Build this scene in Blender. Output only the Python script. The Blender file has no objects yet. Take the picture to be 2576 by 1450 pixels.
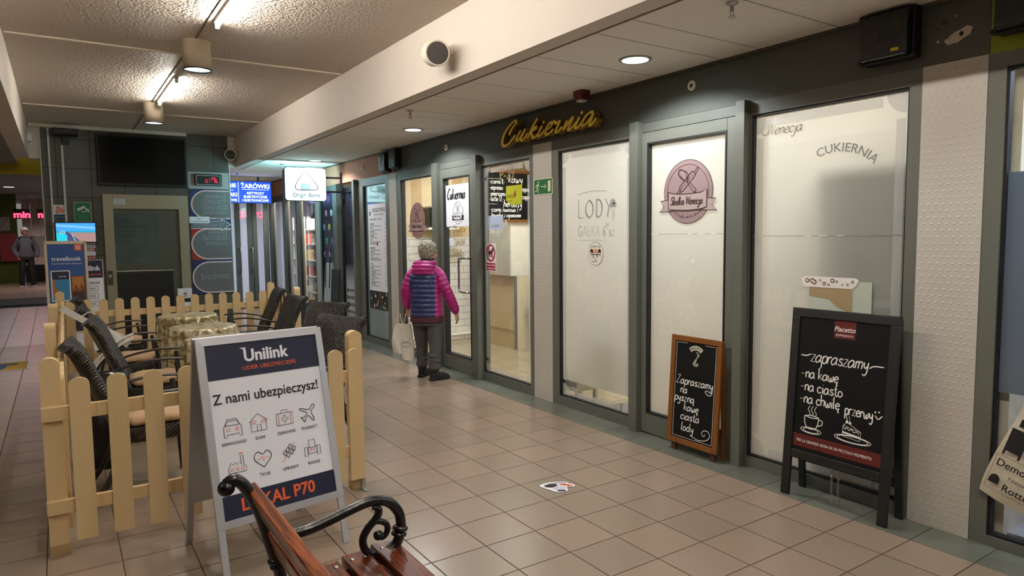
import bpy, bmesh, math, random
from mathutils import Vector, Matrix
C = bpy.context.scene
COL = C.collection
PI = math.pi
random.seed(7)

# ------------------------------------------------------------------ camera
YAW, PITCH, ROLL, FPX, CAMH = 0.589399132, -0.0781619049, -0.0101025560, 1699.81, 1.58
def camera():
    cy, sy, cp, sp = math.cos(YAW), math.sin(YAW), math.cos(PITCH), math.sin(PITCH)
    f = Vector((sy * cp, cy * cp, sp)); r = Vector((cy, -sy, 0)); u = r.cross(f)
    cr, sr = math.cos(ROLL), math.sin(ROLL)
    r2 = r * cr + u * sr; u2 = u * cr - r * sr
    cam = bpy.data.cameras.new('camera'); cam.sensor_width = 36; cam.lens = 36 * FPX / 2576
    cam.clip_start = 0.05; cam.clip_end = 200
    o = bpy.data.objects.new('camera', cam); COL.objects.link(o)
    m = Matrix((r2, u2, -f)).transposed().to_4x4(); m.translation = Vector((0, 0, CAMH))
    o.matrix_world = m; C.camera = o
camera()

# ------------------------------------------------------------------ world, exposure, lights
w = bpy.data.worlds.new('world'); C.world = w; w.use_nodes = True
w.node_tree.nodes['Background'].inputs[0].default_value = (0.9, 0.86, 0.8, 1)
w.node_tree.nodes['Background'].inputs[1].default_value = 0.16
C.view_settings.view_transform = 'Standard'; C.view_settings.look = 'None'
C.view_settings.exposure = 0.60; C.view_settings.gamma = 1.0; C.view_settings.use_curve_mapping = False
cy_ = C.cycles
cy_.use_denoising = True; cy_.max_bounces = 7; cy_.diffuse_bounces = 4; cy_.glossy_bounces = 3
cy_.transmission_bounces = 6; cy_.transparent_max_bounces = 10
cy_.caustics_reflective = False; cy_.caustics_refractive = False; cy_.sample_clamp_indirect = 4.0
cy_.use_adaptive_sampling = True; cy_.adaptive_threshold = 0.03

def area(name, loc, rot, sx, sy, power, col=(1, 1, 1), spread=PI):
    l = bpy.data.lights.new(name, 'AREA'); l.shape = 'RECTANGLE'; l.size = sx; l.size_y = sy
    l.energy = power; l.color = col; l.spread = spread
    o = bpy.data.objects.new(name, l); COL.objects.link(o); o.location = loc; o.rotation_euler = rot
    return o
def spot(name, loc, power, col, size, blend=0.4, rad=0.06):
    l = bpy.data.lights.new(name, 'SPOT'); l.energy = power; l.color = col; l.spot_size = size
    l.spot_blend = blend; l.shadow_soft_size = rad
    o = bpy.data.objects.new(name, l); COL.objects.link(o); o.location = loc
    return o
WARM = (1.0, 0.86, 0.68); COOL = (0.93, 0.98, 1.0); NEUT = (1.0, 0.95, 0.86)
# ceiling lamps of the confectionery room behind the shop windows
for y in (2.3, 3.7, 5.2, 6.7, 8.1):
    area('room_light', (4.75, y, 2.62), (0, 0, 0), 0.9, 0.6, 22.5, (0.95, 0.97, 1.0) if y in (3.7, 5.2) else (1.0, 0.95, 0.88))
for y in (2.5, 6.5, 10.5): spot('corridor_fill', (-2.0, y, 2.72), 38, NEUT, 2.5)  # unseen fill spots added over the left corridor to brighten the scene
area('neighbour_shop_light', (4.6, 0.6, 2.6), (0, 0, 0), 0.8, 0.8, 26, (0.75, 0.84, 1.0))
area('corner_shop_light', (4.15, 13.3, 2.65), (0, 0, 0), 0.4, 2.8, 110, (1.0, 0.97, 0.9))
area('end_shop_light', (2.8, 16.5, 2.6), (0, 0, 0), 2.0, 1.5, 55, (0.8, 0.88, 1.0))
area('bento_light', (4.6, 10.2, 2.6), (0, 0, 0), 0.8, 1.5, 10, (0.8, 0.92, 1.0))
area('clothes_shop_light', (-0.9, 23.0, 2.6), (0, 0, 0), 1.5, 2.0, 25, (1.0, 0.8, 0.8))
# downlights let into the side ceiling, and the round ones under the main ceiling
DOWN = [(3.29, 3.40), (3.31, 6.88), (3.33, 10.36), (3.29, -0.1), (3.29, -3.6)]
for x, y in DOWN:
    spot('downlight_lamp', (x, y, 2.735), 62, COOL, math.radians(150), 0.35, 0.08)
CANS = [(1.06, 6.37), (1.06, 9.54), (1.06, 2.3), (1.06, -1.6)]

# ------------------------------------------------------------------ materials
MATS = {}
def nodes(name):
    m = bpy.data.materials.new(name); m.use_nodes = True
    nt = m.node_tree; return m, nt, nt.nodes, nt.links, nt.nodes['Principled BSDF']
def srgb(h):
    h = h.lstrip('#'); o = []
    for i in (0, 2, 4):
        c = int(h[i:i + 2], 16) / 255; o.append(c / 12.92 if c <= 0.04045 else ((c + 0.055) / 1.055) ** 2.4)
    return (*o, 1)
def mat(name, col, rough=0.5, metal=0.0, vary=0.06, vscale=12, bump=0.0, bscale=60, emit=None, estr=0.0, coat=0.0, spec=0.5, stretch=None):
    """principled material whose colour and surface wander a little (noise)"""
    if name in MATS: return MATS[name]
    m, nt, N, L, p = nodes(name)
    c = srgb(col) if isinstance(col, str) else col
    p.inputs['Roughness'].default_value = rough; p.inputs['Metallic'].default_value = metal
    p.inputs['Coat Weight'].default_value = coat; p.inputs['Specular IOR Level'].default_value = spec
    tc = N.new('ShaderNodeTexCoord'); src = tc.outputs['Object']
    if stretch:
        mp = N.new('ShaderNodeMapping'); mp.inputs['Scale'].default_value = stretch
        L.new(src, mp.inputs[0]); src = mp.outputs[0]
    n = N.new('ShaderNodeTexNoise'); n.inputs['Scale'].default_value = vscale; n.inputs['Detail'].default_value = 4
    L.new(src, n.inputs['Vector'])
    mx = N.new('ShaderNodeMix'); mx.data_type = 'RGBA'
    mx.inputs[6].default_value = tuple(v * (1 - vary) for v in c[:3]) + (1,)
    mx.inputs[7].default_value = tuple(min(1, v * (1 + vary)) for v in c[:3]) + (1,)
    L.new(n.outputs[0], mx.inputs[0]); L.new(mx.outputs[2], p.inputs['Base Color'])
    if bump:
        n2 = N.new('ShaderNodeTexNoise'); n2.inputs['Scale'].default_value = bscale; n2.inputs['Detail'].default_value = 3
        L.new(src, n2.inputs['Vector'])
        b = N.new('ShaderNodeBump'); b.inputs['Strength'].default_value = bump; b.inputs['Distance'].default_value = 0.01
        L.new(n2.outputs[0], b.inputs['Height']); L.new(b.outputs[0], p.inputs['Normal'])
    if emit:
        p.inputs['Emission Color'].default_value = srgb(emit) if isinstance(emit, str) else emit
        p.inputs['Emission Strength'].default_value = estr
    MATS[name] = m; return m

def math_node(N, L, op, a, b=None, c=None):
    n = N.new('ShaderNodeMath'); n.operation = op
    for i, v in enumerate((a, b, c)):
        if v is None: continue
        if isinstance(v, (int, float)): n.inputs[i].default_value = v
        else: L.new(v, n.inputs[i])
    return n.outputs[0]

def tile_material(name, x0, dx, y0, dy, cols, grout, gw, rough, bump=0.25, horiz='XY', streak=0.0, half=False):
    """rectangular tiles laid on a grid, colour differing a little from tile to tile"""
    m, nt, N, L, p = nodes(name)
    tc = N.new('ShaderNodeTexCoord'); sp = N.new('ShaderNodeSeparateXYZ'); L.new(tc.outputs['Object'], sp.inputs[0])
    ax, ay = sp.outputs['XYZ'.index(horiz[0])], sp.outputs['XYZ'.index(horiz[1])]
    v = math_node(N, L, 'DIVIDE', math_node(N, L, 'SUBTRACT', ay, y0), dy)
    u = math_node(N, L, 'DIVIDE', math_node(N, L, 'SUBTRACT', ax, x0), dx)
    fv = math_node(N, L, 'FLOOR', v)
    if half:
        u = math_node(N, L, 'ADD', u, math_node(N, L, 'MULTIPLY', math_node(N, L, 'MODULO', fv, 2.0), 0.5))
    fu = math_node(N, L, 'FLOOR', u)
    eu = math_node(N, L, 'MULTIPLY', math_node(N, L, 'SUBTRACT', 0.5, math_node(N, L, 'ABSOLUTE', math_node(N, L, 'SUBTRACT', math_node(N, L, 'SUBTRACT', u, fu), 0.5))), dx)
    ev = math_node(N, L, 'MULTIPLY', math_node(N, L, 'SUBTRACT', 0.5, math_node(N, L, 'ABSOLUTE', math_node(N, L, 'SUBTRACT', math_node(N, L, 'SUBTRACT', v, fv), 0.5))), dy)
    e = math_node(N, L, 'MINIMUM', eu, ev)
    mr = N.new('ShaderNodeMapRange'); mr.inputs['From Min'].default_value = gw * 0.5; mr.inputs['From Max'].default_value = gw * 0.5 + 0.0015
    L.new(e, mr.inputs['Value']); edge = mr.outputs[0]
    cb = N.new('ShaderNodeCombineXYZ'); L.new(fu, cb.inputs[0]); L.new(fv, cb.inputs[1])
    wn = N.new('ShaderNodeTexWhiteNoise'); wn.noise_dimensions = '2D'; L.new(cb.outputs[0], wn.inputs['Vector'])
    mx = N.new('ShaderNodeMix'); mx.data_type = 'RGBA'
    mx.inputs[6].default_value = srgb(cols[0]); mx.inputs[7].default_value = srgb(cols[1])
    L.new(wn.outputs['Value'], mx.inputs[0])
    ns = N.new('ShaderNodeTexNoise'); ns.inputs['Scale'].default_value = 90; ns.inputs['Detail'].default_value = 5
    L.new(tc.outputs['Object'], ns.inputs['Vector'])
    nb = N.new('ShaderNodeTexNoise'); nb.inputs['Scale'].default_value = 3.0; nb.inputs['Detail'].default_value = 3
    L.new(tc.outputs['Object'], nb.inputs['Vector'])
    f = math_node(N, L, 'ADD', math_node(N, L, 'MULTIPLY', ns.outputs[0], 0.16), math_node(N, L, 'MULTIPLY', nb.outputs[0], 0.08))
    f = math_node(N, L, 'ADD', f, 0.88)
    if streak:
        mp = N.new('ShaderNodeMapping'); mp.inputs['Scale'].default_value = (3, 40, 1); L.new(tc.outputs['Object'], mp.inputs[0])
        n3 = N.new('ShaderNodeTexNoise'); n3.inputs['Scale'].default_value = 1.0; L.new(mp.outputs[0], n3.inputs['Vector'])
        f = math_node(N, L, 'ADD', f, math_node(N, L, 'MULTIPLY', math_node(N, L, 'SUBTRACT', n3.outputs[0], 0.5), streak))
    mm = N.new('ShaderNodeMix'); mm.data_type = 'RGBA'; mm.blend_type = 'MULTIPLY'; mm.inputs[0].default_value = 1
    cc = N.new('ShaderNodeCombineColor'); [L.new(f, cc.inputs[i]) for i in range(3)]
    L.new(mx.outputs[2], mm.inputs[6]); L.new(cc.outputs[0], mm.inputs[7])
    mg = N.new('ShaderNodeMix'); mg.data_type = 'RGBA'; mg.inputs[6].default_value = srgb(grout)
    L.new(edge, mg.inputs[0]); L.new(mm.outputs[2], mg.inputs[7]); L.new(mg.outputs[2], p.inputs['Base Color'])
    rr = N.new('ShaderNodeMapRange'); rr.inputs['To Min'].default_value = 0.8; rr.inputs['To Max'].default_value = rough
    L.new(edge, rr.inputs['Value'])
    L.new(math_node(N, L, 'ADD', rr.outputs[0], math_node(N, L, 'MULTIPLY', math_node(N, L, 'SUBTRACT', nb.outputs[0], 0.5), 0.05)), p.inputs['Roughness'])
    b = N.new('ShaderNodeBump'); b.inputs['Strength'].default_value = bump; b.inputs['Distance'].default_value = 0.004
    L.new(edge, b.inputs['Height']); L.new(b.outputs[0], p.inputs['Normal'])
    return m

M_FLOOR = tile_material('floor_tiles', 1.42092, 0.30967, 2.55302, 0.29777, ('#9c8776', '#918271'), '#4a3626', 0.005, 0.26)
M_STRIP = tile_material('green_border_tiles', 3.4, 0.42, 2.55302, 0.29777, ('#717369', '#66685f'), '#3b3c30', 0.005, 0.22)
M_SUBWAY = tile_material('white_subway_tiles', 0.0, 0.30, 0.0, 0.102, ('#f2efe8', '#e9e6df'), '#a8a49a', 0.006, 0.15, 0.4, 'XZ', 0, True)
M_LIFTWALL = tile_material('dark_grey_wall_panels', 0.03, 0.43, 0.05, 0.43, ('#57574e', '#4f5048'), '#24241f', 0.006, 0.35, 0.3, 'XZ')

def stucco():
    m, nt, N, L, p = nodes('stucco_ceiling')
    tc = N.new('ShaderNodeTexCoord')
    n = N.new('ShaderNodeTexNoise'); n.inputs['Scale'].default_value = 42; n.inputs['Detail'].default_value = 3; L.new(tc.outputs['Object'], n.inputs['Vector'])
    vo = N.new('ShaderNodeTexVoronoi'); vo.feature = 'SMOOTH_F1'; vo.inputs['Scale'].default_value = 55; L.new(tc.outputs['Object'], vo.inputs['Vector'])
    h = math_node(N, L, 'ADD', n.outputs[0], math_node(N, L, 'MULTIPLY', vo.outputs['Distance'], -0.7))
    b = N.new('ShaderNodeBump'); b.inputs['Strength'].default_value = 1.0; b.inputs['Distance'].default_value = 0.018
    L.new(h, b.inputs['Height']); L.new(b.outputs[0], p.inputs['Normal'])
    p.inputs['Base Color'].default_value = srgb('#d3c7b9'); p.inputs['Roughness'].default_value = 0.5
    return m
M_STUCCO = stucco()
def dimpled(name, col, sx, sz, rowoff=True):
    """painted sheet metal with rows of small pressed dimples"""
    m, nt, N, L, p = nodes(name)
    tc = N.new('ShaderNodeTexCoord'); sp = N.new('ShaderNodeSeparateXYZ'); L.new(tc.outputs['Object'], sp.inputs[0])
    v = math_node(N, L, 'DIVIDE', sp.outputs[2], sz); fv = math_node(N, L, 'FLOOR', v)
    u = math_node(N, L, 'ADD', math_node(N, L, 'DIVIDE', sp.outputs[1], sx), math_node(N, L, 'MULTIPLY', math_node(N, L, 'MODULO', fv, 2.0), 0.5))
    du = math_node(N, L, 'MULTIPLY', math_node(N, L, 'SUBTRACT', math_node(N, L, 'FRACT', u), 0.5), sx)
    dv = math_node(N, L, 'MULTIPLY', math_node(N, L, 'SUBTRACT', math_node(N, L, 'FRACT', v), 0.5), sz)
    d = math_node(N, L, 'SQRT', math_node(N, L, 'ADD', math_node(N, L, 'MULTIPLY', du, du), math_node(N, L, 'MULTIPLY', dv, dv)))
    mr = N.new('ShaderNodeMapRange'); mr.inputs['From Min'].default_value = 0.0075; mr.inputs['From Max'].default_value = 0.001
    L.new(d, mr.inputs['Value'])
    b = N.new('ShaderNodeBump'); b.inputs['Strength'].default_value = 0.55; b.inputs['Distance'].default_value = 0.004
    L.new(mr.outputs[0], b.inputs['Height']); L.new(b.outputs[0], p.inputs['Normal'])
    n = N.new('ShaderNodeTexNoise'); n.inputs['Scale'].default_value = 2.5; n.inputs['Detail'].default_value = 6; L.new(tc.outputs['Object'], n.inputs['Vector'])
    mx = N.new('ShaderNodeMix'); mx.data_type = 'RGBA'; c = srgb(col)
    mx.inputs[6].default_value = tuple(v_ * 0.86 for v_ in c[:3]) + (1,); mx.inputs[7].default_value = c
    L.new(n.outputs[0], mx.inputs[0]); L.new(mx.outputs[2], p.inputs['Base Color'])
    p.inputs['Roughness'].default_value = 0.38
    return m
M_DIMPLE = dimpled('white_dimpled_panel', '#cfc8be', 0.036, 0.034)
def schlick(N, L, f0):
    lw = N.new('ShaderNodeLayerWeight'); lw.inputs['Blend'].default_value = 0.5
    return math_node(N, L, 'ADD', f0, math_node(N, L, 'MULTIPLY', math_node(N, L, 'POWER', lw.outputs['Facing'], 5.0), 1 - f0))
def glass(name, tint=(0.97, 0.99, 0.98, 1), refl=1.0):
    m, nt, N, L, p = nodes(name); N.remove(p)
    t = N.new('ShaderNodeBsdfTransparent'); t.inputs[0].default_value = tint
    g = N.new('ShaderNodeBsdfGlossy'); g.inputs['Roughness'].default_value = 0.02
    k = schlick(N, L, 0.045 * refl)
    mx = N.new('ShaderNodeMixShader'); L.new(k, mx.inputs[0]); L.new(t.outputs[0], mx.inputs[1]); L.new(g.outputs[0], mx.inputs[2])
    L.new(mx.outputs[0], N['Material Output'].inputs[0]); return m
M_GLASS = glass('clear_glass')
def frosted(name, col, trans=0.6, clear=0.0, rough=0.25):
    """frosted film: scatters the light that comes through it"""
    m, nt, N, L, p = nodes(name); N.remove(p)
    c = srgb(col)
    d = N.new('ShaderNodeBsdfDiffuse'); d.inputs[0].default_value = c
    t = N.new('ShaderNodeBsdfTranslucent'); t.inputs[0].default_value = c
    tc = N.new('ShaderNodeTexCoord'); n = N.new('ShaderNodeTexNoise'); n.inputs['Scale'].default_value = 3; n.inputs['Detail'].default_value = 5
    L.new(tc.outputs['Object'], n.inputs['Vector'])
    k = math_node(N, L, 'ADD', trans - 0.06, math_node(N, L, 'MULTIPLY', n.outputs[0], 0.12))
    a = N.new('ShaderNodeMixShader'); L.new(k, a.inputs[0]); L.new(d.outputs[0], a.inputs[1]); L.new(t.outputs[0], a.inputs[2])
    out = a.outputs[0]
    if clear:
        tr = N.new('ShaderNodeBsdfTransparent'); b_ = N.new('ShaderNodeMixShader'); b_.inputs[0].default_value = clear
        L.new(out, b_.inputs[1]); L.new(tr.outputs[0], b_.inputs[2]); out = b_.outputs[0]
    g = N.new('ShaderNodeBsdfGlossy'); g.inputs['Roughness'].default_value = rough
    e = N.new('ShaderNodeMixShader'); L.new(schlick(N, L, 0.035), e.inputs[0]); L.new(out, e.inputs[1]); L.new(g.outputs[0], e.inputs[2])
    L.new(e.outputs[0], N['Material Output'].inputs[0]); return m
M_FROST = frosted('frosted_film', '#f3efea', 0.62)
M_FROST_BAND = frosted('frosted_film_band', '#f4f1ea', 0.5)
M_FROST_BLUE = frosted('pale_blue_film', '#b9cfd8', 0.5)
M_FRAME = mat('grey_green_frame', '#66685f', 0.42, 0.0, 0.05, 8, 0.05, 300)
M_FASCIA = mat('grey_green_fascia', '#52554d', 0.55, 0.0, 0.05, 5, 0.08, 250)
M_GASKET = mat('black_gasket', '#15161a', 0.5)
M_WHITEPAINT = mat('white_painted_plaster', '#d6cbc0', 0.6, 0, 0.03, 3, 0.06, 120)
M_CEILTILE = mat('off_white_ceiling_tile', '#f7f3ec', 0.8, 0, 0.05, 30, 0.25, 350)
M_DARKGAP = mat('dark_joint', '#4b473f', 0.9)
M_TRIMW = mat('cream_strip', '#e3d8c4', 0.5)
M_BLACK = mat('black_plastic', '#141414', 0.4)
M_WHITE = mat('white_plastic', '#e6e2da', 0.45)
M_STEEL = mat('brushed_steel', '#b9b9b6', 0.32, 1.0, 0.06, 60)

# ------------------------------------------------------------------ mesh helper
def I4(): return Matrix.Identity(4)
def T(x, y, z): return Matrix.Translation((x, y, z))
def R(a, ax): return Matrix.Rotation(a, 4, ax)
def frame_of(o, u, v, w_):
    m = Matrix((Vector(u), Vector(v), Vector(w_))).transposed().to_4x4(); m.translation = Vector(o); return m
def on_shop(y, z, out=0.0, x=3.8):      # local x = to the right as seen from the corridor, y = up, z = towards the corridor
    return frame_of((x - out, y, z), (0, -1, 0), (0, 0, 1), (-1, 0, 0))
def on_front(x, z, y, out=0.0):         # a plane that faces the camera along -y
    return frame_of((x, y - out, z), (1, 0, 0), (0, 0, 1), (0, -1, 0))
FONT_CACHE = {}
def font_mesh(s, res=2):
    k = (s, res)
    if k not in FONT_CACHE:
        c = bpy.data.curves.new('t', 'FONT'); c.body = s; c.size = 1.0; c.resolution_u = res
        o = bpy.data.objects.new('t', c); COL.objects.link(o)
        me = bpy.data.meshes.new_from_object(o.evaluated_get(bpy.context.evaluated_depsgraph_get()))
        vs = [tuple(v.co) for v in me.vertices]; fs = [tuple(p.vertices) for p in me.polygons]
        bpy.data.objects.remove(o); bpy.data.curves.remove(c); bpy.data.meshes.remove(me)
        FONT_CACHE[k] = (vs, fs)
    return FONT_CACHE[k]
def smooth_path(p, n=6, closed=False):
    """Catmull-Rom through the points"""
    p = [Vector(q if len(q) == 3 else (*q, 0)) for q in p]
    if len(p) < 3: return p
    g = [p[-1]] + p + [p[0], p[1]] if closed else [p[0] * 2 - p[1]] + p + [p[-1] * 2 - p[-2]]
    out = []
    for i in range(1, len(g) - 2):
        a, b, c, d = g[i - 1:i + 3]
        for k in range(n):
            t = k / n
            out.append(0.5 * ((2 * b) + (c - a) * t + (2 * a - 5 * b + 4 * c - d) * t * t + (3 * b - a - 3 * c + d) * t ** 3))
    if not closed: out.append(g[-2])
    return out
class MB:
    def __init__(s): s.v = []; s.f = []; s.mi = []; s.sm = []; s.M = I4(); s.m = 0
    def at(s, M): s.M = M; return s
    def mat(s, i): s.m = i; return s
    def add(s, vs, fs, smooth=False):
        o = len(s.v); s.v += [s.M @ Vector(q) for q in vs]
        s.f += [tuple(i + o for i in q) for q in fs]; s.mi += [s.m] * len(fs); s.sm += [smooth] * len(fs); return s
    def box(s, x0, x1, y0, y1, z0, z1):
        return s.add([(x, y, z) for z in (z0, z1) for y in (y0, y1) for x in (x0, x1)],
                     [(0, 2, 3, 1), (4, 5, 7, 6), (0, 1, 5, 4), (2, 6, 7, 3), (0, 4, 6, 2), (1, 3, 7, 5)])
    def cbox(s, c, d): return s.box(c[0] - d[0] / 2, c[0] + d[0] / 2, c[1] - d[1] / 2, c[1] + d[1] / 2, c[2] - d[2] / 2, c[2] + d[2] / 2)
    def bar(s, a, b, w_, h, up=(0, 0, 1)):
        a, b = Vector(a), Vector(b); d = (b - a).normalized(); x = d.cross(Vector(up))
        x = x.normalized() if x.length > 1e-5 else Vector((1, 0, 0)); y = x.cross(d)
        vs = [q + x * (i * w_ / 2) + y * (j * h / 2) for q in (a, b) for j in (-1, 1) for i in (-1, 1)]
        return s.add(vs, [(0, 1, 3, 2), (4, 6, 7, 5), (0, 4, 5, 1), (2, 3, 7, 6), (0, 2, 6, 4), (1, 5, 7, 3)])
    def quad(s, *p): return s.add(p, [tuple(range(len(p)))])
    def rect(s, x0, x1, y0, y1, z=0.0): return s.quad((x0, y0, z), (x1, y0, z), (x1, y1, z), (x0, y1, z))
    def prism(s, poly, z0, z1, smooth=False):
        n = len(poly)
        vs = [(p[0], p[1], z0) for p in poly] + [(p[0], p[1], z1) for p in poly]
        s.add(vs, [tuple(range(n))[::-1], tuple(range(n, 2 * n))])
        return s.add(vs, [(i, (i + 1) % n, n + (i + 1) % n, n + i) for i in range(n)], smooth)
    def disc(s, cx, cy, r, z=0.0, ry=None, n=40):
        ry = ry or r
        return s.quad(*[(cx + r * math.cos(2 * PI * i / n), cy + ry * math.sin(2 * PI * i / n), z) for i in range(n)])
    def ring(s, cx, cy, rx, ry, w_, z=0.0, a0=0, a1=2 * PI, n=48):
        vs = []
        for i in range(n + 1):
            a = a0 + (a1 - a0) * i / n; c, d = math.cos(a), math.sin(a)
            vs += [(cx + (rx - w_ / 2) * c, cy + (ry - w_ / 2) * d, z), (cx + (rx + w_ / 2) * c, cy + (ry + w_ / 2) * d, z)]
        return s.add(vs, [(2 * i, 2 * i + 1, 2 * i + 3, 2 * i + 2) for i in range(n)])
    def tube(s, pts, r, n=8, caps=True, closed=False, smooth=True, flat=1.0, up=None):
        pts = [Vector(q) for q in pts]; m = len(pts)
        rs = r if isinstance(r, (list, tuple)) else [r] * m
        vs = []; nrm = None
        for i in range(m):
            t = (pts[(i + 1) % m] - pts[i - 1]) if (closed or 0 < i < m - 1) else (pts[1] - pts[0] if i == 0 else pts[-1] - pts[-2])
            t.normalize()
            if nrm is None or up is not None:
                a = Vector(up) if up is not None else (Vector((0, 0, 1)) if abs(t.z) < 0.9 else Vector((1, 0, 0)))
                nrm = (a - t * a.dot(t)).normalized()
            else: nrm = (nrm - t * nrm.dot(t)).normalized()
            b = t.cross(nrm)
            for k in range(n):
                a = 2 * PI * k / n
                vs.append(pts[i] + (b * math.cos(a) + nrm * math.sin(a) * flat) * rs[i])
        fs = []
        for i in range(m if closed else m - 1):
            j = (i + 1) % m
            fs += [(i * n + k, i * n + (k + 1) % n, j * n + (k + 1) % n, j * n + k) for k in range(n)]
        s.add(vs, fs, smooth)
        if caps and not closed: s.add(vs[:n], [tuple(range(n))[::-1]]); s.add(vs[-n:], [tuple(range(n))])
        return s
    def lathe(s, prof, n=24, smooth=True, caps=True):
        vs = [(r * math.cos(2 * PI * k / n), r * math.sin(2 * PI * k / n), z) for r, z in prof for k in range(n)]
        fs = [(i * n + k, i * n + (k + 1) % n, (i + 1) * n + (k + 1) % n, (i + 1) * n + k) for i in range(len(prof) - 1) for k in range(n)]
        s.add(vs, fs, smooth)
        if caps:
            if prof[0][0] > 1e-6: s.add(vs[:n], [tuple(range(n))[::-1]])
            if prof[-1][0] > 1e-6: s.add(vs[-n:], [tuple(range(n))])
        return s
    def ball(s, c, r, nu=16, nv=10):
        r = r if isinstance(r, (tuple, list)) else (r, r, r); vs = []; c = Vector(c)
        for j in range(nv + 1):
            a = PI * j / nv - PI / 2
            for i in range(nu):
                b = 2 * PI * i / nu
                vs.append((c.x + r[0] * math.cos(a) * math.cos(b), c.y + r[1] * math.cos(a) * math.sin(b), c.z + r[2] * math.sin(a)))
        return s.add(vs, [(j * nu + i, j * nu + (i + 1) % nu, (j + 1) * nu + (i + 1) % nu, (j + 1) * nu + i) for j in range(nv) for i in range(nu)], True)
    def loft(s, rings, smooth=True, caps=True):
        n = len(rings[0]); vs = [q for r in rings for q in r]
        s.add(vs, [(i * n + k, i * n + (k + 1) % n, (i + 1) * n + (k + 1) % n, (i + 1) * n + k) for i in range(len(rings) - 1) for k in range(n)], smooth)
        if caps: s.add(rings[0], [tuple(range(n))[::-1]]); s.add(rings[-1], [tuple(range(n))])
        return s
    def text(s, t, x, y, size, z=0.0, align='L', bold=0.0, sx=1.0, shear=0.0, rot=0.0, depth=0.0, arc=None):
        vs, fs = font_mesh(t, 4 if size > 0.05 else 2)
        if not vs: return s
        xs = [v[0] for v in vs]; x0, x1 = min(xs), max(xs)
        off = {'L': 0, 'C': -(x0 + x1) / 2, 'R': -x1}[align]; c, d = math.cos(rot), math.sin(rot)
        def pl(v, dx, dy, zz):
            px, py = (v[0] + dx + off + shear * v[1]) * size * sx, (v[1] + dy) * size
            if arc:                                     # bend around a circle of that radius
                a = px / arc; rr = arc + py; px, py = rr * math.sin(a), rr * math.cos(a) - arc
            return (x + px * c - py * d, y + px * d + py * c, zz)
        b_ = max(0.0, bold); cop = [(0, 0)]
        if b_ > 0.008: cop += [(b_ * p, b_ * q * 0.8) for p, q in (((-.7, -.7), (.7, -.7), (.7, .7), (-.7, .7)) if b_ < 0.022 else ((-1, 0), (1, 0), (0, 1), (0, -1), (-.7, -.7), (.7, -.7), (.7, .7), (-.7, .7)))]
        for i, (dx, dy) in enumerate(cop): s.add([pl(v, dx, dy, z + depth - 4e-5 * i) for v in vs], fs)   # heavier weights: the outline laid over itself, a little apart
        return s
    def stroke(s, pts, w_, z=0.0, d=0.0, taper=True, ang=None):
        """a pen line in the local xy plane; with d > 0 it stands out as a solid of that depth"""
        pts = [Vector((q[0], q[1], 0)) for q in pts]; m = len(pts); L_, R_ = [], []
        if m < 2: return s
        for i in range(m):
            t = pts[min(i + 1, m - 1)] - pts[max(i - 1, 0)]
            if t.length < 1e-9: t = Vector((1, 0, 0))
            t.normalize(); nr = Vector((-t.y, t.x, 0)); ww = w_ / 2
            if taper and (i == 0 or i == m - 1): ww *= 0.55
            if ang is not None: ww *= 0.45 + 0.55 * abs(nr.dot(Vector((math.cos(ang), math.sin(ang), 0))))
            L_.append(pts[i] + nr * ww); R_.append(pts[i] - nr * ww)
        eps = 0.0022 if d else 0.0002                   # a pen line climbs a hair as it goes, so crossings lie one over the other
        top = [(q.x, q.y, z + d + eps * i / m) for i, q in enumerate(L_)] + [(q.x, q.y, z + d + eps * i / m) for i, q in enumerate(R_)]
        s.add(top, [(i, m + i, m + i + 1, i + 1) for i in range(m - 1)])
        if d:
            bot = [(q[0], q[1], z) for q in top]; o = 2 * m
            fs = [(i, i + 1, o + i + 1, o + i) for i in range(m - 1)] + [(m + i + 1, m + i, o + m + i, o + m + i + 1) for i in range(m - 1)]
            fs += [(0, o, o + m, m), (m - 1, 2 * m - 1, o + 2 * m - 1, o + m - 1)]
            keep = s.m; s.m = getattr(s, 'side', keep); s.add(top + bot, fs); s.m = keep
        return s
    def build(s, name, mats, parent=None, bevel=0.0, sub=0, kind=None, loc=None):
        me = bpy.data.meshes.new(name); me.from_pydata([tuple(v) for v in s.v], [], s.f)
        for m in (mats if isinstance(mats, (list, tuple)) else [mats]): me.materials.append(m)
        me.polygons.foreach_set('material_index', s.mi); me.polygons.foreach_set('use_smooth', s.sm); me.update()
        o = bpy.data.objects.new(name, me); COL.objects.link(o)
        if parent: o.parent = parent
        if kind: o['kind'] = kind
        if loc: o.location = loc
        if bevel:
            b = o.modifiers.new('bevel', 'BEVEL'); b.width = bevel; b.segments = 2; b.limit_method = 'ANGLE'; b.angle_limit = 0.9
        if sub:
            b = o.modifiers.new('sub', 'SUBSURF'); b.levels = sub; b.render_levels = sub
        return o
def tag(o, label, cat, group=None, kind=None):
    o['label'] = label; o['category'] = cat
    if group: o['group'] = group
    if kind: o['kind'] = kind
    return o
def thing(name, label, cat, loc=(0, 0, 0), rz=0.0, group=None):
    o = bpy.data.objects.new(name, None); COL.objects.link(o); o.location = loc; o.rotation_euler = (0, 0, rz)
    o.empty_display_size = 0.1
    return tag(o, label, cat, group)
def copy_thing(root, loc, rz, label, group=None):
    r = root.copy(); COL.objects.link(r); r.location = loc; r.rotation_euler = (0, 0, rz); r['label'] = label
    if group: r['group'] = group
    for ch in list(root.children):
        c = ch.copy(); COL.objects.link(c); c.parent = r
        for g in list(ch.children):
            d = g.copy(); COL.objects.link(d); d.parent = c
    return r
def struct(name, mb, mats, parent=None, bevel=0.0): return mb.build(name, mats, parent, bevel, kind=None if parent else 'structure')

# ------------------------------------------------------------------ room shell
W = 3.8
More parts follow.
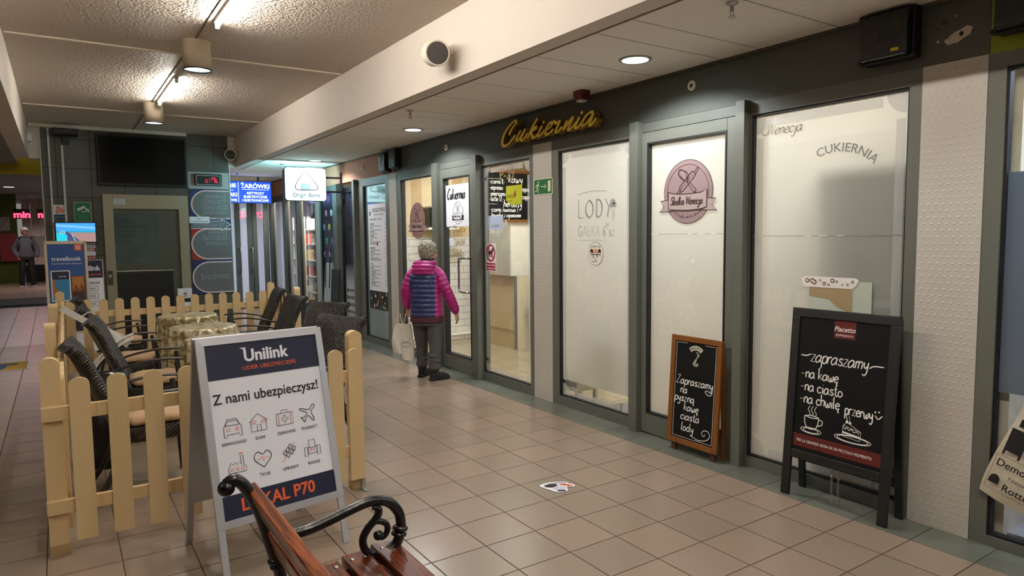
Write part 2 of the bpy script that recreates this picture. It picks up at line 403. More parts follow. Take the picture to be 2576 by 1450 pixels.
# floor: level, rising gently beyond the lift towards the far shops
b = MB()
ys = [-5, 12.4, 18.5, 27]; zs = [0, 0, 0.2, 0.2]
for i in range(3): b.quad((-4, ys[i], zs[i]), (3.545, ys[i], zs[i]), (3.545, ys[i + 1], zs[i + 1]), (-4, ys[i + 1], zs[i + 1]))
struct('floor', b, M_FLOOR)
struct('floor_border', MB().box(3.545, 3.86, -5, 12.4, -0.05, 0.002), M_STRIP)
struct('floor_shops', MB().box(3.862, 7.5, -1, 15, -0.06, 0.0), tile_material('shop_floor_tiles', 4.0, 0.4, 0.3, 0.4, ('#a8987c', '#9c8e74'), '#5e5240', 0.006, 0.2))
struct('floor_mat', MB().box(-3, -0.16, 17.6, 19.6, 0.17, 0.215), mat('dark_entrance_mat', '#3a3d3a', 0.9, 0, 0.15, 60))
# main ceiling with cream cover strips
b = MB().box(-0.3, 2.52, -5, 12.3, 3.25, 3.35)
struct('ceiling', b, M_STUCCO)
b = MB()
for y in (0.4, 3.6, 6.87, 10.29): b.box(-0.28, 2.51, y - 0.02, y + 0.02, 3.238, 3.25)
b.box(-0.28, 1.78, 11.94, 11.99, 3.2, 3.25)
struct('trim_1', b, M_TRIMW)
struct('beam_right', MB().box(2.516, 2.66, -5, 12.3, 2.75, 3.35), M_WHITEPAINT)
struct('beam_left', MB().box(-0.46, -0.29, -5, 12.0, 2.75, 3.35), M_WHITEPAINT)
struct('trim_2', MB().box(2.655, 2.668, -5, 12.3, 2.746, 2.752), mat('grey_shadow_strip', '#8d867b', 0.8))  # grey strip paints the thin shadow line where beam soffit meets side ceiling
# side ceiling of strip panels with dark joints
b = MB().mat(1).box(2.66, 3.86, -5, 15.2, 2.772, 2.8)
js = [-5, -4.2, -3.6, -3, -2.4, -1.8, -1.2, -0.6, 0, .55, 1.1, 1.66, 2.26, 2.79, 3.09, 3.69, 4.0, 4.56, 5.17, 5.84, 6.15, 6.75, 7.05, 7.65, 8.25, 8.55, 9.15, 9.45, 10.05, 10.65, 10.95, 11.55, 12.15, 12.45, 13.05, 13.65, 14.25, 15.2]
b.mat(0)
for i in range(len(js) - 1): b.box(2.668, 3.798, js[i] + 0.006, js[i + 1] - 0.006, 2.752, 2.772)
struct('ceiling_side', b, [M_CEILTILE, M_DARKGAP])
struct('ceiling_passage', MB().box(1.0, 2.66, 12.3, 15.2, 2.752, 2.8), M_CEILTILE)
struct('trim_3', MB().box(3.785, 3.8, 1.49, 15.0, 2.735, 2.752), M_FASCIA)
# lift wall
b = MB().box(-0.14, 2.40, 12.0, 12.3, 0.0, 3.25)
struct('wall_lift', b, M_LIFTWALL)
struct('pillar_right', MB().box(2.402, 2.515, 12.02, 12.3, 2.75, 3.25), M_WHITEPAINT)
struct('pillar_left', MB().box(-0.29, -0.142, 12.0, 12.3, 2.75, 3.25), M_WHITEPAINT)
b = MB().box(-0.158, -0.142, 11.985, 12.3, 0.0, 3.24).box(2.402, 2.418, 11.985, 12.3, 0, 2.75)
struct('trim_4', b, M_WHITEPAINT)
# fascia over the shop fronts
FY0 = 8.52
b = MB().box(3.8, 3.9, 1.494, FY0, 2.432, 2.752)
struct('wall_fascia', b, M_FASCIA)
struct('wall_fascia_green', MB().box(3.8, 3.9, -5, 1.492, 2.432, 2.752), mat('lime_green_paint', '#8a9424', 0.6))
struct('wall_fascia_pink', MB().box(3.8, 3.9, FY0, 15.0, 2.432, 2.752), mat('terracotta_pink_paint', '#c98c70', 0.7))
# shop rooms behind the fronts
M_ROOMW = mat('cream_room_paint', '#e8dcc6', 0.7)
def wallpaper():
    m, nt, N, L, p = nodes('striped_beige_wallpaper')
    tc = N.new('ShaderNodeTexCoord'); sp = N.new('ShaderNodeSeparateXYZ'); L.new(tc.outputs['Object'], sp.inputs[0])
    f = math_node(N, L, 'GREATER_THAN', math_node(N, L, 'FRACT', math_node(N, L, 'DIVIDE', sp.outputs[0], 0.34)), 0.5)
    mx = N.new('ShaderNodeMix'); mx.data_type = 'RGBA'; mx.inputs[6].default_value = srgb('#d9c6a2'); mx.inputs[7].default_value = srgb('#c4a97e')
    L.new(f, mx.inputs[0]); L.new(mx.outputs[2], p.inputs['Base Color']); p.inputs['Roughness'].default_value = 0.7; return m
M_WALLPAPER = wallpaper()
b = MB().box(3.9, 7.5, 8.95, 9.05, 0, 1.56).mat(1).box(3.9, 7.5, 8.95, 9.05, 1.56, 2.8)
struct('wall_room_end', b, [M_SUBWAY, M_WALLPAPER])
struct('wall_room_back', MB().box(6.6, 6.7, 1.45, 8.95, 0, 2.8), M_ROOMW)
struct('wall_room_near', MB().box(3.9, 6.7, 1.38, 1.45, 0, 2.8), M_ROOMW)
struct('ceiling_room', MB().box(3.9, 6.7, -1.2, 9.0, 2.7, 2.8), M_ROOMW)
struct('wall_neighbour_back', MB().box(5.6, 5.7, -1.2, 1.38, 0, 2.8), mat('grey_blue_room_paint', '#8e98a8', 0.7))

# ------------------------------------------------------------------ shop front: frames, panes, doors
def rail(b, y0, y1, z0, z1, x0=3.8, x1=3.875): b.box(x0, x1, y0, y1, z0, z1)
def window(n, y0, y1, gy0, gy1, gz0, gz1, pane_mat, top=2.432, bottom=0.0, film=None, frame_mat=None):
    """fixed glazing between y0..y1: one frame, gasket and pane"""
    b = MB(); rail(b, y0, gy0, bottom, top); rail(b, gy1, y1, bottom, top)
    rail(b, gy0, gy1, bottom, gz0); rail(b, gy0, gy1, gz1, top)
    root = struct('window_%d' % n, b, frame_mat or M_FRAME)
    g = MB(); t = 0.012
    for a in ((gy0, gy0 + t, gz0, gz1), (gy1 - t, gy1, gz0, gz1), (gy0 + t, gy1 - t, gz0, gz0 + t), (gy0 + t, gy1 - t, gz1 - t, gz1)): g.box(3.812, 3.86, *a)
    g.build('gasket', M_GASKET, root)
    MB().box(3.832, 3.838, gy0 + 0.004, gy1 - 0.004, gz0 + 0.004, gz1 - 0.004).build('pane', pane_mat, root)
    if film:
        mb, mt = film
        mb.build('frosted_film', mt, root)
    return root
def post(n, y0, y1, x0=3.74, top=2.44, m=None): return struct('trim_%d' % n, MB().box(x0, 3.9, y0, y1, 0.0, top), m or M_FRAME, bevel=0.003)
def panel(n, y0, y1): return struct('panel_%d' % n, MB().box(3.797, 3.86, y0, y1, 0.0, 2.432), M_DIMPLE)
window(1, 0.2, 1.494, 0.3, 1.418, 0.05, 2.36, M_GLASS)
panel(1, 1.496, 1.797)
window(2, 1.799, 2.858, 1.861, 2.851, 0.075, 2.345, M_GLASS)
post(11, 2.86, 2.932)
post(12, 3.842, 3.93)
window(3, 3.932, 5.004, 3.975, 4.912, 0.087, 2.333, M_GLASS)
panel(2, 5.006, 5.296)
window(4, 5.298, 6.268, 5.362, 6.262, 0.09, 2.32, M_GLASS)
post(13, 6.27, 6.37)
post(14, 7.19, 7.31)
window(5, 7.312, 8.445, 7.40, 8.322, 0.09, 2.32, M_GLASS)
panel(3, 8.447, 8.683)
window(6, 8.685, 9.87, 8.82, 9.655, 0.09, 2.33, M_GLASS)
def door(n, y0, y1, gy0, gy1, gz0, gz1, pane_mat, leaf_top=2.355, handle=True):
    b = MB()
    b.box(3.79, 3.85, y0, gy0, 0.012, leaf_top).box(3.79, 3.85, gy1, y1, 0.012, leaf_top).box(3.79, 3.85, gy0, gy1, 0.012, gz0).box(3.79, 3.85, gy0, gy1, gz1, leaf_top)
    root = struct('door_%d' % n, b, M_FRAME, bevel=0.003)
    MB().box(3.8, 3.87, y0, y1, leaf_top + 0.006, 2.43).build('door_head', M_FRAME, root)
    g = MB(); t = 0.012
    for a in ((gy0, gy0 + t, gz0, gz1), (gy1 - t, gy1, gz0, gz1), (gy0 + t, gy1 - t, gz0, gz0 + t), (gy0 + t, gy1 - t, gz1 - t, gz1)): g.box(3.786, 3.854, *a)
    g.build('gasket', M_GASKET, root)
    MB().box(3.817, 3.823, gy0 + 0.004, gy1 - 0.004, gz0 + 0.004, gz1 - 0.004).build('pane', pane_mat, root)
    if handle:
        h = smooth_path([(3.79, 6.455, 1.33), (3.725, 6.46, 1.33), (3.715, 6.50, 1.33), (3.715, 6.60, 1.325), (3.715, 6.625, 1.29), (3.715, 6.625, 1.14), (3.715, 6.625, 0.99), (3.715, 6.60, 0.955), (3.715, 6.50, 0.95), (3.725, 6.46, 0.95), (3.79, 6.455, 0.95)], 5)
        MB().tube(h, 0.013, 10).build('handle', M_STEEL, root)
    return root
door(1, 2.94, 3.84, 3.036, 3.779, 0.17, 2.273, M_GLASS, handle=False)
door(2, 6.375, 7.185, 6.49, 7.10, 0.185, 2.25, M_GLASS)
# frosted films stuck to the inside of the panes
MB().box(3.8245, 3.826, 3.06, 3.765, 0.18, 2.255).build('frosted_film', M_FROST, bpy.data.objects['door_1'])
f3 = MB().box(3.8395, 3.841, 3.98, 4.905, 0.24, 2.325)
f3.build('frosted_film', M_FROST, bpy.data.objects['window_3'])
MB().box(3.8395, 3.841, 1.87, 2.846, 0.08, 2.34).build('frosted_film', M_FROST, bpy.data.objects['window_2'])

# ------------------------------------------------------------------ pen lettering: one-line glyphs on a grid (x height 10, ascender 20)
GL = {
'a': (11, '9,8 6,10 2,8 0,4 2,0 6,1 9,6 9,10/9,10 9,3 11,0'), 'b': (9, '1,20 1,8 1,1/1,6 4,10 8,9 9,5 7,0 3,0 1,3'), 'c': (9, '9,8 5,10 1,7 1,2 5,0 9,2'),
'd': (11, '9,8 5,10 1,7 1,2 5,0 9,4/9,20 9,10 9,2 11,0'), 'e': (9, '1,5 8,6 8,9 5,10 1,7 1,2 5,0 9,2'), 'f': (7, '8,19 5,20 3,16 3,8 3,0/0,10 7,10'),
'g': (10, '9,8 5,10 1,7 1,2 5,0 9,4/9,10 9,2 9,-5 5,-8 1,-6'), 'h': (9, '1,20 1,10 1,0/1,6 4,10 8,9 8,0'), 'i': (4, '2,10 2,5 2,1 4,0/2,14 2.3,15.2'),
'j': (4, '3,10 3,2 3,-5 0,-8 -2,-6/3,14 3.3,15.2'), 'k': (9, '1,20 1,10 1,0/8,10 1,4/3,6 9,0'), 'l': (4, '1,20 1,10 1,2 3,0'), 'm': (13, '1,10 1,5 1,0/1,7 4,10 6,8 6,0/6,7 9,10 12,8 12,0'),
'n': (9, '1,10 1,5 1,0/1,6 4,10 8,9 8,0'), 'o': (10, '5,10 1,7 1,2 5,0 9,3 9,7 5,10'), 'p': (9, '1,10 1,0 1,-8/1,6 4,10 8,9 9,5 7,0 3,0 1,3'),
'r': (7, '1,10 1,5 1,0/1,6 4,10 7,9'), 's': (8, '8,8 5,10 2,8 3,6 7,4 8,2 5,0 1,2'), 't': (8, '4,17 4,8 4,2 6,0 9,1/0,11 8,12'), 'u': (10, '1,10 1,3 4,0 8,3 8,10/8,10 8,2 10,0'),
'w': (12, '0,10 2,1 5,0 6,7/6,7 8,0 11,3 11,10'), 'y': (9, '1,10 2,4 5,2 8,6/8,10 8,2 8,-4 5,-8 1,-6'), 'z': (9, '1,10 8,10/8,10 1,0/1,0 9,0'), 'v': (9, '0,10 4,0/4,0 8,10'),
'L': (9, '1,20 1,0/1,0 9,0'), 'O': (14, '7,20 1,14 1,5 7,0 13,5 13,14 7,20'), 'D': (12, '1,20 1,10 1,0/1,20 8,18 11,10 8,2 1,0'), 'Y': (11, '0,20 6,10/11,20 6,10 3,0'),
'G': (13, '12,17 7,20 1,15 1,4 7,0 12,4 12,9/12,9 8,9'), 'A': (12, '0,0 6,20/6,20 12,0/2,7 10,7'), 'K': (11, '1,20 1,0/10,20 1,9/4,12 11,0'), 'Z': (12, '1,19 10,20/10,20 0,0/0,0 11,1'),
'S': (11, '10,17 6,20 2,17 3,12 8,9 9,4 5,0 0,3'), 'W': (17, '0,20 4,1/4,1 8,18/8,18 12,1/12,1 17,20'), 'C': (13, '12,17 8,20 2,14 1,5 6,0 12,4'), 'O_': (1, ''),
'0': (10, '5,18 1,13 1,5 5,0 9,5 9,13 5,18'), '1': (5, '0,14 3,18/3,18 3,0'), '2': (10, '1,14 5,18 9,13 1,0/1,0 9,0'), '5': (9, '8,18 2,18/2,18 1,10 6,11 8,5 4,0 0,2'), '6': (10, '8,18 2,10 2,3 6,0 9,4 6,8 2,5'),
'7': (9, '0,18 9,18/9,18 3,0/2,9 8,9'), '8': (9, '5,18 1,14 8,5 5,0 1,5 8,14 5,18'), '9': (9, '8,14 5,18 1,14 4,9 8,13/8,15 7,6 4,0'), '-': (9, '1,6 7,6.5'), ',': (4, '2,1 1,-3'), '/': (8, '0,-3 8,20'), ':': (4, '2,2 2.3,3/2,8 2.3,9'), '!': (4, '2,18 2,6/2,1 2.2,0')}
def _g(ch, base, extra, dw=0): GL[ch] = (GL[base][0] + dw, GL[base][1] + extra)
_g('ą', 'a', '/10,0 9,-4 12,-5'); _g('ę', 'e', '/7,0 6,-4 9,-5'); _g('ł', 'l', '/-2,9 4,13'); _g('ó', 'o', '/5,13 7,16'); _g('Ł', 'L', '/-2,8 5,12')
def pen(mb, text, x, y, size, w_, z=0.0, d=0.0, slant=0.0, rot=0.0, sx=1.0, ang=None, gap=2.5, align='L', sub=5):
    """write text with a round pen; size is the x-height"""
    k = size / 10; c, s_ = math.cos(rot), math.sin(rot); cur = 0.0
    if align == 'C': cur = -sum((GL[ch][0] + gap) if ch in GL else 7 for ch in text) / 2
    for ch in text:
        if ch not in GL: cur += 7; continue
        wd, st = GL[ch]
        for line in st.split('/'):
            p = [tuple(map(float, q.split(','))) for q in line.split()]
            if len(p) < 2: continue
            q = [((cur + a * 1.0 + slant * b_) * k * sx, b_ * k) for a, b_ in p]
            q = [(x + a * c - b_ * s_, y + a * s_ + b_ * c) for a, b_ in q]
            mb.stroke(smooth_path(q, sub), w_, z, d, ang=ang)
        cur += wd + gap
    return cur * k * sx
INK = mat('black_print', '#17171c', 0.6); NAVY = mat('navy_print', '#151a36', 0.5); PAPER = mat('white_paper', '#f3f2f8', 0.6, 0, 0.02)
ORANGE = mat('orange_print', '#ec6232', 0.55); CHALK = mat('chalk_marker_white', '#f2f0ea', 0.7); SLATE = mat('chalkboard_black', '#0b0b0c', 0.6, 0, 0.2, 20, spec=0.25)
GOLD = mat('gold_yellow_letters', '#ffdc48', 0.45); GOLDSIDE = mat('dull_gold_letter_sides', '#8a6814', 0.5); REDPRINT = mat('red_print', '#b5171e', 0.5)
GREYLINE = mat('grey_print', '#8f8c86', 0.6); BROWNINK = mat('dark_brown_print', '#3b2020', 0.6); PINKISH = mat('dusty_pink_print', '#977f80', 0.5); PINKPALE = mat('pale_pink_print', '#ad9a97', 0.5)

# ------------------------------------------------------------------ round badge of the confectionery (whisk, rolling pin, ribbon), 1 unit = its radius
def badge(mb, fill, pale, ink, s=1.0, oval=1.0, solid=True):
    """materials given as indices; the badge is drawn around (0, 0) in the current local plane"""
    k = s
    def P(L_): return [(a * k * oval, b_ * k) for a, b_ in L_]
    def ln(L_, w_=0.022, z=0.003, sm=True): mb.mat(ink).stroke(smooth_path(P(L_), 5) if sm else P(L_), w_ * k, z, taper=False)
    if solid:
        mb.mat(ink).disc(0, 0, 1.02 * k * oval, 0.0, 1.02 * k); mb.mat(fill).disc(0, 0, k * oval, 0.001, k)
    else: mb.mat(ink).ring(0, 0, k * oval, k, 0.03 * k, 0.001)
    mb.mat(ink).ring(0, 0, 0.86 * k * oval, 0.86 * k, 0.016 * k, 0.002, -0.2, PI + 0.2)
    # rolling pin
    for sgn in (-1, 1): ln([(-0.30 + 0.05, 0.12), (-0.36, 0.05), (-0.45, -0.04), (-0.42, -0.10), (-0.34, -0.04), (-0.27, 0.05)] if sgn < 0 else [(0.27, 0.58), (0.33, 0.66), (0.42, 0.74), (0.45, 0.69), (0.38, 0.60), (0.31, 0.53)], 0.02, 0.003)
    pin = [(-0.33, 0.16), (-0.31, 0.06), (-0.20, 0.03), (0.28, 0.46), (0.31, 0.55), (0.22, 0.62), (0.12, 0.58)]
    ln(pin + [pin[0]], 0.022, 0.003)
    for i in range(5): ln([(-0.24 + 0.1 * i, 0.10 + 0.09 * i), (-0.20 + 0.1 * i, 0.20 + 0.09 * i)], 0.012, 0.003)
    # whisk
    for q in (0.02, 0.07, 0.12): ln([(0.0, 0.3), (-0.12 - q, 0.38 + q * .3), (-0.33 - q * .6, 0.58), (-0.36 + q * .4, 0.70), (-0.25 + q, 0.72 - q * .4), (-0.08 + q, 0.55), (0.0, 0.3)], 0.014, 0.004)
    ln([(-0.02, 0.32), (0.22, 0.02), (0.31, -0.02), (0.35, 0.05), (0.26, 0.14), (0.03, 0.36)], 0.022, 0.004)
    # ribbon
    for sg in (-1, 1):
        tail = P([(sg * 0.72, -0.22), (sg * 1.16, -0.26), (sg * 1.0, -0.44), (sg * 1.2, -0.62), (sg * 0.62, -0.6)])
        mb.mat(pale if solid else ink).quad(*[(a, b_, 0.003) for a, b_ in (tail if sg > 0 else tail[::-1])])
        mb.mat(ink).stroke(tail + [tail[0]], 0.025 * k, 0.004, taper=False)
    rib = [(-0.80, 0.02)] + [(-0.8 + 0.2 * i, -0.02 - 0.05 * math.sin(PI * i / 8)) for i in range(1, 8)] + [(0.80, 0.06), (0.80, -0.50)] + [(0.8 - 0.2 * i, -0.54 - 0.05 * math.sin(PI * i / 8)) for i in range(1, 8)] + [(-0.80, -0.54)]
    rib = P(rib); mb.mat(pale).quad(*[(a, b_, 0.005) for a, b_ in rib[::-1]]); mb.mat(ink).stroke(rib + [rib[0]], 0.028 * k, 0.006, taper=False)
    pen(mb, 'Słodka Wenecja', -0.70 * k * oval, -0.40 * k, 0.13 * k, 0.034 * k, 0.008, slant=0.28, sx=0.70 * oval, ang=0.3, gap=1.2)
    for i, ch in enumerate('cukiernia'):
        a = -PI / 2 + (i - 4) * 0.105; pen(mb, ch, 0.84 * k * oval * math.cos(a) - 0.03 * k, 0.84 * k * math.sin(a), 0.055 * k, 0.014 * k, 0.003, rot=(i - 4) * 0.1)
    for sg in (-1, 1): mb.mat(ink).ring(0, 0, 0.82 * k * oval, 0.82 * k, 0.016 * k, 0.003, -PI / 2 + sg * 0.5, -PI / 2 + sg * 0.78, 8)
    return mb

# ------------------------------------------------------------------ writing and pictures on the shop front
def flat(name, mb, mats, label, cat, group=None):
    return tag(mb.build(name, mats), label, cat, group)
# round badge on the second door
b = badge(MB().at(on_shop(3.40, 1.882, 0.0, 3.816)), 0, 1, 2, 0.228, 0.99)
flat('badge_sticker', b, [PINKISH, PINKPALE, BROWNINK], 'large round dusty pink badge with whisk and rolling pin on frosted door', 'sticker')
b = badge(MB().at(on_shop(7.89, 1.775, 0.0, 3.831)), 0, 1, 2, 0.226, 0.98)
flat('badge_sticker', b, [mat('rosy_print', '#a37c73', 0.5), mat('pale_rosy_print', '#b5978e', 0.5), BROWNINK], 'rosy oval badge on the clear pane above the woman in the pink jacket', 'sticker')
# paper poster on the first door
b = MB().at(on_shop(6.80, 1.925, 0.0, 3.8155)).mat(0).rect(-0.285, 0.285, -0.24, 0.24)
b.mat(1); pen(b, 'Cukiernia', -0.25, 0.075, 0.062, 0.022, 0.002, slant=0.25, sx=0.72, ang=0.2, gap=2)
b.at(on_shop(6.80, 1.925, 0.0, 3.8155) @ T(0, -0.085, 0.001)); badge(b, 0, 0, 1, 0.125, 0.95, False)
flat('shop_poster', b, [PAPER, INK], 'white paper poster with black lettering and badge on the glass door with handle', 'poster')
# opening hours painted in brown on the first door
b = MB().at(on_shop(6.79, 1.60, 0.0, 3.8155))
TAN = mat('tan_lettering', '#8a6a3c', 0.6)
for t, y, x in (('Otwarte:', 0.02, -0.13), ('piątek', -0.12, -0.06), ('Sobota', -0.255, -0.14)): pen(b.mat(0), t.replace('O', 'O'), x, y, 0.042, 0.010, 0.001, slant=0.2, ang=0.4, sx=0.8)
b.mat(2); pen(b, '8-17', 0.12, -0.12, 0.03, 0.006, 0.001); pen(b, '8-15', 0.12, -0.25, 0.03, 0.006, 0.001)
flat('opening_hours', b, [TAN, PAPER, mat('pale_blue_ink', '#b9c3dd', 0.6)], 'tan and pale handwritten opening hours under the white poster on the glass door', 'lettering')
b = MB().at(on_shop(6.97, 1.507, 0, 3.816)).mat(0).rect(-0.05, 0.05, -0.043, 0.043); b.mat(1); pen(b, 'cz.', -0.03, -0.015, 0.03, 0.005, 0.001)
flat('paper_note', b, [PAPER, mat('pale_blue_ink', '#b9c3dd', 0.6)], 'tiny white paper scrap beside the tan opening hours', 'notice')
# window with the menu board behind it: P-29, yellow paper, hours, dog ban
b = MB().at(on_shop(5.80, 2.20, 0, 3.831)); b.mat(0).text('P-29', 0, -0.05, 0.155, 0, 'C', 0.012)
flat('unit_number', b, [mat('brass_lettering', '#a9863f', 0.5)], 'brass coloured number P-29 on the pane before the menu board', 'lettering')
b = MB().at(on_shop(5.69, 1.995, 0, 3.84)).mat(0).quad((-0.145, -0.06, 0), (-0.05, -0.115, 0), (0.145, -0.10, 0), (0.145, 0.085, 0), (-0.145, 0.085, 0))
b.mat(1); b.text('ALICZY', -0.13, -0.035, 0.05, 0.001, 'L'); b.text('bar and cafe', -0.12, -0.07, 0.016, 0.001, 'L'); b.mat(2).rect(0.01, 0.03, -0.03, 0.03, 0.002)
flat('yellow_notice', b, [mat('fluorescent_yellow_paper', '#f4ee1c', 0.6), INK, REDPRINT], 'fluorescent yellow paper notice stuck over the menu board window', 'notice')
b = MB().at(on_shop(5.98, 1.64, 0, 3.831)); b.mat(0)
for t, x, y in (('7 -18', 0.06, 0.06), ('SOb : 8 -15', -0.16, -0.035)): pen(b, t.replace('b', 'b'), x, y, 0.022, 0.006, 0)
flat('opening_hours', b, [CHALK], 'white handwritten opening hours on the pane below the menu board', 'lettering')
b = MB().at(on_shop(6.03, 1.712, 0, 3.8305)).mat(0).rect(-0.15, 0.15, -0.072, 0.072); b.mat(1); pen(b, 'czynne', -0.08, -0.045, 0.022, 0.004, 0.001)
flat('paper_note', b, [mat('pale_blue_paper', '#c6d4ec', 0.6), GREYLINE], 'pale blue paper note on the pane below the menu board', 'notice')
b = MB().at(on_shop(6.13, 1.347, 0, 3.831)).mat(0).rect(-0.10, 0.10, -0.148, 0.148)
b.mat(1).rect(-0.092, 0.092, -0.14, -0.062, 0.001).ring(0, 0.045, 0.078, 0.084, 0.018, 0.002)
b.mat(2).quad((-0.05, 0.03, 0.001), (0.03, 0.03, 0.001), (0.04, 0.06, 0.001), (0.055, 0.075, 0.001), (0.055, 0.095, 0.001), (0.03, 0.095, 0.001), (0.015, 0.07, 0.001), (-0.05, 0.065, 0.001))
for x in (-0.045, -0.025, 0.008, 0.022): b.rect(x, x + 0.012, 0.0, 0.035, 0.001)
b.stroke(smooth_path([(-0.05, 0.06), (-0.06, 0.075), (-0.062, 0.09)], 3), 0.008, 0.001)
b.mat(1).stroke([(-0.055, 0.105), (0.055, -0.015)], 0.016, 0.003, taper=False)
b.mat(0).text('ZAKAZ WSTĘPU', 0, -0.095, 0.026, 0.002, 'C', 0.02).text('ZE ZWIERZĘTAMI', 0, -0.128, 0.024, 0.002, 'C', 0.02)
flat('dog_ban_sign', b, [PAPER, REDPRINT, INK], 'white sign with a black dog struck out in a red ring', 'sign')
# third window: ice cream lettering and round sticker
b = MB().at(on_shop(4.44, 1.80, 0, 3.831)); b.mat(0)
pen(b, 'LODY', -0.225, -0.075, 0.076, 0.019, 0, sx=0.95, ang=0.6, gap=5); pen(b, 'GAŁKA', -0.22, -0.235, 0.045, 0.007, 0, sx=0.85, gap=4); pen(b, '6 sz', 0.10, -0.235, 0.048, 0.007, 0, sx=0.8); pen(b, '50', 0.14, -0.155, 0.018, 0.004, 0)
b.stroke(smooth_path([(-0.235, 0.13), (-0.05, 0.15), (0.15, 0.143)], 5), 0.005, 0); b.stroke([(0.13, -0.165), (0.17, -0.163)], 0.004, 0); b.stroke([(-0.23, -0.275), (0.0, -0.27), (0.17, -0.278)], 0.003, 0)
for c_ in ((0.235, 0.05), (0.215, 0.02), (0.25, 0.022)): b.disc(*c_, 0.021, 0.0005)
for i in range(4): b.stroke([(0.205 + 0.012 * i, 0.0 - 0.01 * i), (0.24 + 0.004 * i, -0.11 + 0.015 * i)], 0.003, 0); b.stroke([(0.262 - 0.012 * i, 0.0 - 0.01 * i), (0.222 - 0.001 * i, -0.11 + 0.02 * i)], 0.003, 0)
flat('ice_cream_lettering', b, [mat('silver_grey_marker', '#a3a39d', 0.5)], 'faint grey handwritten ice cream offer on the frosted window', 'lettering')
b = MB().at(on_shop(4.43, 1.413, 0, 3.831)).mat(1).disc(0, 0, 0.097, 0, 0.1).mat(0).disc(0, 0, 0.094, 0.001, 0.097)
b.mat(2)
for i, x in enumerate((-0.05, 0.0, 0.05)):
    b.mat(2 + i % 2).disc(x, 0.018, 0.021, 0.002, 0.024); b.mat(0).rect(x - 0.03, x + 0.03, -0.03, 0.008, 0.003); b.mat(2).disc(x - 0.008, -0.006, 0.006, 0.004).disc(x + 0.01, -0.006, 0.008, 0.004)
b.mat(1).text('CAFÉ D’OR', 0, 0.052, 0.026, 0.002, 'C').text('lody', 0, -0.03 - 0.02, 0.018, 0.004, 'C'); pen(b, 'pyszne', -0.04, -0.072, 0.010, 0.002, 0.004)
flat('round_sticker', b, [mat('cream_print', '#f2ece0', 0.5), BROWNINK, mat('chocolate_print', '#4a2314', 0.5), mat('peach_print', '#d98a5a', 0.5)], 'small round cream sticker with three cups under the ice cream lettering', 'sticker')
# big frosted window
b = MB().at(on_shop(2.63, 2.235, 0, 3.831)); b.mat(0)
pen(b, 'Wenecja', -0.13, -0.03, 0.036, 0.0075, 0, slant=0.3, ang=0.5, sx=0.9, gap=1.5); b.stroke(smooth_path([(-0.10, 0.05), (-0.14, 0.045), (-0.165, 0.015), (-0.155, -0.02), (-0.13, -0.03), (-0.115, -0.01)], 5), 0.004, 0)
flat('window_lettering', b, [mat('bronze_lettering', '#6e5f48', 0.5)], 'small cursive bronze lettering in the upper corner of the big frosted window', 'lettering')
b = MB().at(on_shop(2.215, 2.045, 0, 3.831)); b.mat(0).text('CUKIERNIA', 0, 0, 0.072, 0, 'C', 0.012, arc=0.30, rot=-0.20)
flat('window_lettering', b, [mat('grey_lettering', '#8a8685', 0.5)], 'curved grey capital lettering on the big frosted window', 'lettering')
b = MB().at(on_shop(2.245, 1.19, 0, 3.842)); M_BROWNP = mat('brown_packing_paper', '#a8906c', 0.7)
b.mat(0).rect(-0.19, 0.20, -0.30, 0.10, -0.004)
b.mat(1).quad((-0.185, 0.0, -0.002), (-0.06, -0.01, -0.002), (0.0, -0.06, -0.002), (0.085, -0.09, -0.002), (0.085, 0.09, -0.002), (-0.185, 0.09, -0.002))
b.mat(2).quad((-0.235, 0.075, 0), (-0.215, 0.055, 0), (0.085, 0.055, 0), (0.11, 0.075, 0), (0.125, 0.11, 0), (0.10, 0.12, 0), (-0.215, 0.12, 0), (-0.24, 0.105, 0))
b.mat(3); random.seed(5)
for i in range(11):
    x = -0.20 + 0.028 * i + random.uniform(-.008, .008); y = 0.087 + random.uniform(-.014, .014); r = random.uniform(.006, .016); b.disc(x, y, r, 0.001)
    b.mat(2).disc(x, y, r * 0.5, 0.002); b.mat(3)
o = flat('taped_paper_patch', b, [mat('pale_green_glass_patch', '#c4cbbb', 0.3), M_BROWNP, mat('white_tape', '#efeae4', 0.5), mat('maroon_flower_print', '#7a4a44', 0.5)], 'torn brown paper under flowered tape on the big frosted window', 'paper')
o.location.x = -0.0155
# clear edges of the films: pale inner bands with scooped corners
def band(y0, y1, z0, z1, parent, x=3.8305, wd=0.055, clear=0.4):
    q = MB().at(frame_of((x, 0, 0), (0, 1, 0), (0, 0, 1), (-1, 0, 0)))
    for a in ((y0 + .005, y0 + wd, z0 + 0.14, z1 - 0.14), (y1 - wd, y1 - .005, z0 + 0.14, z1 - 0.14), (y0 + 0.13, y1 - 0.13, z0 + .005, z0 + wd), (y0 + 0.13, y1 - 0.13, z1 - wd - .012, z1 - .012)): q.rect(*a)
    for cy, cz, a0 in ((y0, z0, 0), (y1, z0, PI / 2), (y1, z1, PI), (y0, z1, 1.5 * PI)):
        n = 12; rr = 0.11
        q.quad((cy, cz, 0), *[(cy + rr * math.cos(a0 + PI / 2 * i / n), cz + rr * math.sin(a0 + PI / 2 * i / n), 0) for i in range(n + 1)])
    q.build('film_border', frosted('film_border', '#e2e2e0', 0.35, clear), parent)
band(1.885, 2.83, 0.10, 2.33, bpy.data.objects['window_2']); band(3.99, 4.89, 0.1, 2.325, bpy.data.objects['window_3']); band(5.385, 6.245, 0.105, 2.305, bpy.data.objects['window_4'], clear=0.62)
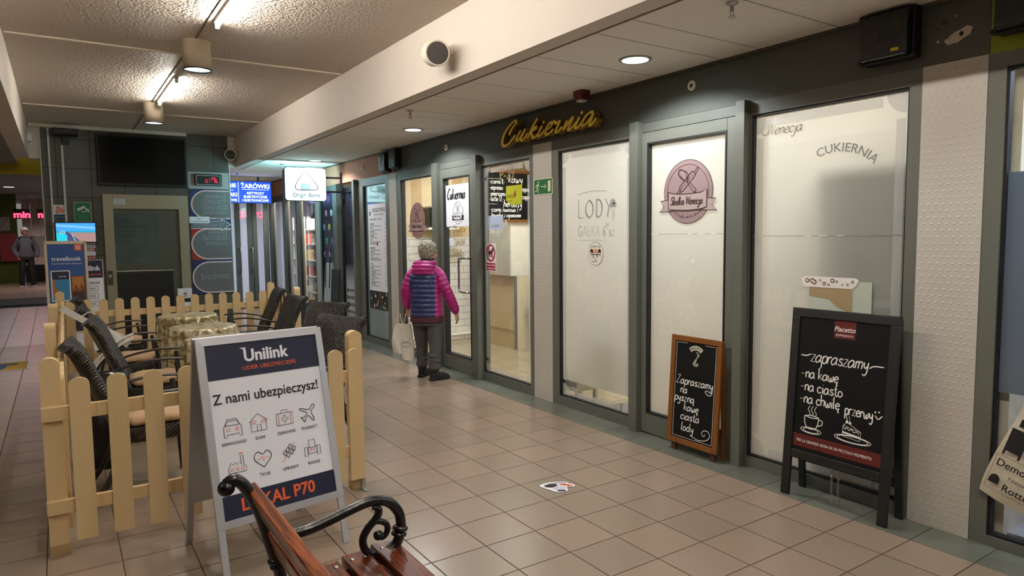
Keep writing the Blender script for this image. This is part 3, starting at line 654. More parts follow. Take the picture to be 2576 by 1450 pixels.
# green emergency exit sign on the dimpled panel
b = MB().at(on_shop(5.135, 2.03, 0.0, 3.797)).mat(0).box(-0.145, 0.145, -0.075, 0.075, 0, 0.004).mat(1).rect(-0.138, 0.138, -0.068, 0.068, 0.005)
b.mat(0).disc(-0.068, 0.042, 0.010, 0.006); L_ = lambda p, w_: b.stroke(p, w_, 0.006, taper=False)
L_([(-0.075, 0.03), (-0.088, -0.01)], 0.017); L_([(-0.088, -0.01), (-0.07, -0.03), (-0.075, -0.055)], 0.010); L_([(-0.088, -0.01), (-0.1, -0.04), (-0.12, -0.04)], 0.010); L_([(-0.075, 0.025), (-0.055, 0.005), (-0.045, 0.012)], 0.007); L_([(-0.08, 0.025), (-0.1, 0.015), (-0.11, -0.005)], 0.007)
L_([(-0.03, 0), (0.05, 0)], 0.008); L_([(0.03, 0.02), (0.052, 0), (0.03, -0.02)], 0.007); b.rect(0.08, 0.12, -0.05, 0.05, 0.006)
flat('exit_sign', b, [mat('pale_cream_print', '#f3eec9', 0.5), mat('exit_green', '#0c6a35', 0.4)], 'green emergency exit sign with running figure on the dimpled panel', 'sign')

# yellow 3-D shop sign: brush script letters, each standing off the fascia
SIGN = [('C', '-561,50 -531,89 -474,132 -434,152 -455,172 -501,163 -574,127 -640,76 -677,17 -678,-25 -640,-43 -577,-31 -504,4 -447,40'), ('u', '-350,71 -398,30 -424,-4 -405,-16 -355,9 -309,45 -272,73/-272,73 -319,27 -347,-14 -322,-26 -273,-3 -233,30'), ('k', '-88,147 -143,98 -202,41 -252,-18/-243,-1 -169,52 -115,70 -115,53 -183,31 -170,1 -155,-22 -116,-15 -64,11'), ('i', '-10,67 -48,28 -77,-4 -60,-18 -14,-4 30,23/22,103 7,84'), ('e', '30,16 89,33 127,55 124,74 95,74 52,42 30,5 48,-20 97,-11 151,16'), ('r', '134,63 165,79 200,61 247,71 226,41 198,6 195,-15 226,-15 284,19'), ('n', '347,64 319,30 286,-13/286,-13 347,26 398,64 425,76 415,53 377,7 366,-18 392,-18 437,7 475,32'), ('i', '519,69 486,30 464,-4 477,-19 514,-7 558,24/562,106 542,87'), ('a', '689,73 661,85 604,68 557,27 546,0 572,-8 627,17 682,60/695,76 671,35 648,-6 662,-20 693,-2 730,26')]   # millimetres from the middle of the sign
root = thing('shop_sign', 'yellow brush script letters standing off the dark fascia above the shop', 'sign', (3.8, 5.0, 2.5))
for ch, st in SIGN:
    q = MB().at(T(-3.8, -5.0, -2.5) @ on_shop(5.0, 2.5, 0.0, 3.8)); q.side = 1
    for k_, line in enumerate(st.split('/')):
        p = [tuple(float(v) / 1000 for v in c.split(',')) for c in line.split()]
        if len(p) == 2: p = [p[0], ((p[0][0] + p[1][0]) / 2, (p[0][1] + p[1][1]) / 2), p[1]]
        q.mat(0).stroke(smooth_path(p, 6), 0.040 if ch == 'C' else 0.036, 0.03, 0.068 + 0.0025 * k_ + 0.005 * (SIGN.index((ch, st)) % 2), ang=0.35)
    c_ = p[len(p) // 2]; q.mat(1).box(c_[0] - 0.008, c_[0] + 0.008, c_[1] - 0.008, c_[1] + 0.008, 0, 0.04)
    q.build('letter', [GOLD, GOLDSIDE], root)

# ------------------------------------------------------------------ chalkboard easels before the shop front
def lean_board(name, label, y0, y1, xfoot, xtop, height, fz, fw, frame_m, foot_h, foot_m=None, back=True):
    """A-board: frame bars, slate, legs, hinged rear frame; local x right, y up the slope, z towards the corridor"""
    w_ = y1 - y0; ln = math.hypot(height, xtop - xfoot); a = math.atan2(xtop - xfoot, height)
    root = thing(name, label, 'chalkboard', (xfoot, (y0 + y1) / 2, 0))
    up = Vector((math.sin(a), 0, math.cos(a))); out = Vector((-math.cos(a), 0, math.sin(a)))
    F = frame_of((0, 0, 0), (0, -1, 0), up, out); h0 = foot_h
    def fr(n_, *bx): MB().at(F).box(*bx).build(n_, frame_m, root, bevel=0.003)
    fr('frame_top', -w_ / 2, w_ / 2, ln - fw, ln, -0.022, 0.0); fr('frame_bottom', -w_ / 2 + fw, w_ / 2 - fw, h0, h0 + fw, -0.022, 0.0)
    for s_ in (-1, 1):
        x = s_ * (w_ / 2 - fw / 2)
        lo = 0 if foot_m is None else h0
        fr('frame_side', x - fw / 2, x + fw / 2, lo, ln - fw, -0.022, 0.0)
        if foot_m:
            k = MB().at(F); x = s_ * (w_ / 2 - fw * 1.25); k.prism([(x - .02, h0 + .02), (x - .02, 0.015), (x - .012, 0.0), (x + .012, 0.0), (x + .02, 0.015), (x + .02, h0 + .02)], -0.05, -0.024); k.build('foot', foot_m, root, bevel=0.003)
    MB().at(F).box(-w_ / 2 + fw, w_ / 2 - fw, h0 + fw, ln - fw, -0.016, -0.008).build('slate', SLATE, root)
    if back:
        up2 = Vector((math.sin(-0.04), 0, math.cos(0.04)))
        r = MB(); xb = 3.795 - xfoot - 0.03
        for s_ in (-1, 1): r.bar((xb - 0.0, s_ * (w_ / 2 - fw / 2), 0.0), (xtop - xfoot + 0.03, s_ * (w_ / 2 - fw / 2), height - 0.02), fw * 0.8, 0.02, (1, 0, 0))
        z = 0.2; r.bar((xb - 0.012, -w_ / 2 + fw, z), (xb - 0.012, w_ / 2 - fw, z), 0.02, fw)
        r.bar((xtop - xfoot + 0.03, -w_ / 2 + fw, height - 0.05), (xtop - xfoot + 0.03, w_ / 2 - fw, height - 0.05), 0.02, fw)
        r.build('rear_frame', frame_m, root, bevel=0.003)
    return root, F, ln
M_BLACKWOOD = mat('black_stained_wood', '#100f0f', 0.5, 0, 0.25, 14, 0.2, 60, stretch=(1, 1, 6))
root, F, ln = lean_board('chalkboard_easel', 'tall black framed chalkboard easel with coffee cup and cake drawings', 1.797, 2.43, 3.575, 3.665, 1.13, 0, 0.052, M_BLACKWOOD, 0.235)
b = MB().at(F @ T(0, 0, -0.0075)); DKRED = mat('dark_red_band', '#5e1a16', 0.5)
b.mat(1).rect(-0.262, 0.262, 0.31, 0.385, 0).rect(-0.05, 0.075, ln - 0.155, ln - 0.055, 0)
b.mat(0).text('Piacetto', 0.012, ln - 0.115, 0.04, 0.001, 'C', 0.02, 0.95, 0.2).text('ESPRESSO', 0.012, ln - 0.142, 0.016, 0.001, 'C', 0.01, 1.5)
b.text('PER LA GRANDE GIOIA DI UN PICCOLO MOMENTO.', -0.01, 0.340, 0.0235, 0.001, 'C', 0.018, 0.82)
pen(b, 'zapraszamy', -0.185, 0.825, 0.041, 0.0068, 0.001, slant=0.2, sx=0.80, gap=0.8, rot=0.0)
b.stroke(smooth_path([(-0.245, 0.855), (-0.21, 0.855), (-0.18, 0.868)], 4), 0.007, 0.001); b.stroke(smooth_path([(0.165, 0.835), (0.19, 0.85), (0.245, 0.853)], 4), 0.007, 0.001)
pen(b, '-na kawę', -0.235, 0.725, 0.034, 0.0068, 0.001, gap=1.2, sx=0.80); pen(b, '-na ciasto', -0.235, 0.648, 0.034, 0.0068, 0.001, gap=1.2, sx=0.80); pen(b, '-na chwilę', -0.235, 0.575, 0.034, 0.0068, 0.001, gap=1.0, sx=0.80); pen(b, 'przerwy', 0.045, 0.56, 0.033, 0.0068, 0.001, gap=0.8, sx=0.72)
b.stroke(smooth_path([(0.215, 0.588), (0.232, 0.570), (0.255, 0.592)], 5), 0.006, 0.001); b.disc(0.215, 0.605, 0.005, 0.001).disc(0.235, 0.608, 0.005, 0.001)
def ln_(p, w_=0.0055, n=5): b.stroke(smooth_path(p, n), w_, 0.001)
for q in (-0.17, -0.15, -0.13): ln_([(q, 0.505), (q + .008, 0.52), (q - .005, 0.54), (q + .006, 0.565)], 0.004)
ln_([(-0.195, 0.50), (-0.15, 0.493), (-0.105, 0.50), (-0.15, 0.507), (-0.195, 0.50)]); ln_([(-0.195, 0.50), (-0.19, 0.455), (-0.17, 0.43), (-0.13, 0.43), (-0.112, 0.455), (-0.105, 0.50)]); ln_([(-0.105, 0.49), (-0.085, 0.488), (-0.085, 0.465), (-0.112, 0.452)])
for r_ in (1, 0.75): ln_([(-0.15 + 0.065 * r_ * math.cos(a), 0.418 + 0.017 * r_ * math.sin(a)) for a in [PI * 2 * i / 10 for i in range(11)]], 0.004)
for r_ in (1, 0.85): ln_([(0.10 + 0.105 * r_ * math.cos(a), 0.425 + 0.02 * r_ * math.sin(a)) for a in [PI * 2 * i / 12 for i in range(13)]], 0.004)
for p in ([(0.04, 0.435), (0.14, 0.425)], [(0.04, 0.435), (0.042, 0.495)], [(0.14, 0.425), (0.145, 0.475)], [(0.042, 0.495), (0.145, 0.475)], [(0.042, 0.495), (0.065, 0.515)], [(0.065, 0.515), (0.145, 0.475)]): b.stroke(p, 0.0045, 0.001)
b.quad((0.041, 0.452, 0.001), (0.142, 0.44, 0.001), (0.142, 0.450, 0.001), (0.041, 0.462, 0.001)); ln_([(0.045, 0.488), (0.055, 0.475), (0.065, 0.486), (0.078, 0.472), (0.09, 0.482), (0.105, 0.467), (0.12, 0.474), (0.135, 0.462)], 0.004)
b.disc(0.062, 0.518, 0.008, 0.001).disc(0.08, 0.514, 0.008, 0.001); ln_([(0.065, 0.523), (0.055, 0.555), (0.062, 0.535)], 0.004); ln_([(0.08, 0.52), (0.072, 0.555)], 0.004)
o = b.build('chalk_writing', [CHALK, DKRED], root)
for cx in (-0.02, 0.02):
    q = MB()
    for i in range(15):
        z = 0.215 - 0.0135 * i; ax = (1, 0) if i % 2 else (0, 1)
        q.tube([(0.05 + 0.006 * math.cos(a) * ax[0], cx + 0.006 * math.cos(a) * ax[1], z + 0.0095 * math.sin(a)) for a in [2 * PI * k / 8 for k in range(8)]], 0.0016, 5, closed=True)
    q.build('chain', M_STEEL, root)
M_OAK = mat('amber_stained_wood', '#7d4c1e', 0.42, 0, 0.25, 10, 0.15, 40, stretch=(3, 3, 0.6))
root, F, ln = lean_board('chalkboard_easel', 'small wooden framed chalkboard easel leaning by the second door', 2.985, 3.44, 3.655, 3.71, 0.845, 0, 0.040, M_OAK, 0.062, mat('reddish_brown_wood', '#5a3424', 0.45))
b = MB().at(F @ T(0, 0, -0.0075)); w2 = 0.455 / 2 - 0.05; t0 = ln - 0.05
for p in ([(-w2, 0.115), (w2, 0.115)], [(-w2, 0.115), (-w2, t0)], [(w2, 0.115), (w2, t0)], [(-w2, t0), (-w2 + 0.1, t0)], [(w2 - 0.1, t0), (w2, t0)]): b.stroke(p, 0.003, 0.001, taper=False)
b.mat(1); n = 14
arc_ = lambda r_, a0, a1: [(r_ * math.cos(a0 + (a1 - a0) * i / n), t0 - 0.105 + r_ * math.sin(a0 + (a1 - a0) * i / n), 0.001) for i in range(n + 1)]
b.quad(*arc_(0.095, 2.3, 0.84), *arc_(0.062, 0.84, 2.3)); b.mat(2).text('BAILEYS', 0, t0 - 0.034, 0.025, 0.0025, 'C', 0.012, 1.0, arc=0.075)
b.mat(3)
for i in range(4): b.stroke(smooth_path([(0.0 + .006 * i, t0 - 0.055), (0.03 - .004 * i, t0 - 0.075), (-0.005 + .004 * i, t0 - 0.115), (-0.02 + .006 * i, t0 - 0.145), (0.012, t0 - 0.155 + .004 * i), (0.025 - .003 * i, t0 - 0.14), (0.01, t0 - 0.135)], 6), 0.006, 0.001 + 0.0004 * i)
b.mat(0)
for t, x, y in (('Zapraszamy', -0.165, 0.50), ('na', -0.125, 0.435), ('pyszną', -0.175, 0.375), ('kawę', -0.085, 0.312), ('ciasta', -0.11, 0.245), ('lody', -0.10, 0.165)): pen(b, t, x, y, 0.031, 0.0068, 0.001, slant=0.12, gap=1.3, sx=0.95)
ln2 = lambda p: b.stroke(smooth_path(p, 5), 0.005, 0.001)
ln2([(0.145, 0.50), (0.16, 0.47), (0.13, 0.455), (0.1, 0.475), (0.115, 0.485), (0.15, 0.475)]); ln2([(0.0, 0.14), (0.06, 0.125), (0.13, 0.14), (0.16, 0.175), (0.14, 0.205), (0.10, 0.2), (0.09, 0.175), (0.11, 0.165), (0.12, 0.18)])
b.build('chalk_writing', [CHALK, mat('cream_emblem', '#d8d2b8', 0.5), INK, mat('silver_emblem', '#a9a592', 0.4)], root)

# ------------------------------------------------------------------ grey insurance A-board
M_ALU = mat('satin_aluminium', '#c4c4c8', 0.38, 0.35, 0.04, 20)
root = thing('a_board', 'grey aluminium A-board with white and navy insurance poster beside the fence', 'sign', (0.822, 3.536, 0), 0.14)
H_, hd, w2 = 1.10, 0.283, 0.318
a = math.atan2(hd - 0.02, H_); ln = math.hypot(H_, hd - 0.02)
Ff = frame_of((0, -hd, 0), (1, 0, 0), (0, math.sin(a), math.cos(a)), (0, -math.cos(a), math.sin(a)))
Fb = frame_of((0, hd, 0), (-1, 0, 0), (0, -math.sin(a), math.cos(a)), (0, math.cos(a), math.sin(a)))
for F_, nm in ((Ff, 'front'), (Fb, 'rear')):
    fb = 0.235
    q = MB().at(F_)
    o_, i_ = [(-w2, fb), (w2, fb), (w2, ln), (-w2, ln)], [(-w2 + .036, fb + .036), (w2 - .036, fb + .036), (w2 - .036, ln - .036), (-w2 + .036, ln - .036)]
    for k in range(4):
        j = (k + 1) % 4; A, B, D, E_ = o_[k], o_[j], i_[j], i_[k]
        q.quad((*A, 0.006), (*B, 0.006), (*D, 0.010), (*E_, 0.010)); q.quad((*A, -0.012), (*A, 0.006), (*B, 0.006), (*B, -0.012)) ; q.quad((*E_, 0.010), (*D, 0.010), (*D, 0.0), (*E_, 0.0))
    q.rect(-w2, w2, fb, ln, -0.012); q.build('poster_frame', M_ALU, root)
    for s_ in (-1, 1): MB().at(F_).box(s_ * (w2 - 0.018) - 0.016, s_ * (w2 - 0.018) + 0.016, 0.0, fb, -0.010, 0.004).build('leg', M_ALU, root, bevel=0.002)
MB().box(-0.14, -0.10, -0.2, 0.2, 0.36, 0.37).build('hinge_strut', M_ALU, root)
b = MB().at(Ff @ T(0, fb, 0.002)); pw, ph = w2 - 0.036, ln - fb
y0, y1 = 0.036, ph - 0.036; hh = y1 - y0; Yv = lambda t: y1 - t * hh
b.mat(0).rect(-pw, pw, y0, y1, 0); b.mat(1).rect(-pw, pw, Yv(0.205), y1, 0.001).rect(-pw, pw, y0, Yv(0.865), 0.001)
b.mat(0).text('Unilink', 0.012, Yv(0.115), 0.083, 0.002, 'C', 0.035, 0.94); b.quad((-0.118, Yv(0.032), 0.002), (-0.088, Yv(0.032), 0.002), (-0.088, Yv(0.052), 0.002))
b.mat(2).text('LIDER UBEZPIECZEŃ', 0.022, Yv(0.165), 0.0265, 0.002, 'C', 0.012, 1.12)
b.mat(3).text('Z nami ubezpieczysz!', -0.005, Yv(0.345), 0.069, 0.002, 'C', 0.016, 0.90)
b.mat(2).text('LOKAL P70', -0.012, Yv(0.965), 0.082, 0.002, 'C', 0.03, 0.92)
xs = (-0.185, -0.06, 0.072, 0.195)
for (t, i, r) in (('SAMOCHÓD', 0, 0), ('DOM', 1, 0), ('ZDROWIE', 2, 0), ('PODRÓŻ', 3, 0), ('FIRMĘ', 0, 1), ('ŻYCIE', 1, 1), ('UPRAWY', 2, 1), ('ROLNE', 3, 1)): b.mat(3).text(t, xs[i] - 0.01, Yv((0.585, 0.80)[r]), 0.0205, 0.002, 'C', 0.01)
def ic(i, r, L_, m=3, w_=0.0026, sm=0, s=0.042):
    cx, cy = xs[i] - 0.01, Yv((0.49, 0.70)[r]); p = [(cx + x * s, cy + y * s) for x, y in L_]
    b.mat(m).stroke(smooth_path(p, 4) if sm else p, w_, 0.002, taper=False)
ic(0, 0, [(-1, -1), (-1, 0.1), (-.8, .4), (-.55, 1), (.55, 1), (.8, .4), (1, .1), (1, -1), (.7, -1), (.7, -.7), (-.7, -.7), (-.7, -1), (-1, -1)]); ic(0, 0, [(-.8, .3), (.8, .3), (.5, .8), (-.5, .8), (-.8, .3)])
for s_ in (-.5, .5): ic(0, 0, [(s_ - .15, -.3), (s_ + .15, -.3), (s_ + .15, 0), (s_ - .15, 0), (s_ - .15, -.3)], 2)
ic(1, 0, [(-1.05, .2), (0, 1.1), (1.05, .2)]); ic(1, 0, [(-.9, .3), (-.9, -.9), (.9, -.9), (.9, .3)]); ic(1, 0, [(-.2, -.9), (-.2, -.2), (.25, -.2), (.25, -.9)])
for s_ in (-.5, .55): ic(1, 0, [(s_ - .17, 0), (s_ + .17, 0), (s_ + .17, .32), (s_ - .17, .32), (s_ - .17, 0)], 2)
ic(2, 0, [(-1, -.8), (1, -.8), (1, .6), (-1, .6), (-1, -.8)]); ic(2, 0, [(-.4, .6), (-.4, .95), (.4, .95), (.4, .6)]); ic(2, 0, [(-.12, .3), (.12, .3), (.12, .02), (.4, .02), (.4, -.22), (.12, -.22), (.12, -.5), (-.12, -.5), (-.12, -.22), (-.4, -.22), (-.4, .02), (-.12, .02), (-.12, .3)])
for s_ in (-.72, .72): ic(2, 0, [(s_, -.75), (s_, .55)], 2)
ic(3, 0, [(.9, 1), (.6, .95), (.2, .45), (-.8, .75), (-.95, .6), (-.1, .1), (-.5, -.35), (-.9, -.35), (-.7, -.6), (-.5, -.95), (-.35, -.6), (.05, -.25), (.55, -.9), (.75, -.75), (.45, .2), (.95, .7), (.9, 1)], 3, 0.0035, 1)
ic(0, 1, [(-1, -.9), (1, -.9), (1, -.3), (.75, -.3), (.75, .9), (.45, .9), (.45, -.05), (.1, .25), (.1, -.05), (-.3, .25), (-.3, -.05), (-.7, .25), (-.9, -.3), (-1, -.3), (-1, -.9)])
for s_ in (-.6, 0, .6): ic(0, 1, [(s_ - .14, -.65), (s_ + .14, -.65), (s_ + .14, -.38), (s_ - .14, -.38), (s_ - .14, -.65)], 2)
ic(0, 1, [(.3, 1.05), (.55, 1.2), (.75, 1.05)], 2, 0.004, 1)
ic(1, 1, [(0, -1), (-.9, -.1), (-.95, .5), (-.5, .85), (0, .5), (.5, .85), (.95, .5), (.9, -.1), (0, -1)], 3, 0.0035, 1); ic(1, 1, [(-.7, 0), (-.25, 0), (-.1, .3), (.1, -.35), (.25, .15), (.7, 0)], 2)
for (x, y) in ((-.5, -.3), (-.15, 0), (.2, .35), (-.1, -.6), (.35, -.3), (.65, .05)): ic(2, 1, [(x, y), (x - .2, y + .35), (x + .05, y + .6), (x + .18, y + .3), (x, y)], 3, 0.003, 1)
ic(2, 1, [(-.9, -1), (-.5, -.5), (0, .2)], 2); ic(2, 1, [(.4, .75), (.75, 1)], 2)
ic(3, 1, [(-.4, 0), (-.4, .9), (.4, .9), (.4, 0)]); ic(3, 1, [(-.6, 0), (.6, 0), (.5, -.7), (-.5, -.7), (-.6, 0)])
for s_ in (-.8, .8): ic(3, 1, [(s_ - .2, .1), (s_ + .2, .1), (s_ + .2, -.95), (s_ - .2, -.95), (s_ - .2, .1)])
for s_ in (-.2, .2): ic(3, 1, [(s_ - .1, -.35), (s_ + .1, -.35), (s_ + .1, -.15), (s_ - .1, -.15), (s_ - .1, -.35)], 2)
b.build('poster', [PAPER, NAVY, ORANGE, INK], root)
MB().at(Fb @ T(0, fb, 0.002)).rect(-pw, pw, 0.036, ph - 0.036).build('poster', mat('grey_backing', '#8d8b88', 0.5), root)

# ------------------------------------------------------------------ picket fences around the cafe corner
M_FENCE = mat('cream_yellow_painted_wood', '#e0c392', 0.45, 0, 0.07, 7, 0.12, 30, stretch=(2, 2, 0.4))
M_FENCED = mat('worn_post_wood', '#b59a6c', 0.6, 0, 0.3, 12)
def picket_poly(w_, h, n=9): return [(-w_ / 2, 0), (w_ / 2, 0)] + [(w_ / 2 * math.cos(PI * i / n), h - w_ * 0.42 + w_ * 0.42 * math.sin(PI * i / n)) for i in range(n + 1)]
def fence(label, A, B, picks, posts, side=-1, rails=((0.22, 0.29), (0.69, 0.762)), pz=0.08, ptop=0.9, pw=0.09, postw=0.085, r0=-0.02, r1=0.02):
    """pickets on one side of two rails; distances run along A-B"""
    A, B = Vector(A), Vector(B); d = (B - A); L_ = d.length; ang = math.atan2(d.y, d.x)
    root = thing('picket_fence', label, 'fence', (A.x, A.y, 0), ang, 'picket fences around the cafe corner')
    for z0, z1 in rails: MB().box(r0, L_ + r1, -0.013, 0.013, z0, z1).build('rail', M_FENCE, root, bevel=0.003)
    for u in picks:
        M_ = frame_of((u, side * 0.015, pz), (1, 0, 0), (0, 0, 1), (0, -1, 0)) if side < 0 else frame_of((u, 0.033, pz), (1, 0, 0), (0, 0, 1), (0, -1, 0))
        MB().at(M_).prism(picket_poly(pw, ptop - pz), 0, 0.018).build('picket', M_FENCE, root, bevel=0.003)
    for u, off in posts:
        q = MB().at(frame_of((u, off, 0), (1, 0, 0), (0, 0, 1), (0, -1, 0))); q.prism(picket_poly(postw, 1.0), -0.033, 0.033); q.mat(1).box(-postw / 2 - .001, postw / 2 + .001, 0, 0.06, -0.034, 0.034)
        q.build('post', [M_FENCE, M_FENCED], root, bevel=0.003)
    return root
f1 = fence('cream picket fence panel nearest the bench, running behind the insurance A-board', (-0.07, 3.965), (1.49, 3.965), [0.118 + 0.1625 * i for i in range(9)] + [1.54], [(0.0, 0.045), (1.56, 0.045)], r0=-0.045, r1=0.03)
q = MB().at(T(1.58, -0.02, 0)); q.box(-0.012, 0.012, -0.045, 0.012, 0.0, 0.008).box(-0.008, 0.008, 0.01, 0.02, 0, 0.11); q.build('floor_bracket', M_STEEL, f1)
fence('cream picket fence side running away beside the dark corridor, with four posts', (-0.045, 4.06), (-0.02, 8.93), [0.12 + 0.1625 * i for i in range(30)], [(1.65, 0.045), (3.35, 0.045)], r0=0.0, r1=0.0)
fence('cream picket fence panel farthest back, standing before the lift', (-0.04, 9.03), (2.27, 9.02), [0.11 + 0.16 * i for i in range(14)], [(0.02, 0.045), (2.31, 0.045)], r0=0.02, r1=0.02)
fence('short cream picket fence return by the round sign shop, seen edge-on', (2.29, 8.93), (2.28, 7.98), [0.09 + 0.16 * i for i in range(6)], [(0.985, 0.0)], r0=0.0, r1=0.0)

# ------------------------------------------------------------------ cafe tables under gold cloths
def gold_cloth():
    m, nt, N, L, p = nodes('gold_brocade_cloth'); tc = N.new('ShaderNodeTexCoord')
    n = N.new('ShaderNodeTexNoise'); n.inputs['Scale'].default_value = 9; n.inputs['Detail'].default_value = 5; n.inputs['Distortion'].default_value = 2.0; L.new(tc.outputs['Object'], n.inputs['Vector'])
    cr = N.new('ShaderNodeValToRGB'); cr.color_ramp.elements[0].color = srgb('#9a875a'); cr.color_ramp.elements[1].color = srgb('#e2d6b4'); cr.color_ramp.elements[0].position = 0.42; cr.color_ramp.elements[1].position = 0.58
    L.new(n.outputs[0], cr.inputs[0]); L.new(cr.outputs[0], p.inputs['Base Color']); p.inputs['Roughness'].default_value = 0.32; p.inputs['Metallic'].default_value = 0.35
    return m
M_CLOTH = gold_cloth(); M_DARKMETAL = mat('dark_grey_metal', '#3a3937', 0.45, 0.6)
TABLES = [(1.13, 8.05, 'gold brocade cloth on the round table farthest back, by the fence'), (1.10, 6.93, 'gold brocade cloth on the middle one of three round tables'), (1.10, 6.0, 'gold brocade cloth on the round table nearest, half behind the A-board')]
tb0 = None
for i, (x, y, lab) in enumerate(TABLES):
    tl = lab.replace('gold brocade cloth on the ', '')
    tl = 'round pedestal table hidden under gold cloth, ' + ('the farthest back', 'the middle one', 'the nearest')[i]
    if tb0 is None:
        tb0 = thing('cafe_table', tl, 'table', (x, y, 0), 0, 'cafe tables under gold cloths')
        MB().lathe([(0.0, 0.72), (0.275, 0.72), (0.28, 0.733), (0.275, 0.745), (0, 0.745)], 40).build('tabletop', mat('brown_tabletop', '#5f4a35', 0.5), tb0)
        MB().lathe([(0.0, 0.025), (0.03, 0.025), (0.028, 0.72), (0, 0.72)], 16).build('column', M_DARKMETAL, tb0)
        MB().lathe([(0.0, 0.0), (0.23, 0.0), (0.23, 0.012), (0.04, 0.03), (0, 0.03)], 32).build('base', M_DARKMETAL, tb0)
    else: copy_thing(tb0, (x, y, 0), 0.3 * i, tl)
    q = MB().at(T(x, y, 0)); random.seed(20 + i); n = 120; rings = []
    ph_ = [random.uniform(0, 6.3) for _ in range(4)]
    def cl(r, z, amp):
        R_ = []
        for k in range(n):
            a = 2 * PI * k / n; w_ = math.sin(17 * a + ph_[0] + 0.8 * math.sin(3 * a)) + 0.5 * math.sin(29 * a + ph_[1]) + 0.4 * math.sin(7 * a + ph_[2])
            R_.append(((r + amp * w_) * math.cos(a), (r + amp * w_) * math.sin(a), z - (0.02 * math.sin(4 * a + ph_[3]) if amp > 0.008 else 0)))
        return R_
    rings = [cl(0.001, 0.7505, 0), cl(0.17, 0.7505, 0), cl(0.276, 0.7505, 0), cl(0.291, 0.747, 0.001), cl(0.296, 0.73, 0.006), cl(0.297, 0.68, 0.013), cl(0.299, 0.55, 0.018), cl(0.301, 0.42, 0.021), cl(0.302, 0.30, 0.023)]
    q.loft(rings, True, False)
    tag(q.build('tablecloth', M_CLOTH), lab, 'tablecloth', 'gold cloths on the round tables')

# ------------------------------------------------------------------ dark wicker armchairs (face local +x)
def wicker():
    m, nt, N, L, p = nodes('dark_brown_wicker'); tc = N.new('ShaderNodeTexCoord'); sp = N.new('ShaderNodeSeparateXYZ'); L.new(tc.outputs['Object'], sp.inputs[0])
    u = math_node(N, L, 'MULTIPLY', sp.outputs[1], 2 * PI / 0.03)
    v = math_node(N, L, 'MULTIPLY', sp.outputs[2], 2 * PI / 0.022)
    v2 = math_node(N, L, 'ADD', v, math_node(N, L, 'MULTIPLY', sp.outputs[0], -0.7 * 2 * PI / 0.022))
    h = math_node(N, L, 'MULTIPLY', math_node(N, L, 'SINE', u), math_node(N, L, 'SINE', v2))
    b = N.new('ShaderNodeBump'); b.inputs['Strength'].default_value = 1.0; b.inputs['Distance'].default_value = 0.006; L.new(h, b.inputs['Height']); L.new(b.outputs[0], p.inputs['Normal'])
    cr = N.new('ShaderNodeMapRange'); cr.inputs['From Min'].default_value = -1; L.new(h, cr.inputs['Value'])
    mx = N.new('ShaderNodeMix'); mx.data_type = 'RGBA'; mx.inputs[6].default_value = srgb('#1c1815'); mx.inputs[7].default_value = srgb('#3d3630'); L.new(cr.outputs[0], mx.inputs[0]); L.new(mx.outputs[2], p.inputs['Base Color'])
    p.inputs['Roughness'].default_value = 0.33; return m
M_WICKER = wicker(); M_CHAIRARM = mat('dark_chair_arm', '#35322f', 0.38, 0.3); M_CUSHION = mat('beige_cushion_fabric', '#c0a07c', 0.85, 0, 0.12, 14, 0.3, 40)
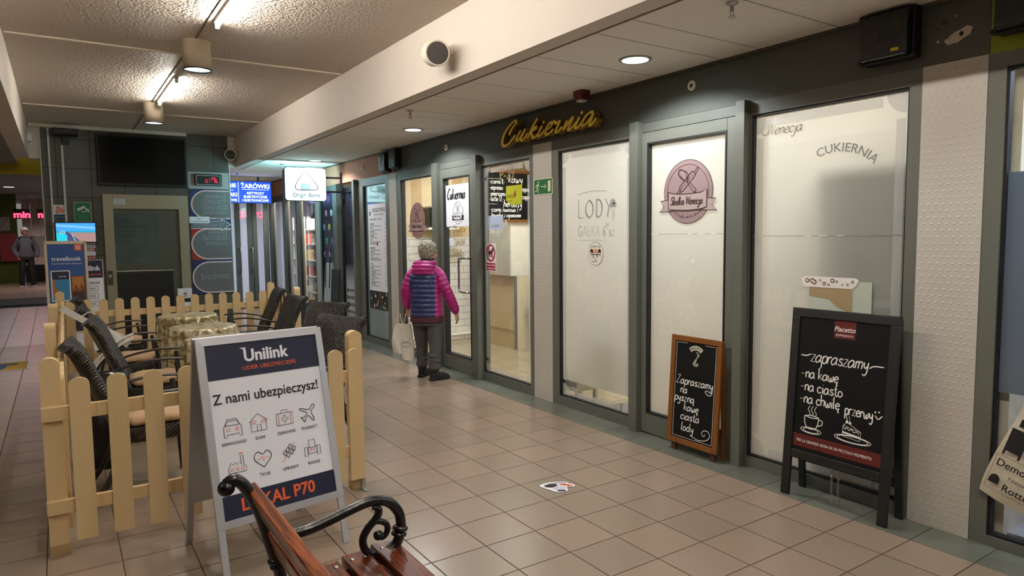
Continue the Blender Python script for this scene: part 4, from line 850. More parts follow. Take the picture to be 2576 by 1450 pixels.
def make_chair(label):
    root = thing('wicker_armchair', label, 'chair', (0, 0, 0), 0, 'dark wicker armchairs in the cafe corner')
    prof = [(-0.09, 0.44), (-0.135, 0.55), (-0.19, 0.68), (-0.24, 0.80), (-0.285, 0.90), (-0.34, 0.965)]
    q = MB(); rings = []; path = smooth_path([(a, 0, c) for a, c in prof], 4)
    for i, p_ in enumerate(path):
        t = i / (len(path) - 1); hw = 0.225 + 0.035 * t - 0.018 * math.sin(PI * t); th = 0.022
        d = path[min(i + 1, len(path) - 1)] - path[max(i - 1, 0)]; d.normalize(); nx, nz = d.z, -d.x
        R_ = []
        for k in range(-6, 7):
            yy = hw * k / 6; cur = -0.045 * (1 - (k / 6) ** 2); dip = -0.02 * (1 - (k / 6) ** 2) * (t > 0.95)
            R_.append((p_.x + cur + nx * th, yy, p_.z + nz * th + dip))
        for k in range(6, -7, -1):
            yy = hw * k / 6; cur = -0.045 * (1 - (k / 6) ** 2); dip = -0.02 * (1 - (k / 6) ** 2) * (t > 0.95)
            R_.append((p_.x + cur - nx * th, yy, p_.z - nz * th + dip))
        rings.append(R_)
    q.loft(rings); q.build('backrest', M_WICKER, root)
    q = MB(); n = 28; rr = []
    for z, sc in ((0.36, 0.95), (0.38, 1.0), (0.43, 1.0), (0.445, 0.96)):
        rr.append([(0.07 + 0.215 * sc * (abs(math.cos(a)) ** 0.45) * (1 if math.cos(a) > 0 else -1), 0.255 * sc * (abs(math.sin(a)) ** 0.45) * (1 if math.sin(a) > 0 else -1), z) for a in [2 * PI * k / n for k in range(n)]])
    q.loft(rr); q.build('seat', M_WICKER, root)
    for s_ in (-1, 1):
        MB().tube(smooth_path([(0.235, s_ * 0.268, 0.63), (0.255, s_ * 0.262, 0.45), (0.265, s_ * 0.258, 0.2), (0.275, s_ * 0.255, 0.0)], 5), [0.017] * 16, 8).build('leg', M_CHAIRARM, root)
        MB().tube(smooth_path([(-0.12, s_ * 0.20, 0.44), (-0.13, s_ * 0.21, 0.3), (-0.18, s_ * 0.22, 0.15), (-0.28, s_ * 0.225, 0.0)], 5), [0.017] * 16, 8).build('leg', M_CHAIRARM, root)
        MB().tube(smooth_path([(-0.22, s_ * 0.262, 0.585), (-0.08, s_ * 0.275, 0.628), (0.08, s_ * 0.28, 0.655), (0.20, s_ * 0.28, 0.658), (0.285, s_ * 0.278, 0.652)], 5), 0.020, 8, flat=0.5).build('armrest', M_CHAIRARM, root)
    return root
def make_cushion(x, y, rz, label):
    q = MB().at(T(x, y, 0.447) @ R(rz, 'Z') @ T(0.085, 0, 0)); n = 32; rr = []
    for z, sc in ((0.0, 0.86), (0.012, 0.98), (0.03, 1.0), (0.05, 0.95), (0.062, 0.75), (0.066, 0.4), (0.064, 0.02)):
        rr.append([(0.19 * sc * (abs(math.cos(a)) ** 0.5) * (1 if math.cos(a) > 0 else -1) * (1 + 0.02 * math.sin(9 * a)), 0.225 * sc * (abs(math.sin(a)) ** 0.5) * (1 if math.sin(a) > 0 else -1) * (1 + 0.02 * math.sin(11 * a)), z + 0.004 * math.sin(7 * a) * sc) for a in [2 * PI * k / n for k in range(n)]])
    q.loft(rr); return tag(q.build('seat_cushion', M_CUSHION), label, 'cushion', 'beige cushions on the wicker armchairs')
CH = [(0.36, 4.80, 0.0, 'dark wicker armchair nearest the front fence panel, tipped toward the corridor side', 'beige cushion on the wicker armchair nearest the front fence panel'),
      (0.51, 6.05, -0.12, 'dark wicker armchair left of the nearest gold table', 'beige cushion on the armchair left of the nearest gold table'),
      (0.47, 7.22, -0.05, 'dark wicker armchair left of the middle gold table', 'beige cushion on the armchair left of the middle gold table'),
      (0.46, 8.42, 0.0, 'dark wicker armchair left of the farthest gold table', 'beige cushion on the armchair left of the farthest gold table'),
      (1.88, 8.40, PI - 0.10, 'dark wicker armchair right of the farthest gold table', None), (1.74, 7.15, PI + 0.06, 'dark wicker armchair right of the middle gold table, before another', None),
      (1.80, 6.12, PI + 0.42, 'dark wicker armchair with high back turned to the confectionery, the farther of two', None), (1.50, 4.95, PI + 0.38, 'dark wicker armchair just behind the right end post of the front fence', None)]
c0 = None
for x, y, rz, lab, cu in CH:
    if c0 is None: c0 = make_chair(lab); c0.location = (x, y, 0); c0.rotation_euler.z = rz
    else: copy_thing(c0, (x, y, 0), rz, lab)
    if cu: make_cushion(x, y, rz, cu)

# ------------------------------------------------------------------ park bench
M_IRON = mat('black_cast_iron', '#0a0a0a', 0.3, 0.0, 0.2, 40, 0.15, 130, coat=0.15)
def wood(name, c1, c2):
    m, nt, N, L, p = nodes(name); tc = N.new('ShaderNodeTexCoord'); mp = N.new('ShaderNodeMapping'); mp.inputs['Scale'].default_value = (34, 1.6, 34); L.new(tc.outputs['Object'], mp.inputs[0])
    n = N.new('ShaderNodeTexNoise'); n.inputs['Scale'].default_value = 2.2; n.inputs['Detail'].default_value = 6; n.inputs['Distortion'].default_value = 0.8; L.new(mp.outputs[0], n.inputs['Vector'])
    cr = N.new('ShaderNodeValToRGB'); cr.color_ramp.elements[0].position = 0.38; cr.color_ramp.elements[1].position = 0.62; cr.color_ramp.elements[0].color = srgb(c1); cr.color_ramp.elements[1].color = srgb(c2)
    L.new(n.outputs[0], cr.inputs[0])
    n2 = N.new('ShaderNodeTexNoise'); n2.inputs['Scale'].default_value = 6; n2.inputs['Detail'].default_value = 6; L.new(tc.outputs['Object'], n2.inputs['Vector'])
    r2 = N.new('ShaderNodeValToRGB'); r2.color_ramp.elements[0].position = 0.66; r2.color_ramp.elements[1].position = 0.72; r2.color_ramp.elements[0].color = (0, 0, 0, 1); L.new(n2.outputs[0], r2.inputs[0])
    mx = N.new('ShaderNodeMix'); mx.data_type = 'RGBA'; L.new(r2.outputs[0], mx.inputs[0]); L.new(cr.outputs[0], mx.inputs[6]); mx.inputs[7].default_value = srgb('#c08a54'); L.new(mx.outputs[2], p.inputs['Base Color'])
    b = N.new('ShaderNodeBump'); b.inputs['Strength'].default_value = 0.35; b.inputs['Distance'].default_value = 0.004; L.new(n.outputs[0], b.inputs['Height']); L.new(b.outputs[0], p.inputs['Normal'])
    p.inputs['Roughness'].default_value = 0.3; p.inputs['Coat Weight'].default_value = 0.3; return m
M_BENCHW = wood('varnished_red_brown_wood', '#3d150b', '#7d3a1c'); M_BENCHT = wood('varnished_orange_brown_wood', '#4c1d0d', '#9c5024')
bench = thing('park_bench', 'park bench with black cast iron scroll arms and red brown slats', 'bench', (0.7, 1.5, 0))
def iron_end(y):
    q = MB().at(T(-0.7, y - 1.5, 0)); P3 = lambda L_: [(a, 0, c) for a, c in L_]
    q.ball((0.394, 0, 0.803), (0.026, 0.026, 0.026), 16, 12)
    q.tube(smooth_path(P3([(0.392, 0.815), (0.418, 0.826), (0.45, 0.795), (0.487, 0.715), (0.517, 0.60), (0.538, 0.52), (0.55, 0.46), (0.545, 0.40)]), 5), [0.018, 0.018, 0.018, 0.018, 0.018] + [0.019] * 31, 12)
    for x, z in ((0.534, 0.535), (0.540, 0.515)): q.at(T(-0.7 + x, y - 1.5, z) @ R(-0.25, 'Y')).lathe([(0.018, -0.008), (0.026, -0.004), (0.026, 0.004), (0.018, 0.008)], 16, True, False)
    q.at(T(-0.7, y - 1.5, 0))
    arm = smooth_path(P3([(0.53, 0.605), (0.57, 0.607), (0.64, 0.606), (0.72, 0.622), (0.80, 0.642), (0.87, 0.652), (0.93, 0.634), (0.968, 0.588), (0.977, 0.535), (0.970, 0.50), (0.955, 0.472), (0.925, 0.456), (0.89, 0.445)]), 5)
    q.tube(arm, 0.0185, 12)
    for x, z in ((0.974, 0.528), (0.968, 0.508)): q.at(T(-0.7 + x, y - 1.5, z) @ R(0.2, 'Y')).lathe([(0.019, -0.009), (0.028, -0.004), (0.028, 0.004), (0.019, 0.009)], 16, True, False)
    q.at(T(-0.7, y - 1.5, 0))
    q.tube(smooth_path(P3([(0.872, 0.628), (0.888, 0.622), (0.893, 0.603), (0.880, 0.582), (0.850, 0.555), (0.832, 0.522), (0.838, 0.485), (0.862, 0.462), (0.895, 0.450), (0.93, 0.455)]), 5), [0.010] * 6 + [0.014] * 40, 10)
    q.tube(smooth_path(P3([(0.872, 0.575), (0.895, 0.572), (0.92, 0.556), (0.924, 0.53), (0.908, 0.512), (0.89, 0.517)]), 5), 0.011, 10)
    q.ball((0.889, 0, 0.522), 0.018, 12, 8)
    # seat bearer and legs down to the floor
    q.tube(smooth_path(P3([(0.54, 0.42), (0.62, 0.405), (0.75, 0.41), (0.86, 0.425), (0.93, 0.43)]), 5), 0.018, 10)
    q.tube(smooth_path(P3([(0.545, 0.42), (0.52, 0.30), (0.50, 0.15), (0.47, 0.06), (0.44, 0.02)]), 5), 0.02, 10); q.tube(smooth_path(P3([(0.92, 0.43), (0.93, 0.30), (0.94, 0.15), (0.96, 0.06), (0.985, 0.02)]), 5), 0.02, 10)
    q.tube(smooth_path(P3([(0.52, 0.22), (0.72, 0.30), (0.93, 0.22)]), 6), 0.013, 8)
    q.box(0.41, 0.47, -0.03, 0.03, 0.0, 0.02).box(0.955, 1.015, -0.03, 0.03, 0.0, 0.02)
    q.build('iron_end', M_IRON, bench)
iron_end(2.2); iron_end(0.95)
def slat(c, wx, wz, tilt, m, screws=True):
    M_ = T(c[0] - 0.7, 1.575 - 1.5, c[1]) @ R(tilt, 'Y')
    o = MB().at(M_).box(-wx / 2, wx / 2, -0.675, 0.675, -wz / 2, wz / 2).build('slat', m, bench, bevel=0.005)
    if screws:
        k = MB()
        for y in (0.625, -0.625):
            for x in (-wx * 0.25, wx * 0.25):
                k.at(M_ @ T(x, y, wz / 2)).lathe([(0.0085, 0), (0.0075, 0.003), (0.004, 0.0045), (0, 0.0045)], 12)
        k.build('screw_heads', M_STEEL, o)
slat((0.925, 0.452), 0.098, 0.036, 0.10, M_BENCHW); slat((0.815, 0.442), 0.092, 0.036, 0.0, M_BENCHW); slat((0.712, 0.430), 0.09, 0.036, -0.03, M_BENCHW); slat((0.61, 0.428), 0.09, 0.036, -0.05, M_BENCHW)
slat((0.492, 0.735), 0.036, 0.105, -0.35, M_BENCHT, False); slat((0.535, 0.60), 0.036, 0.09, -0.28, M_BENCHT, False)

# ------------------------------------------------------------------ ceiling lamps and fittings
M_TUBE = mat('lit_fluorescent_tube', '#ffffff', 0.4, emit=(1.0, 0.94, 0.85, 1), estr=118)
def tube_lamp(y0, y1, label):
    root = thing('fluorescent_tube_lamp', label, 'lamp', (1.1, (y0 + y1) / 2, 3.2), 0, 'fluorescent tubes along the ceiling'); h = (y1 - y0) / 2
    MB().box(-0.022, 0.022, -h, h, 0.026, 0.049).build('housing', M_WHITE, root)
    MB().tube([(0, -h + 0.02, 0), (0, h - 0.02, 0)], 0.013, 10).build('tube', M_TUBE, root)
    for s_ in (-1, 1): MB().box(-0.015, 0.015, s_ * h - 0.012, s_ * h + 0.012, -0.015, 0.03).build('tube_holder', M_WHITE, root)
tube_lamp(2.95, 4.25, 'lit fluorescent tube lamp above and before the nearest cylinder lamp, mostly out of frame'); tube_lamp(4.3, 5.69, 'lit fluorescent tube lamp between the top picture edge and the nearest cylinder lamp')
tube_lamp(7.85, 9.02, 'long lit fluorescent tube lamp between the two cylinder lamps'); tube_lamp(9.07, 9.27, 'stubby lit end tube lamp beside the far cylinder lamp')
tube_lamp(-1.2, 0.2, 'lit fluorescent tube lamp on the ceiling behind the bench'); tube_lamp(0.3, 1.7, 'lit fluorescent tube lamp on the ceiling over the bench')
tag(MB().box(1.036, 1.046, 2.9, 11.9, 3.242, 3.25).build('cable_duct', mat('brown_grey_duct', '#6b6255', 0.7)), 'thin dark cable duct beside the ceiling tubes', 'duct')
M_LENS = mat('pale_blue_lit_glass', '#dff4f4', 0.2, emit=(0.72, 0.97, 1.0, 1), estr=3.2)
M_CAN = mat('cream_lamp_body', '#d9c9b0', 0.5)
can0 = None
for i, (x, y) in enumerate(CANS):
    lab = ('cream cylinder ceiling lamp, the larger and nearer of the two in view', 'cream cylinder ceiling lamp with small vent, the far one by the lift wall', 'cream cylinder ceiling lamp over the fence', 'cream cylinder ceiling lamp behind the bench')[i]
    if can0 is None:
        can0 = thing('cylinder_lamp', lab, 'lamp', (x, y, 3.25), 0, 'cylinder lamps under the main ceiling')
        MB().lathe([(0.108, -0.235), (0.112, -0.24), (0.112, -0.01), (0.118, 0.0), (0, 0.0)], 32, True, False).build('lamp_body', M_CAN, can0)
        MB().lathe([(0, -0.234), (0.106, -0.232)], 32).build('lens', M_LENS, can0)
        MB().lathe([(0.112, -0.246), (0.115, -0.238), (0.104, -0.232), (0.104, -0.246), (0.112, -0.246)], 32, True, False).build('rim', M_BLACK, can0)
    else: copy_thing(can0, (x, y, 3.25), 0, lab)
q = MB()
for i in range(4): q.box(-0.05 + 0.02 * i, -0.037 + 0.02 * i, -0.114, -0.110, -0.06, -0.04)
bpy.context.view_layer.update()
M_RECESS = mat('downlight_lit_lens', '#e8f6fa', 0.25, emit=(0.80, 0.95, 1.0, 1), estr=5.0)
d0 = None
for i, (x, y) in enumerate(DOWN):
    lab = ('round recessed downlight above the second shop door', 'round recessed downlight above the door with handle', 'round recessed downlight near the round sign shop', 'round recessed downlight above the neighbouring shop', 'round recessed downlight behind the camera')[i]
    if d0 is None:
        d0 = thing('recessed_downlight', lab, 'lamp', (x, y, 2.752), 0, 'downlights in the side ceiling')
        MB().lathe([(0, -0.004), (0.092, -0.003)], 36).build('lens', M_RECESS, d0)
        MB().lathe([(0.09, -0.008), (0.108, -0.006), (0.112, 0.0), (0.09, 0.0), (0.09, -0.008)], 36, True, False).build('rim', mat('grey_lamp_rim', '#a9a9a4', 0.4, 0.5), d0)
    else: copy_thing(d0, (x, y, 2.752), 0, lab)
# sprinkler heads
sp0 = None
for i, (x, y, z) in enumerate(((2.92, 2.32, 2.752), (2.80, 5.87, 2.752), (3.03, 11.1, 2.752), (2.75, 13.0, 2.752))):
    lab = ('sprinkler head at the upper picture edge over the big window', 'sprinkler head before the yellow letter sign', 'sprinkler head near the round sign shop', 'sprinkler head above the blue lit sign')[i]
    if sp0 is None:
        sp0 = thing('sprinkler_head', lab, 'sprinkler', (x, y, z), 0, 'sprinkler heads in the side ceiling')
        MB().lathe([(0, 0), (0.032, 0), (0.03, -0.006), (0.012, -0.012), (0.009, -0.03), (0.013, -0.034), (0.006, -0.045), (0, -0.045)], 16).build('sprinkler_body', M_STEEL, sp0)
        q = MB(); [q.tube([(s_ * 0.008, 0, -0.034), (s_ * 0.016, 0, -0.05), (s_ * 0.004, 0, -0.068)], 0.0028, 6) for s_ in (-1, 1)]
        q.lathe([(0, -0.068), (0.02, -0.068), (0.02, -0.071), (0, -0.072)], 14); q.build('deflector', M_STEEL, sp0)
    else: copy_thing(sp0, (x, y, z), 0.5, lab)
# loudspeakers on the beam
M_GRILLE = mat('dark_grey_speaker_grille', '#4c4745', 0.7, 0, 0.2, 200, 0.5, 600)
k0 = None
for i, (x, y, z) in enumerate(((2.36, 4.50, 2.91), (2.40, 11.75, 2.935))):
    lab = ('cylindrical loudspeaker on the white beam nearest the camera', 'cylindrical loudspeaker on the beam end beside the lift wall')[i]
    if k0 is None:
        k0 = thing('loudspeaker', lab, 'speaker', (x, y, z), 0, 'loudspeakers on the white beam')
        ax = Vector((-0.30, -0.93, -0.22)).to_track_quat('Z', 'Y').to_matrix().to_4x4()
        MB().at(ax).lathe([(0.06, -0.14), (0.085, -0.13), (0.092, -0.10), (0.092, 0.07), (0.088, 0.08)], 32).build('speaker_body', mat('cream_plastic', '#e4dccb', 0.45), k0)
        MB().at(ax).lathe([(0.0, 0.084), (0.06, 0.084), (0.088, 0.078)], 32).build('grille', M_GRILLE, k0)
        q = MB().tube(smooth_path([(0.02, 0.06, 0.085), (0.06, 0.05, 0.10), (0.12, 0.06, 0.085), (0.154, 0.06, 0.06)], 4), 0.008, 6); q.box(0.148, 0.156, 0.02, 0.10, 0.02, 0.09); q.build('bracket', M_WHITE, k0)
    else: copy_thing(k0, (x, y, z), 0, lab)
# fascia fittings
r = thing('fire_alarm_sounder', 'dark red alarm sounder under the side ceiling, right of the yellow letters', 'alarm', (3.62, 4.36, 2.752))
MB().prism([(-0.055, 0), (0.055, 0), (0.06, -0.03), (0.045, -0.075), (-0.045, -0.075), (-0.06, -0.03)], -0.04, 0.04)
q = MB().at(frame_of((0, 0, 0), (0, -1, 0), (0, 0, 1), (-1, 0, 0))); q.prism([(-0.055, 0), (0.055, 0), (0.06, -0.03), (0.045, -0.075), (-0.045, -0.075), (-0.06, -0.03)], -0.04, 0.04); q.build('sounder_body', mat('dark_red_plastic', '#5a0f14', 0.4), r, bevel=0.006)
MB().box(-0.03, 0.03, -0.03, 0.03, -0.088, -0.075).build('base', M_WHITE, r)
e0 = None
for i, (y, z) in enumerate(((3.35, 2.625), (7.02, 2.60), (9.6, 2.60))):
    lab = ('small round cream sensor on the fascia above the second door', 'small round cream sensor on the fascia left of the yellow letters', 'small round cream sensor on the pink fascia')[i]
    if e0 is None:
        e0 = thing('fascia_sensor', lab, 'sensor', (3.8, y, z), 0, 'round sensors on the fascia')
        q = MB().at(R(-PI / 2, 'Y')); q.lathe([(0.036, 0), (0.036, 0.012), (0.03, 0.018), (0.016, 0.018), (0.013, 0.012)], 24); q.build('ring', mat('cream_plastic', '#e4dccb', 0.45), e0)
        q = MB().at(R(-PI / 2, 'Y')); q.lathe([(0.013, 0.012), (0.008, 0.02), (0, 0.022)], 16); q.build('eye', mat('maroon_lens', '#3a1718', 0.3), e0)
    else: copy_thing(e0, (3.8, y, z), 0, lab)
def box_on_fascia(name, label, cat, y0, y1, z0, z1, dep, lidm, red=False, yl=False):
    cy, cz = (y0 + y1) / 2, (z0 + z1) / 2; hy, hz = (y1 - y0) / 2, (z1 - z0) / 2
    r = thing(name, label, cat, (3.8, cy, cz)); F = frame_of((0, 0, 0), (0, -1, 0), (0, 0, 1), (-1, 0, 0))
    MB().at(F).box(-hy, hy, -hz, hz, 0.0, dep * 0.62).build('box_body', M_BLACK, r, bevel=0.008)
    MB().at(F).box(-hy + .012, hy - .012, -hz + .012, hz - .012, dep * 0.62, dep).build('lid', lidm, r, bevel=0.012)
    if red:
        for sy, sz in ((-1, 1), (-1, -1), (1, -1)):
            q = MB().at(F @ T(sy * (hy - 0.005), sz * (hz - 0.012), dep * 0.6)); q.lathe([(0.016, -0.01), (0.016, 0.012), (0, 0.014)], 12); q.build('corner_screw', mat('maroon_plastic', '#4c1216', 0.5) if sz > 0 else M_BLACK, r)
    return r, F, hy, hz
M_SMOKE = mat('smoked_lid', '#1d1d1f', 0.18)
r, F, hy, hz = box_on_fascia('meter_box', 'large black box with smoked lid and yellow label on the dark fascia, upper right', 'box', 1.81, 2.09, 2.485, 2.745, 0.125, M_SMOKE, True)
q = MB().at(F @ T(0, 0, 0.1255)); q.rect(0.045, 0.085, -0.095, -0.078); q.build('yellow_label', mat('yellow_sticker', '#e2c21a', 0.5), r)
for a_ in ((-0.085, -0.02, -0.03, 0.055), (0.04, 0.095, -0.01, 0.075)): MB().at(F @ T(0, 0, 0.1252)).rect(*a_).build('meter_window', mat('dark_brown_glass', '#2e2420', 0.2), r)
box_on_fascia('meter_box', 'black box with smoked lid on the lime green fascia at the picture edge', 'box', 1.16, 1.45, 2.50, 2.745, 0.125, M_SMOKE, True)
box_on_fascia('alarm_box', 'small black box on the fascia between yellow letters and pink fascia', 'box', 8.27, 8.50, 2.47, 2.735, 0.09, mat('black_gloss_plastic', '#15181c', 0.25))
r, F, hy, hz = box_on_fascia('emergency_lamp', 'dark box with pale lamp windows on the pink fascia', 'lamp', 8.58, 8.82, 2.45, 2.72, 0.10, M_BLACK)
MB().at(F @ T(0, 0, 0.1005)).rect(-0.10, -0.03, -0.06, 0.07).rect(0.05, 0.09, -0.04, 0.08).build('lamp_window', mat('pale_lamp_glass', '#b8c4c6', 0.3), r)
# broken plaster on the fascia
q = MB().at(on_shop(1.63, 2.555, 0.001, 3.8)); random.seed(3)
q.mat(0).quad(*[(0.05 * (1 + .3 * random.random()) * math.cos(a) + .02 * math.sin(a), 0.03 * (1 + .4 * random.random()) * math.sin(a) + 0.012 * math.cos(a), 0) for a in [2 * PI * k / 14 for k in range(14)]])
q.mat(1).disc(0.008, 0.006, 0.010, 0.001, 0.012); [q.mat(i % 2).disc(x, y, r_, 0.001) for i, (x, y, r_) in enumerate(((-0.10, -0.01, 0.007), (0.06, 0.01, 0.006), (-0.02, 0.10, 0.005), (-0.07, 0.08, 0.012), (-0.06, -0.015, 0.01), (-0.105, 0.055, .005)))]
o = q.build('plaster_damage', [mat('bare_plaster', '#cdbfb0', 0.9), M_GASKET]); o.parent = bpy.data.objects['wall_fascia']

# ------------------------------------------------------------------ lift wall and what hangs on it
LY = 11.996
def onlift(x, z, out=0.0): return on_front(x, z, LY, out)
r = thing('television', 'big black switched off television high on the dark lift wall', 'television', (1.15, LY, 2.77))
MB().at(on_front(0, 0, 0)).box(-0.612, 0.612, -0.38, 0.38, 0.035, 0.085).build('casing', M_BLACK, r, bevel=0.008)
MB().at(on_front(0, 0, 0)).rect(-0.585, 0.585, -0.345, 0.355, 0.0862).build('screen', mat('dark_screen_glass', '#08090b', 0.35, spec=0.15), r)
MB().at(on_front(0, 0, 0)).box(-0.2, 0.2, -0.15, 0.15, 0.0, 0.035).build('wall_bracket', M_BLACK, r)
r = thing('projector', 'black projector on a bracket in the upper left corner of the lift wall', 'projector', (0.16, LY, 3.13))
q = MB().at(on_front(0, 0, 0)); q.box(-0.15, 0.16, -0.045, 0.04, 0.04, 0.30); q.build('projector_body', M_BLACK, r, bevel=0.01)
MB().at(on_front(0, 0, 0)).box(-0.03, 0.05, -0.16, -0.045, 0.0, 0.06).box(-0.02, 0.03, -0.02, 0.02, 0, 0.04).build('bracket', M_BLACK, r)
for x0, x1, z0, z1, lab in ((-0.06, -0.035, 0.3, 3.23, 'thin white cable duct, left of the two on the lift wall'), (0.10, 0.128, 1.84, 2.96, 'thin white cable duct below the projector')):
    tag(MB().at(frame_of((0, LY, 0), (1, 0, 0), (0, 0, 1), (0, -1, 0))).box(x0, x1, z0, z1, 0, 0.018).build('cable_duct', M_WHITE), lab, 'duct')
# lift: frame, doors, window, bar, call plate
M_LIFTF = mat('champagne_steel', '#a39a84', 0.38, 0.4, 0.06, 40); M_LIFTD = mat('dark_lift_door', '#2a2b29', 0.3, 0.3)
r = thing('lift_door', 'lift entrance with beige steel frame and glazed dark door', 'lift', (1.165, LY, 0))
F = on_front(0, 0, 0)
q = MB().at(F); q.box(-0.585, -0.45, 0, 2.26, 0, 0.06).box(0.45, 0.585, 0, 2.26, 0, 0.06).box(-0.45, 0.45, 2.04, 2.26, 0, 0.06); q.build('door_frame', M_LIFTF, r, bevel=0.004)
MB().at(F).box(-0.45, 0.45, 0, 2.04, 0.002, 0.02).build('door_leaf', mat('olive_grey_door', '#55564a', 0.4, 0.2), r)
MB().at(F).box(-0.445, 0.155, 1.20, 1.96, 0.02, 0.026).build('window_glass', mat('lift_window_glass', '#5b6462', 0.08, 0.0, 0.4, 3), r)
MB().at(F).box(-0.46, 0.33, 0.02, 1.05, 0.02, 0.03).build('lower_panel', mat('black_kick_panel', '#1b1c1c', 0.35), r)
MB().at(F).tube([(-0.46, 1.085, 0.04), (0.35, 1.08, 0.04)], 0.012, 8).build('push_bar', M_STEEL, r)
MB().at(F).box(-0.575, -0.50, 0.88, 1.10, 0.06, 0.068).build('call_plate', mat('dark_call_plate', '#4a4238', 0.4), r)
MB().at(F).rect(-0.02, 0.02, -0.02, 0.02).build('call_button', M_STEEL, r).location = (-0.537, -0.069, 1.02)
b = MB().at(onlift(0.80, 2.15, 0.061)); b.mat(0).rect(-0.075, 0.075, -0.045, 0.045); b.mat(1)
for i in range(4): b.rect(-0.06, 0.05, 0.025 - 0.02 * i, 0.031 - 0.02 * i, 0.001)
flat('paper_notice', b, [PAPER, GREYLINE], 'small white paper notice on the lift frame', 'notice')
# opening notice behind the lift window
b = MB().at(onlift(0.93, 1.6, 0.027)); b.mat(0)
for i, (t, s_) in enumerate((('Wesoły sklep', .045), ('Dworzec autobusowy', .045), ('Regulamin korzystania', .03), ('z dźwigu osobowego', .03), ('nie przeciążać', .03))): b.text(t, -0.17, 0.24 - 0.075 * i, s_, 0, 'L')
flat('window_lettering', b, [mat('dark_grey_lettering', '#343836', 0.6)], 'dark faint lettering on the lift window', 'lettering')
# wifi and camera signs
b = MB().at(onlift(0.033, 1.985, 0.003)); b.mat(0).rect(-0.072, 0.072, -0.105, 0.105).mat(2).rect(-0.072, 0.072, -0.105, -0.035, 0.001)
b.mat(1); [b.ring(-0.05, -0.03, r_, r_, 0.022, 0.002, 0.25, 1.45, 12) for r_ in (0.035, 0.07, 0.105)]; b.mat(0).text('STREFA WI-FI', 0, -0.08, 0.02, 0.002, 'C')
flat('wifi_sign', b, [PAPER, ORANGE, mat('dark_blue_print', '#27406e', 0.5)], 'white wifi sign with orange waves above the monitor', 'sign')
b = MB().at(onlift(0.325, 1.99, 0.003)); b.mat(1).rect(-0.108, 0.108, -0.145, 0.145).mat(0).rect(-0.102, 0.102, -0.139, 0.139, 0.001).mat(1)
b.quad((-0.075, 0.045, .002), (0.025, 0.095, .002), (0.04, 0.065, .002), (-0.06, 0.01, .002)); b.quad((0.03, 0.06, .002), (0.07, 0.045, .002), (0.075, 0.02, .002), (0.03, 0.03, .002)); b.stroke([(-0.02, 0.03), (0.0, 0.0), (0.07, 0.01)], 0.014, 0.002); b.rect(0.066, 0.08, -0.01, 0.04, .002)
b.mat(2); [b.rect(-0.07, 0.07, -0.05 - 0.028 * i, -0.042 - 0.028 * i, .002) for i in range(3)]
flat('camera_sign', b, [mat('sign_green', '#157a42', 0.5), PAPER, mat('pale_green_print', '#5fa57a', 0.5)], 'green surveillance sign with white camera above the monitor', 'sign')
# monitor showing a beach
r = thing('monitor', 'wall monitor showing a blue beach road picture', 'monitor', (0.225, LY, 1.683)); F = on_front(0, 0, 0)
MB().at(F).box(-0.262, 0.262, -0.158, 0.158, 0.02, 0.07).build('casing', mat('dark_monitor_casing', '#2c2a30', 0.4), r, bevel=0.005)
def glow(name, c, s=1.0): return mat(name, '#101014' if name.endswith('_screen') else c, 0.5, emit=c, estr=s * (0.5 if name.endswith('_screen') else 1.0))
b = MB().at(F @ T(0, 0, 0.0715)); X0, X1, Z0, Z1 = -0.245, 0.245, -0.138, 0.14
b.mat(0).rect(X0, X1, 0.02, Z1).mat(1).rect(X0, X1, 0.0, 0.02).mat(2).quad((-0.12, 0.0, 0), (X0, 0.0, 0), (X0, Z0, 0), (X1, Z0, 0), (X1, 0.0, 0))
b.mat(3).quad((-0.14, 0.015, .0005), (-0.10, 0.01, .0005), (0.06, Z0, .0005), (-0.10, Z0, .0005)); b.mat(4).quad((-0.06, -0.02, .001), (-0.055, -0.02, .001), (0.0, Z0, .001), (-0.012, Z0, .001))
b.mat(5).quad((X0, -0.005, .001), (-0.14, -0.01, .001), (-0.11, -0.05, .001), (-0.13, Z0, .001), (X0, Z0, .001)); b.mat(4).ring(-0.165, 0.005, 0.03, 0.016, 0.006, 0.002); b.mat(6).quad((X0, 0.09, .0005), (X1, 0.05, .0005), (X1, 0.08, .0005), (X0, 0.12, .0005))
b.build('screen', [glow('sky_blue_screen', '#45a3ee', 1.6), glow('sea_screen', '#0fa9c4', 1.4), glow('sand_screen', '#b58f8c', 1.3), glow('road_screen', '#4f5e8e', 1.1), glow('white_screen', '#e9f0f4', 1.3), glow('turquoise_screen', '#22c7e0', 1.6), glow('pale_sky_screen', '#7cc0f2', 1.6)], r)
# LED clock above the service panel
r = thing('led_clock', 'red digital clock on a grey plate right of the television', 'clock', (2.085, LY, 2.515)); F = on_front(0, 0, 0)
MB().at(F).box(-0.305, 0.31, -0.135, 0.135, 0.0, 0.012).build('back_plate', mat('light_grey_plate', '#a9a8a6', 0.5), r)
MB().at(F).box(-0.215, 0.19, -0.085, 0.10, 0.012, 0.075).build('casing', M_BLACK, r, bevel=0.006)
b = MB().at(F @ T(0, 0, 0.0755)); b.mat(0)
for p in (((-0.19, 0.165), (-0.07, 0.075)),): (x0, x1), (z0, z1) = p; [b.stroke(s_, 0.005, 0, taper=False) for s_ in ([(x0, z0), (x1, z0)], [(x1, z0), (x1, z1)], [(x1, z1), (x0, z1)], [(x0, z1), (x0, z0)])]
b.mat(1)
for x in (-0.06, 0.0):
    if x < 0: b.rect(x, x + 0.035, 0.0, 0.01, .001).rect(x, x + 0.035, -0.035, -0.025, .001)
for z in (0.015, -0.02): b.rect(0.0, 0.01, z, z + 0.01, .001)
